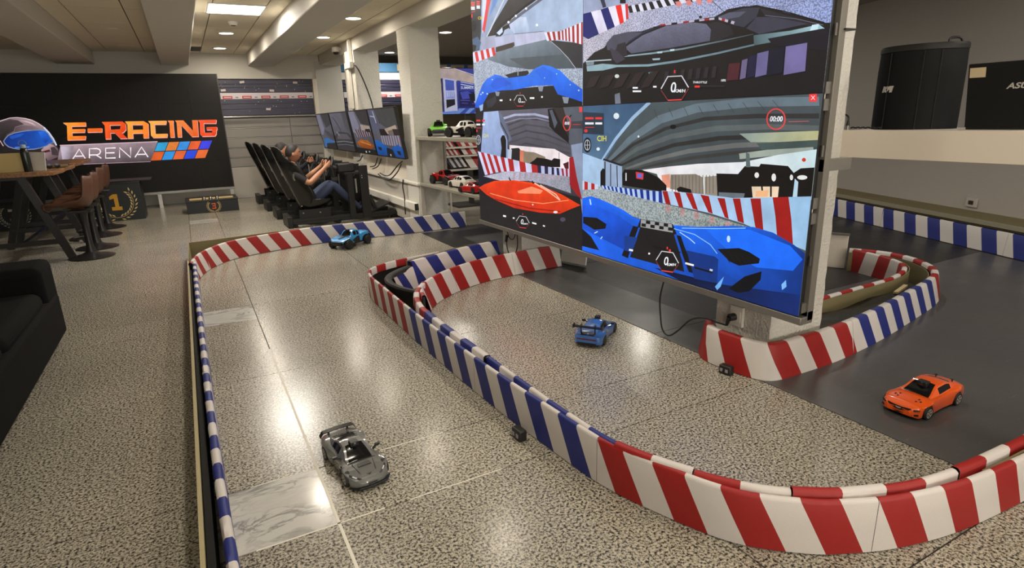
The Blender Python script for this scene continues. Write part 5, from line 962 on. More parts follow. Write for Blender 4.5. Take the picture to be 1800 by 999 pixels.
pc = thing('loose_cable', 'black cable loop hanging below the video wall on the middle pillar', 'cable', (0, 0, 0))
MB().tube(catmull([(2.63, 5.02, .40), (2.62, 4.97, .30), (2.62, 4.90, .27), (2.62, 4.84, .31), (2.63, 4.82, .40)], 6), .004, M_CABLE, 8).build('short_loop', pc, smooth=60)
MB().tube(catmull([(2.625, 4.975, .30), (2.615, 5.0, .24), (2.61, 4.97, .15), (2.61, 4.90, .11), (2.61, 4.83, .14), (2.615, 4.78, .24), (2.62, 4.80, .40)], 6), .0055, M_CABLE, 8).build('long_loop', pc, smooth=60)
MB().cyl((2.615, 4.99, .30), (2.61, 5.0, .235), .013, M_CABLE, 10).build('connector', pc)
o = MB().obox((3.16, 4.62, .16), (.02, .30, .28), M_WHITE, (0, .2, .3)).build('paper_board'); tag(o, 'small white board leaning behind the end of the red and white barrier', 'board')

# ------------------------------------------------------------------ black video wall with the arena sign
YW = 12.5; lw = thing('video_wall', 'black video wall with the glowing E-RACING ARENA sign', 'screen', (-1.05, YW, .27)); LO = Vector(lw.location)
def b3(mb, x0, x1, y0, y1, z0, z1, m): return mb.box(x0-LO.x, x1-LO.x, y0-LO.y, y1-LO.y, z0-LO.z, z1-LO.z, m)
M_LEDB = mat('led_black', (.009, .0078, .007), .55, spec=.3)
for i in range(7):
    for j in range(4):
        x0 = -2.80+i*.5; z0 = .29+j*.5075; b3(MB(), x0+.0004, x0+.4996, YW, YW+.07, z0+.0004, z0+.507, M_LEDB).build('led_module', lw)
b3(MB(), -2.82, .72, YW-.01, YW+.10, .245, .29, M_STEEL).build('bottom_rail', lw, bevel=.003); b3(MB(), .70, .716, YW, YW+.09, .29, 2.32, M_DSTEEL).build('side_rail', lw)
for x in (-2.6, -1.65, -.54, .66): b3(MB(), x-.03, x+.03, YW, YW+.06, 0, .25, M_METAL).build('leg', lw); b3(MB(), x-.03, x+.03, YW+.06, YW+.4, 0, .03, M_METAL).build('foot', lw)
def sgn(px, py, d): p = onY(px, py, YW); return (p.x-LO.x, -d-.0004, p.z-LO.z)
P = Paint(sgn)
def c0(x, y): return (x/3.996, 90+y/3.996)
def c5(x, y): return (x/8.32, 180+y/8.32)
hel = [(-480, 560), (-440, 440), (-330, 340), (-160, 290), (0, 262), (60, 243), (140, 222), (250, 216), (370, 229), (470, 255), (560, 300), (640, 355), (720, 440), (780, 520), (820, 600), (832, 640), (860, 680), (886, 790), (880, 830), (640, 900), (-300, 900), (-450, 760)]
P.poly([c5(*p) for p in hel], (.66, .56, .58), (.13, .11, .11), (*c5(350, 215), *c5(250, 420)))
P.poly([c5(*p) for p in ((-440, 520), (0, 290), (150, 250), (260, 262), (350, 320), (220, 360), (200, 420), (100, 470), (20, 580), (40, 700), (-300, 880), (-440, 760))], (.30, .25, .26), (.10, .09, .09), (*c5(150, 250), *c5(50, 560)))
P.poly([c5(*p) for p in ((220, 370), (330, 335), (480, 345), (560, 380), (620, 395), (400, 405), (210, 440))], (.52, .44, .46), (.34, .28, .30), (*c5(480, 350), *c5(220, 430)))
P.line([c5(*p) for p in ((300, 268), (390, 282), (470, 310), (525, 342))], [.6, 2, 2.4, .8], (.80, .70, .72)); P.line([c5(*p) for p in ((0, 275), (140, 230), (250, 222), (370, 235), (470, 262), (560, 308), (640, 365))], 1.2, (.84, .76, .76)); P.line([c5(*p) for p in ((640, 365), (720, 450), (780, 535), (826, 630))], 2.6, (.82, .86, .94))
P.poly([c5(*p) for p in ((600, 700), (700, 600), (780, 620), (840, 680), (880, 790), (700, 860), (620, 740))], (.75, .62, .64), (.34, .26, .28), (*c5(700, 600), *c5(860, 790))); P.poly([c5(*p) for p in ((740, 660), (800, 650), (850, 720), (860, 780), (760, 770))], (.26, .21, .23)); P.poly([c5(*p) for p in ((610, 720), (720, 690), (740, 720), (620, 745))], (.30, .12, .14))
vis = [(45, 570), (70, 530), (110, 485), (200, 445), (300, 424), (400, 408), (520, 398), (600, 396), (670, 410), (710, 450), (760, 530), (795, 590), (740, 605), (690, 640), (600, 672), (500, 692), (400, 696), (290, 692), (190, 678), (120, 655), (70, 615)]
P.poly([c5(*p) for p in vis], (.50, .54, .66)); cxv, cyv = 420, 550
P.poly([c5(cxv+(a-cxv)*.955, cyv+(b-cyv)*.91) for a, b in vis], (.05, .18, .48), (.10, .34, .74), (*c5(120, 540), *c5(660, 480))); P.poly([c5(*p) for p in ((560, 430), (640, 420), (690, 480), (710, 560), (660, 600), (600, 520))], (.14, .42, .86), (.06, .22, .60), (*c5(620, 430), *c5(660, 600))); P.poly([c5(*p) for p in ((130, 500), (240, 470), (360, 452), (300, 500), (170, 540))], (.12, .32, .70)); P.line([c5(*p) for p in ((220, 660), (320, 655), (430, 652))], 1.4, (.35, .58, .92))
P.line([c5(*p) for p in ((0, 560), (25, 600), (50, 640))], 1.6, (.85, .70, .70)); P.line([c5(*p) for p in ((0, 780), (30, 810), (60, 840))], 2.4, (.90, .32, .22))
bar = [c0(425, 660), c0(1108, 632), c0(1060, 772), c0(455, 800), c0(400, 790)]
P.poly(bar, (.72, .62, .66), (.30, .26, .28), (*c0(760, 640), *c0(780, 780))); P.line([c0(420, 662), c0(1106, 636)], 1.2, (.90, .76, .80)); P.line([c0(440, 800), c0(1058, 776)], .9, (.75, .60, .64)); P.poly([c0(425, 670), c0(520, 666), c0(480, 780), c0(440, 780)], (.82, .78, .84), (.52, .46, .50), (*c0(430, 700), *c0(520, 720)))
def word(letters, q, ink, ink2=None, stroke=None):
    """letters: (glyph, x0, x1) on crop coordinates; q maps (x, 0..1 up) to px"""
    for gl, a, b in letters:
        for part in GLY[gl]: P.poly([q(a+(b-a)*u, v) for u, v in part], ink(gl, a) if callable(ink) else ink, ink2(gl, a) if callable(ink2) else ink2, (*q(a, 1), *q(b, 0))); P.z -= 1
    P.z += 2
GLY = {'E': [[(-.08, 1), (1, 1), (1, .78), (.32, .78), (.10, .84)], [(.10, .84), (.32, .84), (.32, 0), (.08, 0)], [(.3, .62), (.95, .62), (.92, .42), (.3, .42)], [(.08, .22), (.97, .22), (.93, 0), (.08, 0)]],
       '-': [[(.02, .64), (1, .64), (.98, .42), (.0, .42)]],
       'R': [[(-.06, 1), (.86, 1), (1, .86), (1, .80), (.06, .80)], [(.06, .82), (.30, .82), (.30, 0), (.06, 0)], [(.78, .82), (1, .86), (1, .52), (.86, .34), (.72, .5)], [(.3, .54), (.86, .56), (.86, .34), (.3, .34)], [(.48, .36), (.78, .36), (1.04, 0), (.72, 0)]],
       'A': [[(-.04, 1), (.80, 1), (1, .84), (1, .78), (.06, .80)], [(.06, .82), (.28, .82), (.28, 0), (.04, 0)], [(.76, .84), (1, .84), (.98, 0), (.74, 0)], [(.2, .50), (.8, .50), (.8, .29), (.2, .29)]],
       'C': [[(-.04, 1), (.95, 1), (.90, .77), (.08, .79)], [(.06, .82), (.30, .82), (.30, .1), (.18, 0), (.06, .14)], [(.1, .22), (.96, .22), (.92, 0), (.16, 0)]],
       'I': [[(-.1, 1), (.8, 1), (.74, .86), (.78, 0), (.14, 0), (.14, .84)]],
       'N': [[(-.02, 1), (.36, 1), (1, 0), (.70, 0), (.24, .72), (.24, 0), (.05, 0), (.05, .86)], [(.76, 1), (1, 1), (1, 0), (.78, 0)]],
       'G': [[(-.04, 1), (1, 1), (.96, .77), (.08, .79)], [(.06, .82), (.28, .82), (.28, .1), (.16, 0), (.04, .14)], [(.08, .22), (.9, .22), (.84, 0), (.14, 0)], [(.74, .5), (.98, .5), (.94, .12), (.86, .0), (.70, .1)], [(.42, .56), (1, .56), (1, .38), (.42, .38)]]}
def qe(x, v): t = (x-450)/(1525-450); top = 503+(481-503)*t; bot = 626+(596-626)*t; return c0(x+8*(1-v)-4, bot+(top-bot)*v)
ER = [('E', 458, 606), ('-', 614, 718), ('R', 728, 886), ('A', 888, 1044), ('C', 1050, 1180), ('I', 1186, 1232), ('N', 1236, 1390), ('G', 1398, 1524)]
for k in (6, 3):
    for gl, a, b in ER:
        for part in GLY[gl]: P.poly([(lambda p_: (p_[0]+k*.22, p_[1]+k*.30))(qe(a+(b-a)*u, v)) for u, v in part], (.52, .10, .06) if k == 6 else (.93, .78, .74)); P.z -= 1
    P.z += 2
C1 = {'E': (1, .66, .22), '-': (1, .48, .14), 'R': (.98, .40, .12), 'A': (1, .70, .26), 'C': (1, .72, .34), 'I': (1, .56, .22), 'N': (1, .58, .26), 'G': (.98, .34, .14)}
C2 = {'E': (.98, .42, .10), '-': (.95, .34, .08), 'R': (.90, .24, .06), 'A': (1, .46, .12), 'C': (1, .60, .24), 'I': (.96, .42, .14), 'N': (.94, .36, .12), 'G': (.90, .26, .10)}
word(ER, qe, lambda g, a: C1[g], lambda g, a: C2[g])
def qa(x, v): t = (x-510)/(1040-510); top = 690+(672-690)*t; bot = 758+(744-758)*t; return c0(x, bot+(top-bot)*v)
def st(x0, x1, *lines):
    for l in lines: P.line([qa(x0+(x1-x0)*u, v) for u, v in l], 2.1, (1, .96, .97)); P.z -= 1
st(512, 600, [(0, 0), (.5, 1), (1, 0)], [(.2, .28), (.8, .28)]); st(628, 712, [(0, 0), (0, 1), (.62, 1), (.85, .9), (.93, .68), (.85, .45), (.62, .36), (0, .36)], [(.55, .36), (1, 0)])
st(742, 812, [(1, 1), (0, 1), (0, 0), (1, 0)], [(0, .52), (.9, .52)]); st(840, 918, [(0, 0), (0, 1), (1, 0), (1, 1)]); st(948, 1040, [(0, 0), (.5, 1), (1, 0)], [(.2, .28), (.8, .28)]); P.z += 2
tl, tr, bl_, br = (1108, 640), (1494, 625), (1056, 772), (1452, 752)
CK = [[(.16, .62, .82), (.90, .50, .20), (.20, .56, .88), (.90, .36, .16), (.22, .24, .86)], [(.88, .36, .12), (.16, .56, .86), (.88, .38, .18), (.12, .28, .88), (.90, .40, .16)]]
for r in range(2):
    for k in range(5):
        def g_(u, v): return c0(tl[0]+(tr[0]-tl[0])*u+(bl_[0]-tl[0])*v, tl[1]+(tr[1]-tl[1])*u+(bl_[1]-tl[1])*v+(br[1]-tr[1]-bl_[1]+tl[1])*u*v)
        P.poly([g_(k/5+.006, r/2+.02), g_((k+1)/5-.006, r/2+.02), g_((k+1)/5-.006, (r+1)/2-.02), g_(k/5+.006, (r+1)/2-.02)], CK[r][k]); P.z -= 1
P.z += 1
P.build('lit_sign', lw, M_PIC)

# ------------------------------------------------------------------ winners' podium blocks
M_POD = mat('podium_black', hexa(30, 33, 36), .55); M_GOLD = mat('gold_print', hexa(206, 152, 50), .4, .3); M_GOLDP = mat('pale_gold_print', hexa(214, 190, 130), .45, .2); M_ORP = mat('orange_print', hexa(226, 96, 40), .5); M_SILP = mat('silver_print', hexa(196, 192, 184), .4, .2)
def podium(label, x0, x1, y0, y1, h, num, cx, cz, r, mn, ml, style):
    t = thing('podium_block', label, 'podium', ((x0+x1)/2, (y0+y1)/2, 0), 0, 'podium blocks'); hw, hd = (x1-x0)/2, (y1-y0)/2
    MB().box(-hw, hw, -hd, hd, 0, h-.02, M_POD).build('block', t, bevel=.004); MB().box(-hw-.008, hw+.008, -hd-.008, hd+.008, h-.02, h, M_DSTEEL if style else M_POD).build('top_board', t, bevel=.004)
    gl = {'1': [[(-.30, -.5), (.38, -.5), (.38, -.28), (.20, -.28), (.20, .5), (-.10, .5), (-.34, .36), (-.34, .18), (-.06, .24), (-.06, -.28), (-.30, -.28)]],
          '3': [[(-.4, .5), (.4, .5), (.4, .32), (-.4, .32)], [(-.25, .10), (.4, .10), (.4, -.08), (-.25, -.08)], [(-.4, -.32), (.4, -.32), (.4, -.5), (-.4, -.5)], [(.22, .34), (.4, .34), (.4, -.34), (.22, -.34)]],
          '2': [[(-.4, .5), (.3, .5), (.42, .4), (.42, .30), (-.4, .30)], [(.16, .32), (.42, .32), (.42, .12), (-.12, -.34), (-.4, -.34), (.16, .10)], [(-.4, -.30), (.42, -.30), (.42, -.5), (-.4, -.5)]]}[num]
    n = MB()
    for p in gl: n.prism(p, lambda a, b, d: (cx-(x0+x1)/2+a*r*1.05, -hd-d, cz+b*r*1.3), .0005, .004, mn)
    n.build('number', t)
    lf = MB(); cxx = cx-(x0+x1)/2
    for s in (1, -1):
        lf.tube([(cxx+s*r*1.25*cos(a), -hd-.002, cz+r*1.25*sin(a)) for a in [radians(-95+k*11) for k in range(13)]], .003, ml, 5)
        for k in range(10):
            a = radians(-78+k*13)
            for q in (.20, -.14):
                c = (cxx+s*r*(1.25+q)*cos(a+.05), cz+r*(1.25+q)*sin(a+.05)); dr = a+pi/2+(-.5 if q > 0 else .5); dx, dz = s*cos(dr), sin(dr); w0 = r*.16
                lf.add([(c[0]-dx*w0, -hd-.002, c[1]-dz*w0), (c[0]-dz*w0*.36, -hd-.003, c[1]+dx*w0*.36), (c[0]+dx*w0*1.1, -hd-.002, c[1]+dz*w0*1.1), (c[0]+dz*w0*.36, -hd-.003, c[1]-dx*w0*.36)], [[0, 1, 2, 3]], ml)
    lf.build('laurel', t, fix=False); return t
podium('tall black podium block with a gold number 1 and laurel', -1.345, -.73, 11.17, 11.75, .60, '1', -1.10, .295, .195, M_GOLD, M_GOLDP, 0)
podium('black podium block with a number 2, half hidden behind the bar table', -2.70, -2.08, 11.17, 11.75, .42, '2', -2.385, .225, .135, M_SILP, M_SILP, 0)
t3 = podium('low black podium block with an orange number 3', -.13, .66, 11.20, 11.78, .215, '3', .276, .104, .074, M_ORP, M_GOLDP, 1)
MB().box(-.34, .33, -.24, -.14, .216, .24, M_GOLDP).build('wood_strip', t3, bevel=.003)
for k in range(3): MB().lathe([(.028, .216), (.028, .245), (.018, .262), (.0, .266)], M_METAL, 14, (-.12+k*.1, -.27, 0)).build('knob', t3, smooth=40)
o = MB().obox((-.62, 11.95, .62), (.95, .5, .015), M_BLACK, (0, 0, 0)).build('podium_board'); tag(o, 'thin black board on the tall podium block', 'board'); o.location.z = -.008
o.data.transform(Matrix.Translation((-.42, -.49, 0)))

# ------------------------------------------------------------------ bar tables and stools on the left
def woodgrain():
    m = bpy.data.materials.new('table_wood'); m.use_nodes = True; nt = m.node_tree; b = nt.nodes['Principled BSDF']; N = nt.nodes.new; L = nt.links.new
    tc = N('ShaderNodeTexCoord'); mp = N('ShaderNodeMapping'); mp.inputs['Scale'].default_value = (14, 1.2, 14); ns = N('ShaderNodeTexNoise'); ns.inputs['Scale'].default_value = 3; ns.inputs['Detail'].default_value = 6; ns.inputs['Distortion'].default_value = .6
    r = N('ShaderNodeValToRGB'); e = r.color_ramp.elements; e[0].position = .3; e[0].color = (*hexa(92, 62, 36), 1); e[1].position = .7; e[1].color = (*hexa(160, 116, 70), 1)
    L(tc.outputs['Object'], mp.inputs[0]); L(mp.outputs[0], ns.inputs['Vector']); L(ns.outputs['Fac'], r.inputs[0]); L(r.outputs[0], b.inputs['Base Color']); b.inputs['Roughness'].default_value = .4; return m
M_WOOD = woodgrain(); M_LEATH = mat('brown_leather', hexa(82, 52, 36), .45, bump=.15, bscale=120, var=.12, vscale=8); M_BLKMET = mat('black_metal', (.014, .013, .013), .35)
def bar_table(label, loc, rz):
    t = thing('bar_table', label, 'table', loc, rz, 'high bar tables'); n = 10; mb = MB(); P = []
    pts = [(-.42, -.75), (.36, -.74), (.41, -.70), (.44, -.3), (.415, .1), (.435, .45), (.42, .74), (.0, .76), (-.42, .75), (-.44, .2)]
    mb.prism(pts, lambda a, b, d: (a, b, d), .945, .99, M_WOOD); mb.build('tabletop', t, bevel=.006)
    for y in (-.58, .58):
        for s in (1, -1): MB().bar((s*.10, y, .945), (s*.40, y-.02*s, .0), .075, .05, M_BLKMET, up=(0, 1, 0)).build('leg', t)
        MB().bar((-.34, y, .22), (.34, y, .22), .04, .05, M_BLKMET).build('crossbar', t)
    MB().bar((.0, -.58, .22), (.0, .58, .22), .05, .05, M_BLKMET).build('stretcher', t); MB().bar((0, -.6, .925), (0, .6, .925), .30, .03, M_BLKMET).build('top_frame', t); return t
bar_table('brown plank bar table nearest the sofa, with a bottle on it', (-1.70, 8.70, 0), 0)
bar_table('brown plank bar table farther back, behind the one with the bottle', (-1.72, 10.45, 0), 0)
def stool(label, loc, rz):
    t = thing('bar_stool', label, 'stool', loc, rz, 'brown bar stools')
    MB().lathe([(.0, .0), (.225, .0), (.228, .008), (.20, .018), (.12, .03), (.055, .065), (.036, .14), (.034, .36), (.045, .49), (.06, .53), (.0, .53)], M_BLKMET, 32).build('pedestal', t, smooth=40)
    MB().tube([(.17*cos(a), .17*sin(a), .22) for a in [radians(-70+k*10) for k in range(15)]], .011, M_BLKMET, 8).bar((0, 0, .22), (.17, 0, .22), .02, .02, M_BLKMET).build('footrest', t, smooth=40)
    prof = [(.285, .545), (.30, .572), (.275, .588), (.15, .565), (.02, .558), (-.07, .57), (-.12, .62), (-.14, .70), (-.155, .83), (-.158, .92)]; P = []
    for i, (x, z) in enumerate(prof):
        row = []; wv = (.17, .19, .20, .215, .22, .22, .215, .205, .19, .165)[i]
        for k in range(13):
            u = -1+2*k/12; lift = (abs(u)**2.2)*(.05 if i < 5 else .02)+(abs(u)**3)*(.06 if 3 < i < 7 else 0); fw = (abs(u)**2)*(.05 if i >= 5 else .0); row.append((x+fw, u*wv, z+lift))
        P.append(row)
    mb = MB(); mb.grid(P, M_LEATH); o = mb.build('seat_shell', t, smooth=70); md = o.modifiers.new('thickness', 'SOLIDIFY'); md.thickness = .035; md.offset = -1; s2 = o.modifiers.new('sub', 'SUBSURF'); s2.levels = s2.render_levels = 1
    MB().box(-.10, .12, -.10, .10, .52, .545, M_BLKMET).build('seat_plate', t); return t
s0 = stool('brown leather bar stool nearest the sofa, its seat side-on at the near table corner', (-1.13, 8.12, 0), radians(176))
for lb, x, y, a in (('brown leather bar stool second from the sofa on the aisle side of the near table', -1.14, 8.75, 182), ('brown leather bar stool third along the aisle, at the far table', -1.18, 9.75, 180), ('brown leather bar stool farthest along the aisle, by the number 1 podium', -1.18, 10.5, 178), ('brown leather bar stool on the far side of the near table, left edge', -2.32, 8.45, 4)): dup(s0, (x, y, 0), radians(a), lb)
# things on the near bar table
ZTOP = .99
bt = thing('drink_bottle', 'tall dark green drink bottle with a clear loop cap on the near bar table', 'bottle', (-1.52, 8.16, ZTOP))
MB().lathe([(.0, 0), (.037, 0), (.040, .01), (.040, .20), (.034, .235), (.022, .25), (.0, .25)], mat('bottle_green', (.015, .02, .016), .25), 24).build('body', bt, smooth=50)
MB().lathe([(.024, .25), (.026, .255), (.026, .285), (.0, .29)], mat('clear_cap', hexa(170, 190, 210), .1), 20).build('cap', bt, smooth=40); MB().tube([(.034*cos(a), 0, .295+.034*sin(a)) for a in [k*2*pi/18 for k in range(18)]], .004, mat('clear_loop', hexa(120, 140, 170), .15), 6, closed=True).build('carry_loop', bt, smooth=40)
o = MB().obox((-1.665, 8.22, ZTOP+.10), (.25, .012, .20), mat('tan_card', hexa(190, 168, 112), .7), (-.12, 0, .06)).build('menu_card'); tag(o, 'tan card standing upright behind the bottle on the near bar table', 'card')
o = MB().obox((-1.46, 8.30, ZTOP+.10), (.17, .010, .20), mat('white_card', hexa(206, 202, 190), .7), (-.12, .06, -.25)).build('menu_card'); tag(o, 'white card standing upright just right of the bottle', 'card')
sg = thing('sunglasses', 'dark sunglasses lying on the near bar table right of the cards', 'sunglasses', (-1.36, 8.55, ZTOP), .2)
for x in (-.035, .035): MB().lathe([(.0, -.003), (.028, -.002), (.028, .002), (.0, .003)], M_GLASS, 16, (x, 0, .028), axis='Y').build('lens', sg)
MB().bar((-.065, 0, .035), (.065, 0, .035), .006, .006, M_BLACK).bar((-.065, 0, .035), (-.06, .12, .01), .004, .006, M_BLACK).bar((.065, 0, .035), (.06, .12, .01), .004, .006, M_BLACK).build('frame', sg)
o = MB().obox((-1.37, 8.75, ZTOP+.02), (.22, .16, .035), mat('brown_pouch', hexa(112, 88, 60), .7), (0, 0, .3)).build('pouch', bevel=.01); tag(o, 'small brown pouch on the near bar table beside the sunglasses', 'pouch')
o = MB().obox((-1.38, 9.02, ZTOP+.015), (.18, .12, .03), M_BLACK, (0, 0, -.2)).build('phone_case', bevel=.008); tag(o, 'flat black case at the far end of the near bar table', 'case')
kb = thing('game_controller', 'dark game controller lying at the left end of the near bar table', 'controller', (-1.93, 8.12, ZTOP), .4)
MB().obox((0, 0, .028), (.13, .075, .045), mat('dark_camo', hexa(50, 52, 42), .6, var=.4, vscale=30)).build('body', kb, bevel=.015, seg=3)
for s in (1, -1): MB().tube([(s*.05, -.01, .03), (s*.07, -.06, .022), (s*.068, -.085, .018)], [.026, .024, .014], M_BLACK, 10).build('grip', kb, smooth=50); MB().cyl((s*.03, .01, .045), (s*.03, .01, .062), .010, M_BLACK, 10).build('thumb_stick', kb)

# ------------------------------------------------------------------ sofa
M_SOFA = mat('black_velvet', (.004, .004, .0043), .9, spec=.12, bump=.1, bscale=220); M_SOFA2 = mat('charcoal_velvet', (.007, .0068, .0068), .9, spec=.12, bump=.1, bscale=220)
sf = thing('sofa', 'black fabric sofa at the left edge beside the walkway', 'sofa', (-1.42, 3.9, 0), 0)
def cush(n, x0, x1, y0, y1, z0, z1, m, bv=.05): return MB().box(x0, x1, y0, y1, z0, z1, m).build(n, sf, bevel=bv, seg=4)
cush('base', -.42, .50, -1.5, 1.02, .05, .34, M_SOFA2, .03); cush('arm', -.47, .49, .70, 1.08, .05, .575, M_SOFA, .05); cush('arm', -.47, .49, -1.65, -1.32, .05, .575, M_SOFA, .05)
cush('backrest', -.56, -.30, -1.5, 1.0, .3, .80, M_SOFA, .06); cush('seat_cushion', -.28, .48, -.28, .69, .30, .43, M_SOFA2, .06); cush('seat_cushion', -.28, .48, -1.32, -.30, .30, .43, M_SOFA2, .06)
cush('back_cushion', -.34, -.14, -.27, .68, .42, .76, M_SOFA2, .07); cush('back_cushion', -.34, -.14, -1.31, -.29, .42, .76, M_SOFA2, .07)
for x, y in ((-.4, .9), (.42, .9), (-.4, -1.42), (.42, -1.42)): MB().cyl((x, y, 0), (x, y, .055), .025, M_BLACK, 12).build('foot', sf)
o = MB().lathe([(.0, -.03), (.05, -.022), (.062, .0), (.05, .024), (.0, .03)], mat('red_fabric_dull', hexa(150, 24, 34), .7), 20).build('red_pouch', smooth=60, loc=(-1.33, 3.75, .462)); tag(o, 'small round red pouch lying on the sofa seat', 'pouch')

# ------------------------------------------------------------------ racing rigs
M_SHELL = mat('seat_shell_black', (.006, .006, .006), .2, coat=.4, spec=.35); M_SEATF = mat('seat_fabric_black', (.009, .016, .016), .75); M_ALU = mat('black_profile', (.008, .0078, .0075), .45, .2)
def rig_builder(label, loc):
    t = thing('racing_rig', label, 'simulator rig', loc, 0, 'racing simulator rigs')
    for y in (.03, .44):
        mb = MB().box(0, 1.50, y-.03, y+.03, .04, .12, M_ALU)
        for z in (.055, .095): mb.box(0, 1.50, y-.034, y+.034, z, z+.012, M_BLACK)
        mb.build('side_rail', t)
    for x in (.0, .62, 1.44): MB().box(x, x+.06, .0, .47, .02, .06, M_ALU).build('cross_member', t)
    MB().box(-.05, .02, -.01, .48, .0, .16, M_ALU).build('rear_box', t, bevel=.006)
    for x in (.06, 1.40):
        for y in (.03, .44): MB().cyl((x, y, 0), (x, y, .04), .025, M_BLACK, 12).build('foot', t)
    # seat: bucket shell lofted along its profile, sides raised as wings
    prof = [(.62, .30, .20, .09), (.52, .245, .23, .14), (.38, .20, .24, .18), (.26, .185, .24, .21), (.18, .24, .24, .24), (.14, .36, .24, .25), (.085, .52, .24, .23), (.03, .68, .25, .24), (-.02, .81, .255, .21), (-.05, .90, .20, .10), (-.075, .98, .15, .10), (-.10, 1.06, .135, .09), (-.11, 1.115, .10, .03)]
    P = []
    for i, (x, z, wd, wing) in enumerate(prof):
        a = prof[max(i-1, 0)]; b = prof[min(i+1, len(prof)-1)]; dx, dz = b[0]-a[0], b[1]-a[1]; l = hypot(dx, dz); nx, nz = -dz/l, dx/l
        if nx < 0 and nz < 0: nx, nz = -nx, -nz
        nx, nz = (dz/l, -dx/l); row = []
        for k in range(13):
            u = -1+2*k/12; q = max(0, abs(u)-.45)/.55; e = wing*q**1.6; row.append((x+nx*e, .235+wd*u*(1-.08*q), z+nz*e))
        P.append(row)
    mb = MB(); mb.grid(P, M_SHELL); o = mb.build('seat_shell', t, smooth=80, fix=False); md = o.modifiers.new('thickness', 'SOLIDIFY'); md.thickness = .022; md.offset = 0; s2 = o.modifiers.new('sub', 'SUBSURF'); s2.levels = s2.render_levels = 2
    Q = [[tuple(Vector(p)+Vector((.022*(1 if i > 3 else .3), 0, .022*(0 if i > 3 else 1)))) for p in row[2:11]] for i, row in enumerate(P[1:10])]
    mb = MB(); mb.grid(Q, M_SEATF); o = mb.build('seat_pad', t, smooth=80, fix=False); s2 = o.modifiers.new('sub', 'SUBSURF'); s2.levels = s2.render_levels = 1
    for y in (.03, .44): MB().box(.12, .55, y-.004, y+.004, .12, .24, M_ALU).build('seat_bracket', t)
    bl = MB()
    for x, z in ((.16, .30), (.17, .20), (.40, .19)):
        bl.cyl((x, -.012, z), (x, -.002, z), .009, M_METAL, 10)
    bl.build('bolt', t)
    for s in (0, 1):
        y = .02 if not s else .45; MB().tube([(.09+.02, y, .74), (.10, y, .69), (.115, y, .65)], [.010, .014, .010], M_METAL, 8).build('belt_slot', t, smooth=40)
    # uprights, wheel deck, steering wheel
    for y in (.0, .47): 
        MB().box(1.0, 1.12, y-.02, y+.02, .04, .80, M_ALU).build('upright', t, bevel=.003)
        MB().box(.82, .90, y-.02, y+.02, .06, .70, M_ALU).build('brace', t); MB().box(.925, .945, y-.024, y+.024, .42, .62, M_METAL).build('slot_strip', t)
        MB().cyl((1.03, y-.026, .66), (1.03, y+.026, .66), .008, M_METAL, 10).cyl((1.03, y-.026, .63), (1.03, y+.026, .63), .008, M_METAL, 10).build('bolt', t)
    MB().box(.80, 1.10, .0, .47, .68, .71, M_ALU).build('wheel_deck', t); MB().box(.74, .98, .13, .34, .71, .83, M_BLACK).build('wheel_base', t, bevel=.015)
    st = MB(); c = Vector((.64, .235, .80)); ax = Vector((.94, 0, -.34)).normalized(); u, v = Vector((0, 1, 0)), Vector((.34, 0, .94))
    st.tube([c+u*(.145*cos(a))+v*(.145*sin(a)) for a in [k*2*pi/28 for k in range(28)]], .017, M_BLACK, 10, closed=True)
    wh = st.build('steering_wheel', t, smooth=50); st = MB()
    for a in (0, pi, -pi/2): st.bar(c, c+u*(.14*cos(a))+v*(.14*sin(a)), .035, .012, M_DSTEEL, up=ax)
    st.cyl(c-ax*.01, c+ax*.02, .05, M_BLACK, 20); st.build('wheel_spokes', wh); MB().cyl(c+ax*.02, (.78, .235, .755), .03, M_DSTEEL, 14).build('wheel_shaft', t)
    MB().box(.60, .68, -.06, .0, .62, .66, M_BLACK).cyl((.64, -.03, .66), (.62, -.03, .80), .010, M_BLACK, 10).cyl((.62, -.03, .79), (.617, -.03, .835), .020, M_BLACK, 12).build('gear_lever', t)
    pd = MB().obox((1.28, .235, .17), (.34, .40, .02), M_ALU, (0, -.35, 0))
    pd.build('pedal_plate', t)
    for y in (.12, .24, .35): MB().bar((1.24, y, .17), (1.17, y, .36), .05, .012, M_DSTEEL, up=(1, 0, 0)).build('pedal', t)
    return t
rl = ['black racing rig nearest the track, with the driver in jeans', 'black racing rig second from the track, with the driver in dark sleeves', 'black empty racing rig third from the track', 'black empty racing rig farthest from the track, by the back wall']
r0 = rig_builder(rl[0], (1.14, 8.60, 0)); RX = [1.14, 1.12, 1.10, 1.08]; RY = [8.60, 9.58, 10.62, 11.75]
for i in (1, 2, 3): dup(r0, (RX[i], RY[i], 0), 0, rl[i])

# ------------------------------------------------------------------ drivers
def skin_body(nodes, edges, root, sub=2):
    me = bpy.data.meshes.new('b'); names = list(nodes); me.from_pydata([nodes[n][0] for n in names], [(names.index(a), names.index(b)) for a, b in edges], [])
    o = bpy.data.objects.new('b', me); C.objects.link(o); sk = o.modifiers.new('skin', 'SKIN'); sk.use_smooth_shade = True; sk.branch_smoothing = .4
    if not me.skin_vertices: me.attributes  # created with the modifier below
    bm = bmesh.new(); bm.from_mesh(me); ly = bm.verts.layers.skin.verify(); bm.verts.ensure_lookup_table()
    for i, n in enumerate(names): r = nodes[n][1]; bm.verts[i][ly].radius = r if isinstance(r, tuple) else (r, r); bm.verts[i][ly].use_root = (n == root)
    bm.to_mesh(me); bm.free(); sb = o.modifiers.new('sub', 'SUBSURF'); sb.levels = sb.render_levels = sub
    dg = bpy.context.evaluated_depsgraph_get(); m2 = bpy.data.meshes.new_from_object(o.evaluated_get(dg)); bpy.data.objects.remove(o); bpy.data.meshes.remove(me); return m2
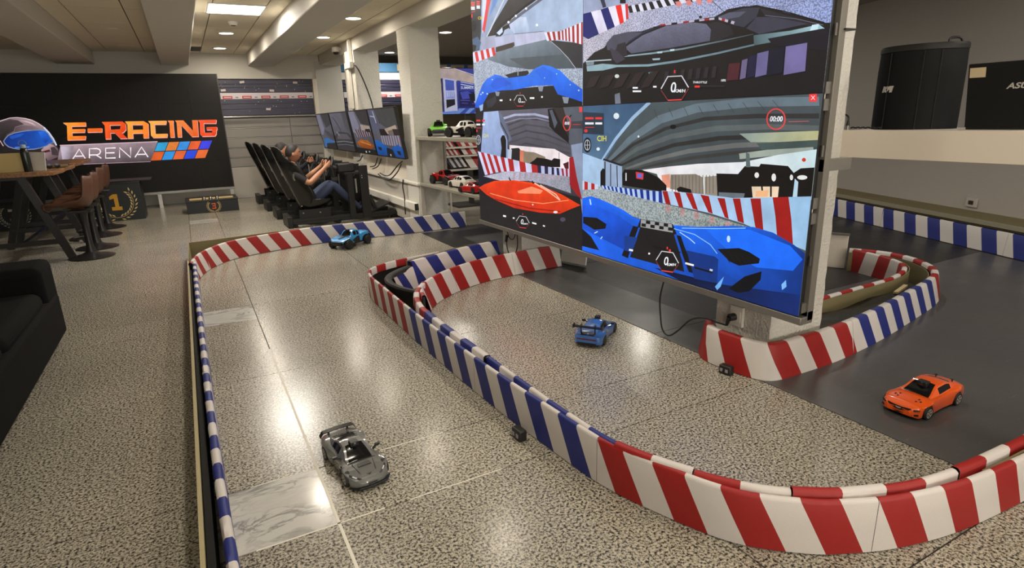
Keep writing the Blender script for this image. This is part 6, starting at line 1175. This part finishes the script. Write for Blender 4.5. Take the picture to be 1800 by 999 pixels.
M_SKIN = mat('skin', hexa(176, 124, 94), .5); M_HAIR = mat('dark_hair', (.012, .009, .007), .6); M_TEE = mat('black_tee', (.013, .013, .015), .85); M_JEANS = mat('blue_jeans', hexa(52, 62, 88), .85, bump=.15, bscale=300, var=.1, vscale=12); M_DARKF = mat('navy_fabric', hexa(28, 30, 40), .85); M_SHOE = mat('dark_shoe', (.02, .02, .02), .5); M_WTEE = mat('white_collar', hexa(220, 216, 206), .8)
def driver(label, loc, sleeve_to, top, legs, right_raised=False):
    t = thing('person', label, 'person', loc, 0, 'seated drivers'); Y = .235
    n = {'pelvis': ((.27, Y, .34), (.13, .15)), 'waist': ((.215, Y, .46), (.115, .14)), 'chest': ((.165, Y, .62), (.12, .165)), 'collar': ((.135, Y, .765), (.085, .12)), 'neck': ((.135, Y, .855), .054), 'neck2': ((.145, Y, .91), .052)}
    e = [('pelvis', 'waist'), ('waist', 'chest'), ('chest', 'collar'), ('collar', 'neck'), ('neck', 'neck2')]
    for s, k in ((-1, 'r'), (1, 'l')):
        n['hip'+k] = ((.32, Y+s*.095, .31), .092); n['knee'+k] = ((.64, Y+s*.12, .56), .064); n['shin'+k] = ((.80, Y+s*.12, .38), .052); n['ankle'+k] = ((.98, Y+s*.11, .20), .038); n['heel'+k] = ((1.0, Y+s*.11, .165), .040); n['toe'+k] = ((1.09, Y+s*.11, .235), .032); n['toetip'+k] = ((1.13, Y+s*.11, .275), .022); n['thigh'+k] = ((.48, Y+s*.11, .44), .080)
        e += [('pelvis', 'hip'+k), ('hip'+k, 'thigh'+k), ('thigh'+k, 'knee'+k), ('knee'+k, 'shin'+k), ('shin'+k, 'ankle'+k), ('ankle'+k, 'heel'+k), ('heel'+k, 'toe'+k), ('toe'+k, 'toetip'+k)]
        n['sh'+k] = ((.135, Y+s*.18, .735), .062)
        raised = right_raised and s < 0
        el = (.30, Y+s*.24, .60) if not raised else (.33, Y+s*.20, .62); wr = (.555, Y+s*.165, .80) if not raised else (.345, Y+s*.12, .86)
        hd = (.605, Y+s*.150, .835) if not raised else (.335, Y+s*.10, .94)
        mid = tuple(.5*(a+b) for a, b in zip((.135, Y+s*.18, .735), el)); fm = tuple(.45*a+.55*b for a, b in zip(wr, el))
        n['up'+k] = (mid, .052); n['el'+k] = (el, .042); n['fm'+k] = (fm, .041); n['wr'+k] = (wr, (.026, .030)); n['palm'+k] = (hd, (.028, .038))
        e += [('collar', 'sh'+k), ('sh'+k, 'up'+k), ('up'+k, 'el'+k), ('el'+k, 'fm'+k), ('fm'+k, 'wr'+k), ('wr'+k, 'palm'+k)]
        h = Vector(hd); out = (h-Vector(wr)).normalized()
        for f in range(4):
            up = Vector((-.30, 0, .95)) if not raised else Vector((.2, s*-1., 0)); b0 = h+up*(.030-.020*f)+out*.022; ln = (.030, .034, .033, .027)[f]; cv = Vector((0, -s, -.1)) if not raised else Vector((-.9, 0, -.2))
            n[f'f{f}a{k}'] = (tuple(b0), .0105); n[f'f{f}b{k}'] = (tuple(b0+out*ln*.8+cv*ln*.5), .0095); n[f'f{f}c{k}'] = (tuple(b0+out*ln*.5+cv*ln*1.25), .0085)
            e += [('palm'+k, f'f{f}a{k}'), (f'f{f}a{k}', f'f{f}b{k}'), (f'f{f}b{k}', f'f{f}c{k}')]
        tb = h+Vector((-.035, -s*.012, .018)); n['th0'+k] = (tuple(tb), .013); n['th1'+k] = (tuple(tb+Vector((.008, -s*.02, .028))), .011); n['th2'+k] = (tuple(tb+Vector((.024, -s*.024, .044))), .009); e += [('wr'+k, 'th0'+k), ('th0'+k, 'th1'+k), ('th1'+k, 'th2'+k)]
    me = skin_body(n, e, 'pelvis', 2)
    # the head: one closed surface shaped from a ball, joined into the same body mesh
    hc = Vector((.165, Y, 1.015)); bm = bmesh.new(); bm.from_mesh(me); ret = bmesh.ops.create_uvsphere(bm, u_segments=56, v_segments=44, radius=1.); 
    tiltm = Matrix.Rotation(.12, 3, 'Y')
    for v in ret['verts']:
        p = v.co.copy(); x, y, z = p.x*.094, p.y*.073, p.z*.120
        if z < -.02: k = (-.02-z)/.105; y *= 1-.32*k; x = x*(1-.10*k)+(.016*k if p.x > 0 else .014*k)
        if p.x > .55: 
            fz = z
            x += .026*math.exp(-((fz+.034)/.015)**2)*math.exp(-(y/.012)**2) + .014*math.exp(-((fz+.008)/.024)**2)*math.exp(-(y/.009)**2) - .008*math.exp(-((fz-.008)/.014)**2)*(math.exp(-((abs(y)-.031)/.014)**2)) + .006*math.exp(-((fz+.068)/.010)**2)*math.exp(-(y/.022)**2) + .007*math.exp(-((fz-.026)/.01)**2)*math.exp(-(y/.05)**2) + .008*math.exp(-((fz+.105)/.016)**2)*math.exp(-(y/.02)**2)
        v.co = hc+tiltm @ Vector((x, y, z))
    bm.to_mesh(me); bm.free()
    names = {M_SKIN: 0, top: 1, legs: 2, M_SHOE: 3, M_WTEE: 4}; me.materials.clear()
    for m in names: me.materials.append(m)
    cen = {k: Vector(v[0]) for k, v in n.items()}
    def part(p):
        if p.z > .885 and p.x < .32 and abs(p.y-Y) < .13 and (p-hc).length < .17: return 0
        best = min(cen, key=lambda q: (cen[q]-p).length); b = best[:-1] if best[-1] in 'rl' and best not in ('collar',) else best
        if best in ('neck', 'neck2'): return 0 if p.z > .836 else 1
        if best == 'collar': return 1
        if best in ('chest', 'waist'): return 1
        if best == 'pelvis': return 2 if p.z < .42 else 1
        if b in ('hip', 'thigh', 'knee', 'shin', 'ankle'): return 2
        if b in ('heel', 'toe', 'toetip'): return 3
        if b in ('sh', 'up'): return 1
        if b in ('el', 'fm') and sleeve_to == 'wrist': return 1
        if b == 'wr' and sleeve_to == 'wrist': return 1
        return 0
    for f in me.polygons: f.material_index = part(f.center); f.use_smooth = True
    bo = bpy.data.objects.new('body', me); C.objects.link(bo); bo.parent = t
    MB().tube([(.135+.060*cos(a), Y+.066*sin(a), .842+.012*cos(a+pi)) for a in [k*2*pi/24 for k in range(24)]], .011, top, 8, closed=True).build('shirt_collar', t, smooth=60)
    hm = MB(); P = []
    for i in range(15):
        row = []
        for j in range(29):
            ph = -pi+2*pi*j/28; a = abs(ph); tm = 48+34*min(1, a/1.45)**3+34*max(0, min(1, (a-1.5)/.5)); tt = radians(.5+tm*i/14)
            x, y, z = sin(tt)*cos(ph)*.100, sin(tt)*sin(ph)*.079, cos(tt)*.127
            if z < -.02: y *= 1-.2*(-.02-z)/.1
            row.append(tuple(hc+tiltm @ Vector((x-.002, y, z+.002))))
        P.append(row)
    hm.grid(P, M_HAIR); hm.build('hair', t, smooth=80)
    for s in (-1, 1):
        ear = MB().lathe([(.0, -.006), (.018, -.006), (.022, .0), (.016, .005), (.0, .003)], M_SKIN, 16, (0, 0, 0), axis='Y', sx=.75, sy=1.25).build('ear', t, smooth=60); ear.location = hc+tiltm @ Vector((-.006, s*.075, -.018))
        ey = MB().lathe([(.0, -.008), (.006, -.006), (.009, .0), (.006, .006), (.0, .008)], M_WTEE, 12, axis='X').lathe([(.0, .0072), (.004, .0075), (.0, .0088)], M_HAIR, 10, axis='X').build('eye', t, smooth=60); ey.location = hc+tiltm @ Vector((.079, s*.030, .008))
        eb = MB().tube([hc+tiltm @ Vector((.096, s*.014, .026)), hc+tiltm @ Vector((.091, s*.032, .029)), hc+tiltm @ Vector((.076, s*.048, .023))], [.003, .004, .002], M_HAIR, 6).build('eyebrow', t)
    MB().tube([hc+tiltm @ Vector((.0860, -.020, -.066)), hc+tiltm @ Vector((.0925, 0, -.067)), hc+tiltm @ Vector((.0860, .020, -.066))], [.002, .004, .002], mat('lips', hexa(160, 92, 80), .5), 6).build('mouth', t)
    return t
driver('dark haired driver in black T-shirt and jeans at the nearest rig, hands on wheel', (RX[0], RY[0], 0), 'short', M_TEE, M_JEANS)
driver('driver in dark long sleeves at the second rig, one fist raised', (RX[1], RY[1], 0), 'wrist', M_DARKF, M_DARKF, True)

# ------------------------------------------------------------------ four leaning monitors over the low wall
def monitor(label, y0, y1, i):
    t = thing('monitor', label, 'screen', (2.56, (y0+y1)/2, .90), 0, 'monitors over the low wall'); t.rotation_euler.y = radians(-9); hw = (y1-y0)/2-.006; h = .69
    MB().box(.004, .045, -hw, hw, 0, h, M_BLACK).build('case', t, bevel=.004); MB().box(-.002, .006, -hw, hw, 0, .016, M_BLACK).box(-.002, .006, -hw, hw, h-.012, h, M_BLACK).box(-.002, .006, -hw, -hw+.012, 0, h, M_BLACK).box(-.002, .006, hw-.012, hw, 0, h, M_BLACK).build('bezel', t)
    MB().bar((.045, 0, h*.5), (.20, 0, h*.45), .12, .12, M_BLACK).build('mount', t)
    P = Paint(lambda u, v, d: (.0035-d, hw-u*2*hw, h-v*h)); g = (.42, .42, .47)
    P.rect(0, 0, 1, 1, g, (.24, .24, .26), grad=(.3, 0, .7, 1)) if False else P.poly([(0, 0), (1, 0), (1, 1), (0, 1)], (.47, .46, .52), (.30, .29, .31), (.3, 0, .7, 1))
    if i == 0:
        P.poly([(0, 0), (.3, 0), (.4, .4), (.2, .6), (0, .6)], (.55, .54, .62)); P.poly([(.35, 0), (1, 0), (1, .3), (.55, .4)], (.27, .27, .29)); P.poly([(.4, .45), (1, .6), (1, .75), (.5, .6)], (.30, .30, .33)); P.poly([(.15, .72), (.45, .68), (1, .78), (.7, .84), (.3, .86), (.2, .98), (.05, .95)], (.22, .48, .75)); P.poly([(.3, .84), (1, .8), (1, 1), (.2, 1)], (.16, .16, .17))
    elif i == 1:
        P.poly([(0, .62), (.3, .5), (.8, .52), (1, .62), (1, 1), (0, 1)], (.25, .24, .26)); P.poly([(.25, .55), (.75, .55), (.9, .68), (.1, .70)], (.40, .38, .42)); P.line([(.15, .1), (.4, .35), (.45, .5)], .03, (.22, .22, .24)); P.line([(.2, .5), (.3, .6)], .05, (.6, .58, .64)); P.line([(0, .78), (.5, .74), (1, .76)], .015, (.6, .62, .66)); P.line([(0, .86), (.6, .82), (1, .84)], .012, (.5, .52, .56)); P.poly([(.7, 0), (1, 0), (1, .5), (.8, .4)], (.34, .34, .37))
    elif i == 2:
        P.poly([(0, 0), (.3, 0), (.42, .35), (.3, .55), (0, .5)], (.58, .57, .66)); P.poly([(.35, 0), (1, 0), (1, .35), (.55, .3)], (.24, .23, .24)); P.poly([(.5, .32), (.95, .36), (.98, .46), (.5, .45)], (.75, .67, .62)); P.poly([(.7, .42), (.95, .42), (.95, .5), (.7, .48)], (.12, .11, .11))
        P.strip([(.1, .42), (.95, .5)], [(.2, .62), (.95, .58)], [(.60, .58, .64), (.34, .14, .16)]*7); P.poly([(.05, .76), (.3, .67), (.7, .68), (.98, .80), (.75, .87), (.3, .86)], (.80, .44, .14), (.62, .28, .06), (.5, .67, .5, .87)); P.line([(.3, .72), (.8, .78)], .02, (.92, .66, .36)); P.poly([(0, .86), (1, .88), (1, 1), (0, 1)], (.10, .10, .10)); P.rect(.45, .93, .5, .97, WH); P.rect(.62, .92, .68, .95, (.8, .8, .8))
    else:
        P.poly([(.25, 0), (1, 0), (1, .35), (.6, .40), (.35, .3)], (.30, .30, .31)); P.poly([(0, 0), (.25, 0), (.32, .4), (.1, .5), (0, .45)], (.38, .40, .50)); P.line([(.2, .05), (.24, .3)], .03, (.75, .78, .86)); P.line([(.05, .15), (.2, .17)], .02, (.8, .82, .9)); P.poly([(.5, .42), (.92, .34), (.95, .50), (.55, .52)], (.80, .70, .62)); P.poly([(.3, .42), (.5, .42), (.6, .55), (.3, .55)], (.09, .08, .09)); P.poly([(.78, .42), (.98, .42), (.98, .55), (.8, .55)], (.20, .15, .15)); P.poly([(.6, .46), (.78, .43), (.8, .54), (.64, .54)], (.50, .45, .42))
        P.strip([(.3, .56), (.98, .54)], [(.3, .74), (.98, .76)], [(.62, .66, .74), (.52, .38, .42)]*8); P.poly([(.0, .66), (.15, .66), (.5, .80), (.5, .85), (.6, .80), (.85, .72), (1, .80), (1, 1), (0, 1)], (.08, .46, .86), (.05, .30, .62), (.3, .66, .3, 1)); P.poly([(.42, .80), (.62, .83), (.70, 1), (.38, 1)], (.10, .10, .12)); P.poly([(.08, .80), (.22, .81), (.2, .88), (.1, .86)], (.05, .07, .10)); P.poly([(.76, .85), (.88, .85), (.88, .93), (.8, .92)], (.05, .07, .10)); P.rect(.50, .93, .53, .97, WH)
    P.build('race_view', t, M_PIC2); return t
ML = ['monitor farthest along the low wall, showing a blue car', 'second farthest monitor, showing a grey car', 'second nearest monitor, showing an orange car', 'monitor nearest the shelf, showing a blue bonnet']
for i, (y0, y1) in enumerate(((11.75, 12.95), (10.35, 11.70), (9.06, 10.22), (7.72, 9.03))): monitor(ML[i], y0, y1, i)
cb = [[(2.60, 8.0, .86), (2.58, 8.15, .80), (2.56, 8.45, .66), (2.56, 8.7, .62), (2.56, 9.0, .64)], [(2.60, 8.05, .82), (2.58, 8.2, .70), (2.56, 8.5, .58), (2.56, 8.8, .56), (2.56, 9.1, .62)], [(2.60, 9.0, .86), (2.58, 9.05, .78), (2.58, 9.2, .72), (2.56, 9.4, .68)], [(2.60, 9.2, .86), (2.58, 9.3, .74), (2.58, 9.6, .70)], [(2.60, 10.1, .86), (2.58, 10.2, .78), (2.58, 10.4, .75)], [(2.61, 8.05, .61), (2.60, 8.06, .5), (2.60, 8.02, .36), (2.60, 8.04, .12)]]
CL = ['upper of two black cables looping from the nearest monitor along the low wall', 'lower of two black cables looping from the nearest monitor', 'first black cable under the orange car monitor', 'second black cable under the orange car monitor', 'short black cable under the second farthest monitor', 'black cable dropping down the low wall to the socket trunking']
for i, p in enumerate(cb):
    o = MB().tube(catmull(p, 6), .009, M_CABLE, 6).build('cable', smooth=60); tag(o, CL[i], 'cable', 'cables below the monitors')
o = MB().tube(catmull([(2.655, 10.245, 2.30), (2.70, 10.2, 2.22), (2.78, 10.18, 2.0), (2.85, 10.17, 1.75), (2.88, 10.16, 1.55)], 8), .011, M_CABLE, 8).build('cable', smooth=60); tag(o, 'black cable hanging down the far pillar from its trunking box', 'cable')

# ------------------------------------------------------------------ television in the far room
tv = thing('television', 'television in the far room showing a beige pavilion with blue posters', 'screen', (4.02, 9.0, 1.47)); MB().box(-.40, .55, .01, .06, 0, .705, M_BLACKG).build('case', tv, bevel=.004)
MB().box(.05, .13, .06, .11, -1.47, .5, M_DSTEEL).build('stand_post', tv); MB().box(-.25, .43, -.15, .35, -1.47, -1.44, M_DSTEEL).build('stand_foot', tv)
P = Paint(lambda u, v, d: (-.39+u*.93, .0095-d, .695-v*.685))
P.poly([(0, 0), (1, 0), (1, 1), (0, 1)], (.30, .32, .66), (.20, .22, .50), (0, 0, 0, 1)); P.poly([(0, .0), (.28, .0), (1, .34), (1, .42), (.32, .28), (0, .22)], (.80, .72, .72), (.86, .78, .70), (0, .1, 1, .3)); P.line([(.27, .0), (.7, .17), (1, .27)], .014, (.95, .90, .92))
P.poly([(0, .22), (.06, .22), (.06, .9), (0, .9)], (.22, .22, .38)); P.poly([(.06, .2), (.30, .25), (.30, .93), (.06, .95)], (.82, .82, .95)); P.poly([(.10, .24), (.26, .27), (.26, .48), (.10, .48)], (.32, .40, .78)); P.poly([(.10, .5), (.26, .5), (.26, .66), (.10, .66)], (.62, .66, .95)); P.poly([(.10, .68), (.26, .67), (.26, .80), (.10, .88)], (.12, .12, .16)); P.line([(.11, .87), (.26, .80)], .012, (.8, .8, .8))
for i in range(4): P.line([(.125+i*.035, .50), (.125+i*.035, .62)], .012, (.88, .90, 1))
P.poly([(.32, .26), (1, .42), (1, .88), (.32, .88)], (.24, .28, .68), (.16, .18, .48), (.5, .3, .5, .88)); P.poly([(.34, .50), (.95, .54), (.95, .84), (.34, .84)], (.14, .14, .34)); P.poly([(.36, .52), (.50, .50), (.60, .56), (.58, .66), (.40, .68)], (.30, .34, .74)); P.poly([(.52, .56), (.70, .54), (.72, .70), (.55, .70)], (.12, .11, .16)); P.poly([(.62, .72), (.72, .72), (.72, .76), (.62, .76)], (.88, .86, .96))
for a, b, w_ in ((.36, .70, .18), (.38, .76, .12), (.58, .78, .2), (.76, .72, .15)): P.line([(a, b), (a+w_, b+.01)], .014, (.40, .38, .80))
for y, s in ((.295, .016), (.345, .022)): P.line([(.38, y), (.62, y+.055)], s, (.80, .84, 1))
P.text('SUMMER', .50, .425, .085, (.86, .90, 1), 0, .02, .75); P.poly([(.0, .95), (.3, .93), (.32, .88), (1, .88), (1, 1), (0, 1)], (.40, .56, .90), (.60, .74, .96), (0, .9, 1, 1))
for i in range(3): P.poly([(.45+i*.18, .88), (.53+i*.18, .88), (.43+i*.18, 1), (.33+i*.18, 1)], (.24, .32, .70))
P.build('picture', tv, M_PIC2)

# ------------------------------------------------------------------ boxed shelf beside the near pillar, loudspeaker, laptop
XS_ = 3.08; ZS_ = 1.28
bs = thing('boxed_shelf', 'cream boxed shelf running from the near pillar out of the right edge', 'shelf', (XS_, 0, 0))
MB().box(0, .02, .0, 2.0, 1.143, ZS_+.003, M_CREAM).build('front_board', bs, bevel=.002); MB().box(.02, .46, .0, 2.0, ZS_-.02, ZS_, M_WHITE).build('shelf_board', bs); MB().box(.02, .46, .0, 2.0, 1.143, 1.16, M_WHITE).build('bottom_board', bs)
MB().box(.0, .02, 2.0, 2.05, 1.143, ZS_+.003, M_WHITE).build('end_strip', bs); MB().cyl((-.002, 2.01, 1.165), (.0, 2.01, 1.165), .004, M_DSTEEL, 10).build('screw', bs)
for x in (.04, .38): MB().box(x, x+.04, .02, .06, 0, 1.143, M_STEEL).build('leg', bs)
lsx = thing('loudspeaker', 'black loudspeaker standing on the cream boxed shelf', 'loudspeaker', (3.345, 1.80, ZS_), radians(200))
SK = .46
def spk_out(k, z):
    pts = []
    for i in range(13): a = radians(-80+160*i/12); pts.append(((.30*cos(a)*k-.10)*SK*1.25, .42*sin(a)*k*SK, z*SK))
    return pts+[(-.32*k*SK, -.36*k*SK, z*SK), (-.32*k*SK, .36*k*SK, z*SK)][::-1]
mb = MB(); mb.grid([spk_out(1, 0), spk_out(1, .62), spk_out(.985, .82)], mat('speaker_grille', (.0055, .0055, .006), .7, spec=.2), cv=True); k = len(spk_out(1, 0)); mb.f += [list(range(k)), [2*k+i for i in range(k)]]; mb.m += [0, 0]; mb.build('cabinet', lsx, smooth=30)
mb = MB(); mb.grid([spk_out(.97, .82), spk_out(1.0, .825), spk_out(1.0, .87), spk_out(.97, .89)], mat('speaker_cap', (.014, .0135, .013), .55, spec=.3), cv=True); mb.f += [[3*k+i for i in range(k)]]; mb.m += [0]; mb.build('top_cap', lsx, smooth=30)
for a in (-38, 8, 30):
    x0, y0 = (.303*cos(radians(a))-.10)*SK*1.25, .423*sin(radians(a))*SK; MB().bar((x0, y0, .004), (x0*.985, y0*.985, .82*SK), .004, .004, M_BLACK).build('panel_seam', lsx)
MB().tube(catmull([(-.06, .10, .405), (-.06, .10, .435), (-.075, .14, .435), (-.09, .15, .405)], 6), .006, M_CABLE, 8).build('carry_strap', lsx, smooth=60)
vs, fs = text_geo('BOSE', .034, .35, .004); a0 = radians(-38); mb = MB()
mb.add([((.304*cos(a0+v[0]*3.8)-.10)*SK*1.25, .425*sin(a0+v[0]*3.8)*SK, .20+v[1]) for v in vs], fs, M_SILP); mb.build('maker_badge', lsx, fix=False)
lp = thing('laptop', 'open black laptop on the cream boxed shelf, its lid back to the room', 'laptop', (3.27, 1.335, ZS_), radians(178))
LWD = .185
MB().box(-.24, .0, -LWD, LWD, 0, .018, M_BLACK).build('base', lp, bevel=.004)
lid = MB().box(0, .010, -LWD, LWD, 0, .285, mat('laptop_lid', (.006, .006, .0065), .55, spec=.3)).build('lid', lp, bevel=.004, seg=3); lid.location = (.0, 0, .012); lid.rotation_euler.y = radians(10)
MB().box(.0102, .0115, -LWD+.008, -LWD+.072, .225, .268, mat('tan_sticker', hexa(206, 186, 150), .7)).build('paper_sticker', lid)
vs, fs = text_geo('ASUS', .034, .25, .001); MB().add([(.0112, v[0]*1.25+.022, .180+v[1]) for v in vs], fs, M_SILP).build('lid_mark', lid, fix=False)
o = MB()
for i in range(6): o.tube([(.004*i, -.10+.03*i+.012*cos(k*.6), .006+.006*abs(sin(k*.6))) for k in range(11)], .004, M_CABLE, 6)
o = o.build('cable_bundle', smooth=60); tag(o, 'black cable bundle lying on the boxed shelf left of the loudspeaker', 'cable'); o.location = (3.20, 1.985, ZS_+.001); o['kind'] = 'stuff'
JL = ['black audio cable, the jack nearest the loudspeaker', 'black audio cable, the middle of three jacks by the pillar', 'black audio cable, the jack closest to the pillar']
for k, y_ in enumerate((2.015, 2.04, 2.085)):
    t = thing('jack_cable', JL[k], 'cable', (3.14-.02*k, y_, ZS_), 0, 'audio cables on the shelf')
    MB().cyl((0, 0, 0), (0, 0, .024), .006, M_METAL, 10).build('jack_tip', t); MB().cyl((0, 0, .024), (0, 0, .052), .009, M_CABLE, 10, .005).build('sleeve', t); MB().tube(catmull([(0, 0, .05), (.0, .005, .072), (.0, .045, .088), (.0, .10, .078), (.02, .17, .03), (.02, .2, .01)], 6), .0045, M_CABLE, 8).build('cord', t, smooth=60)
ws = thing('wall_socket', 'small dim socket low on the right wall above the ledge', 'socket', rw(5.985, 5.955, .317)); ws.rotation_euler.z = -atan2(.361, .932)
MB().box(-.01, .012, -.07, .07, -.05, .05, M_LGREY).build('plate', ws, bevel=.004); MB().box(-.014, -.008, -.03, .03, -.022, .022, M_DSTEEL).build('insert', ws)
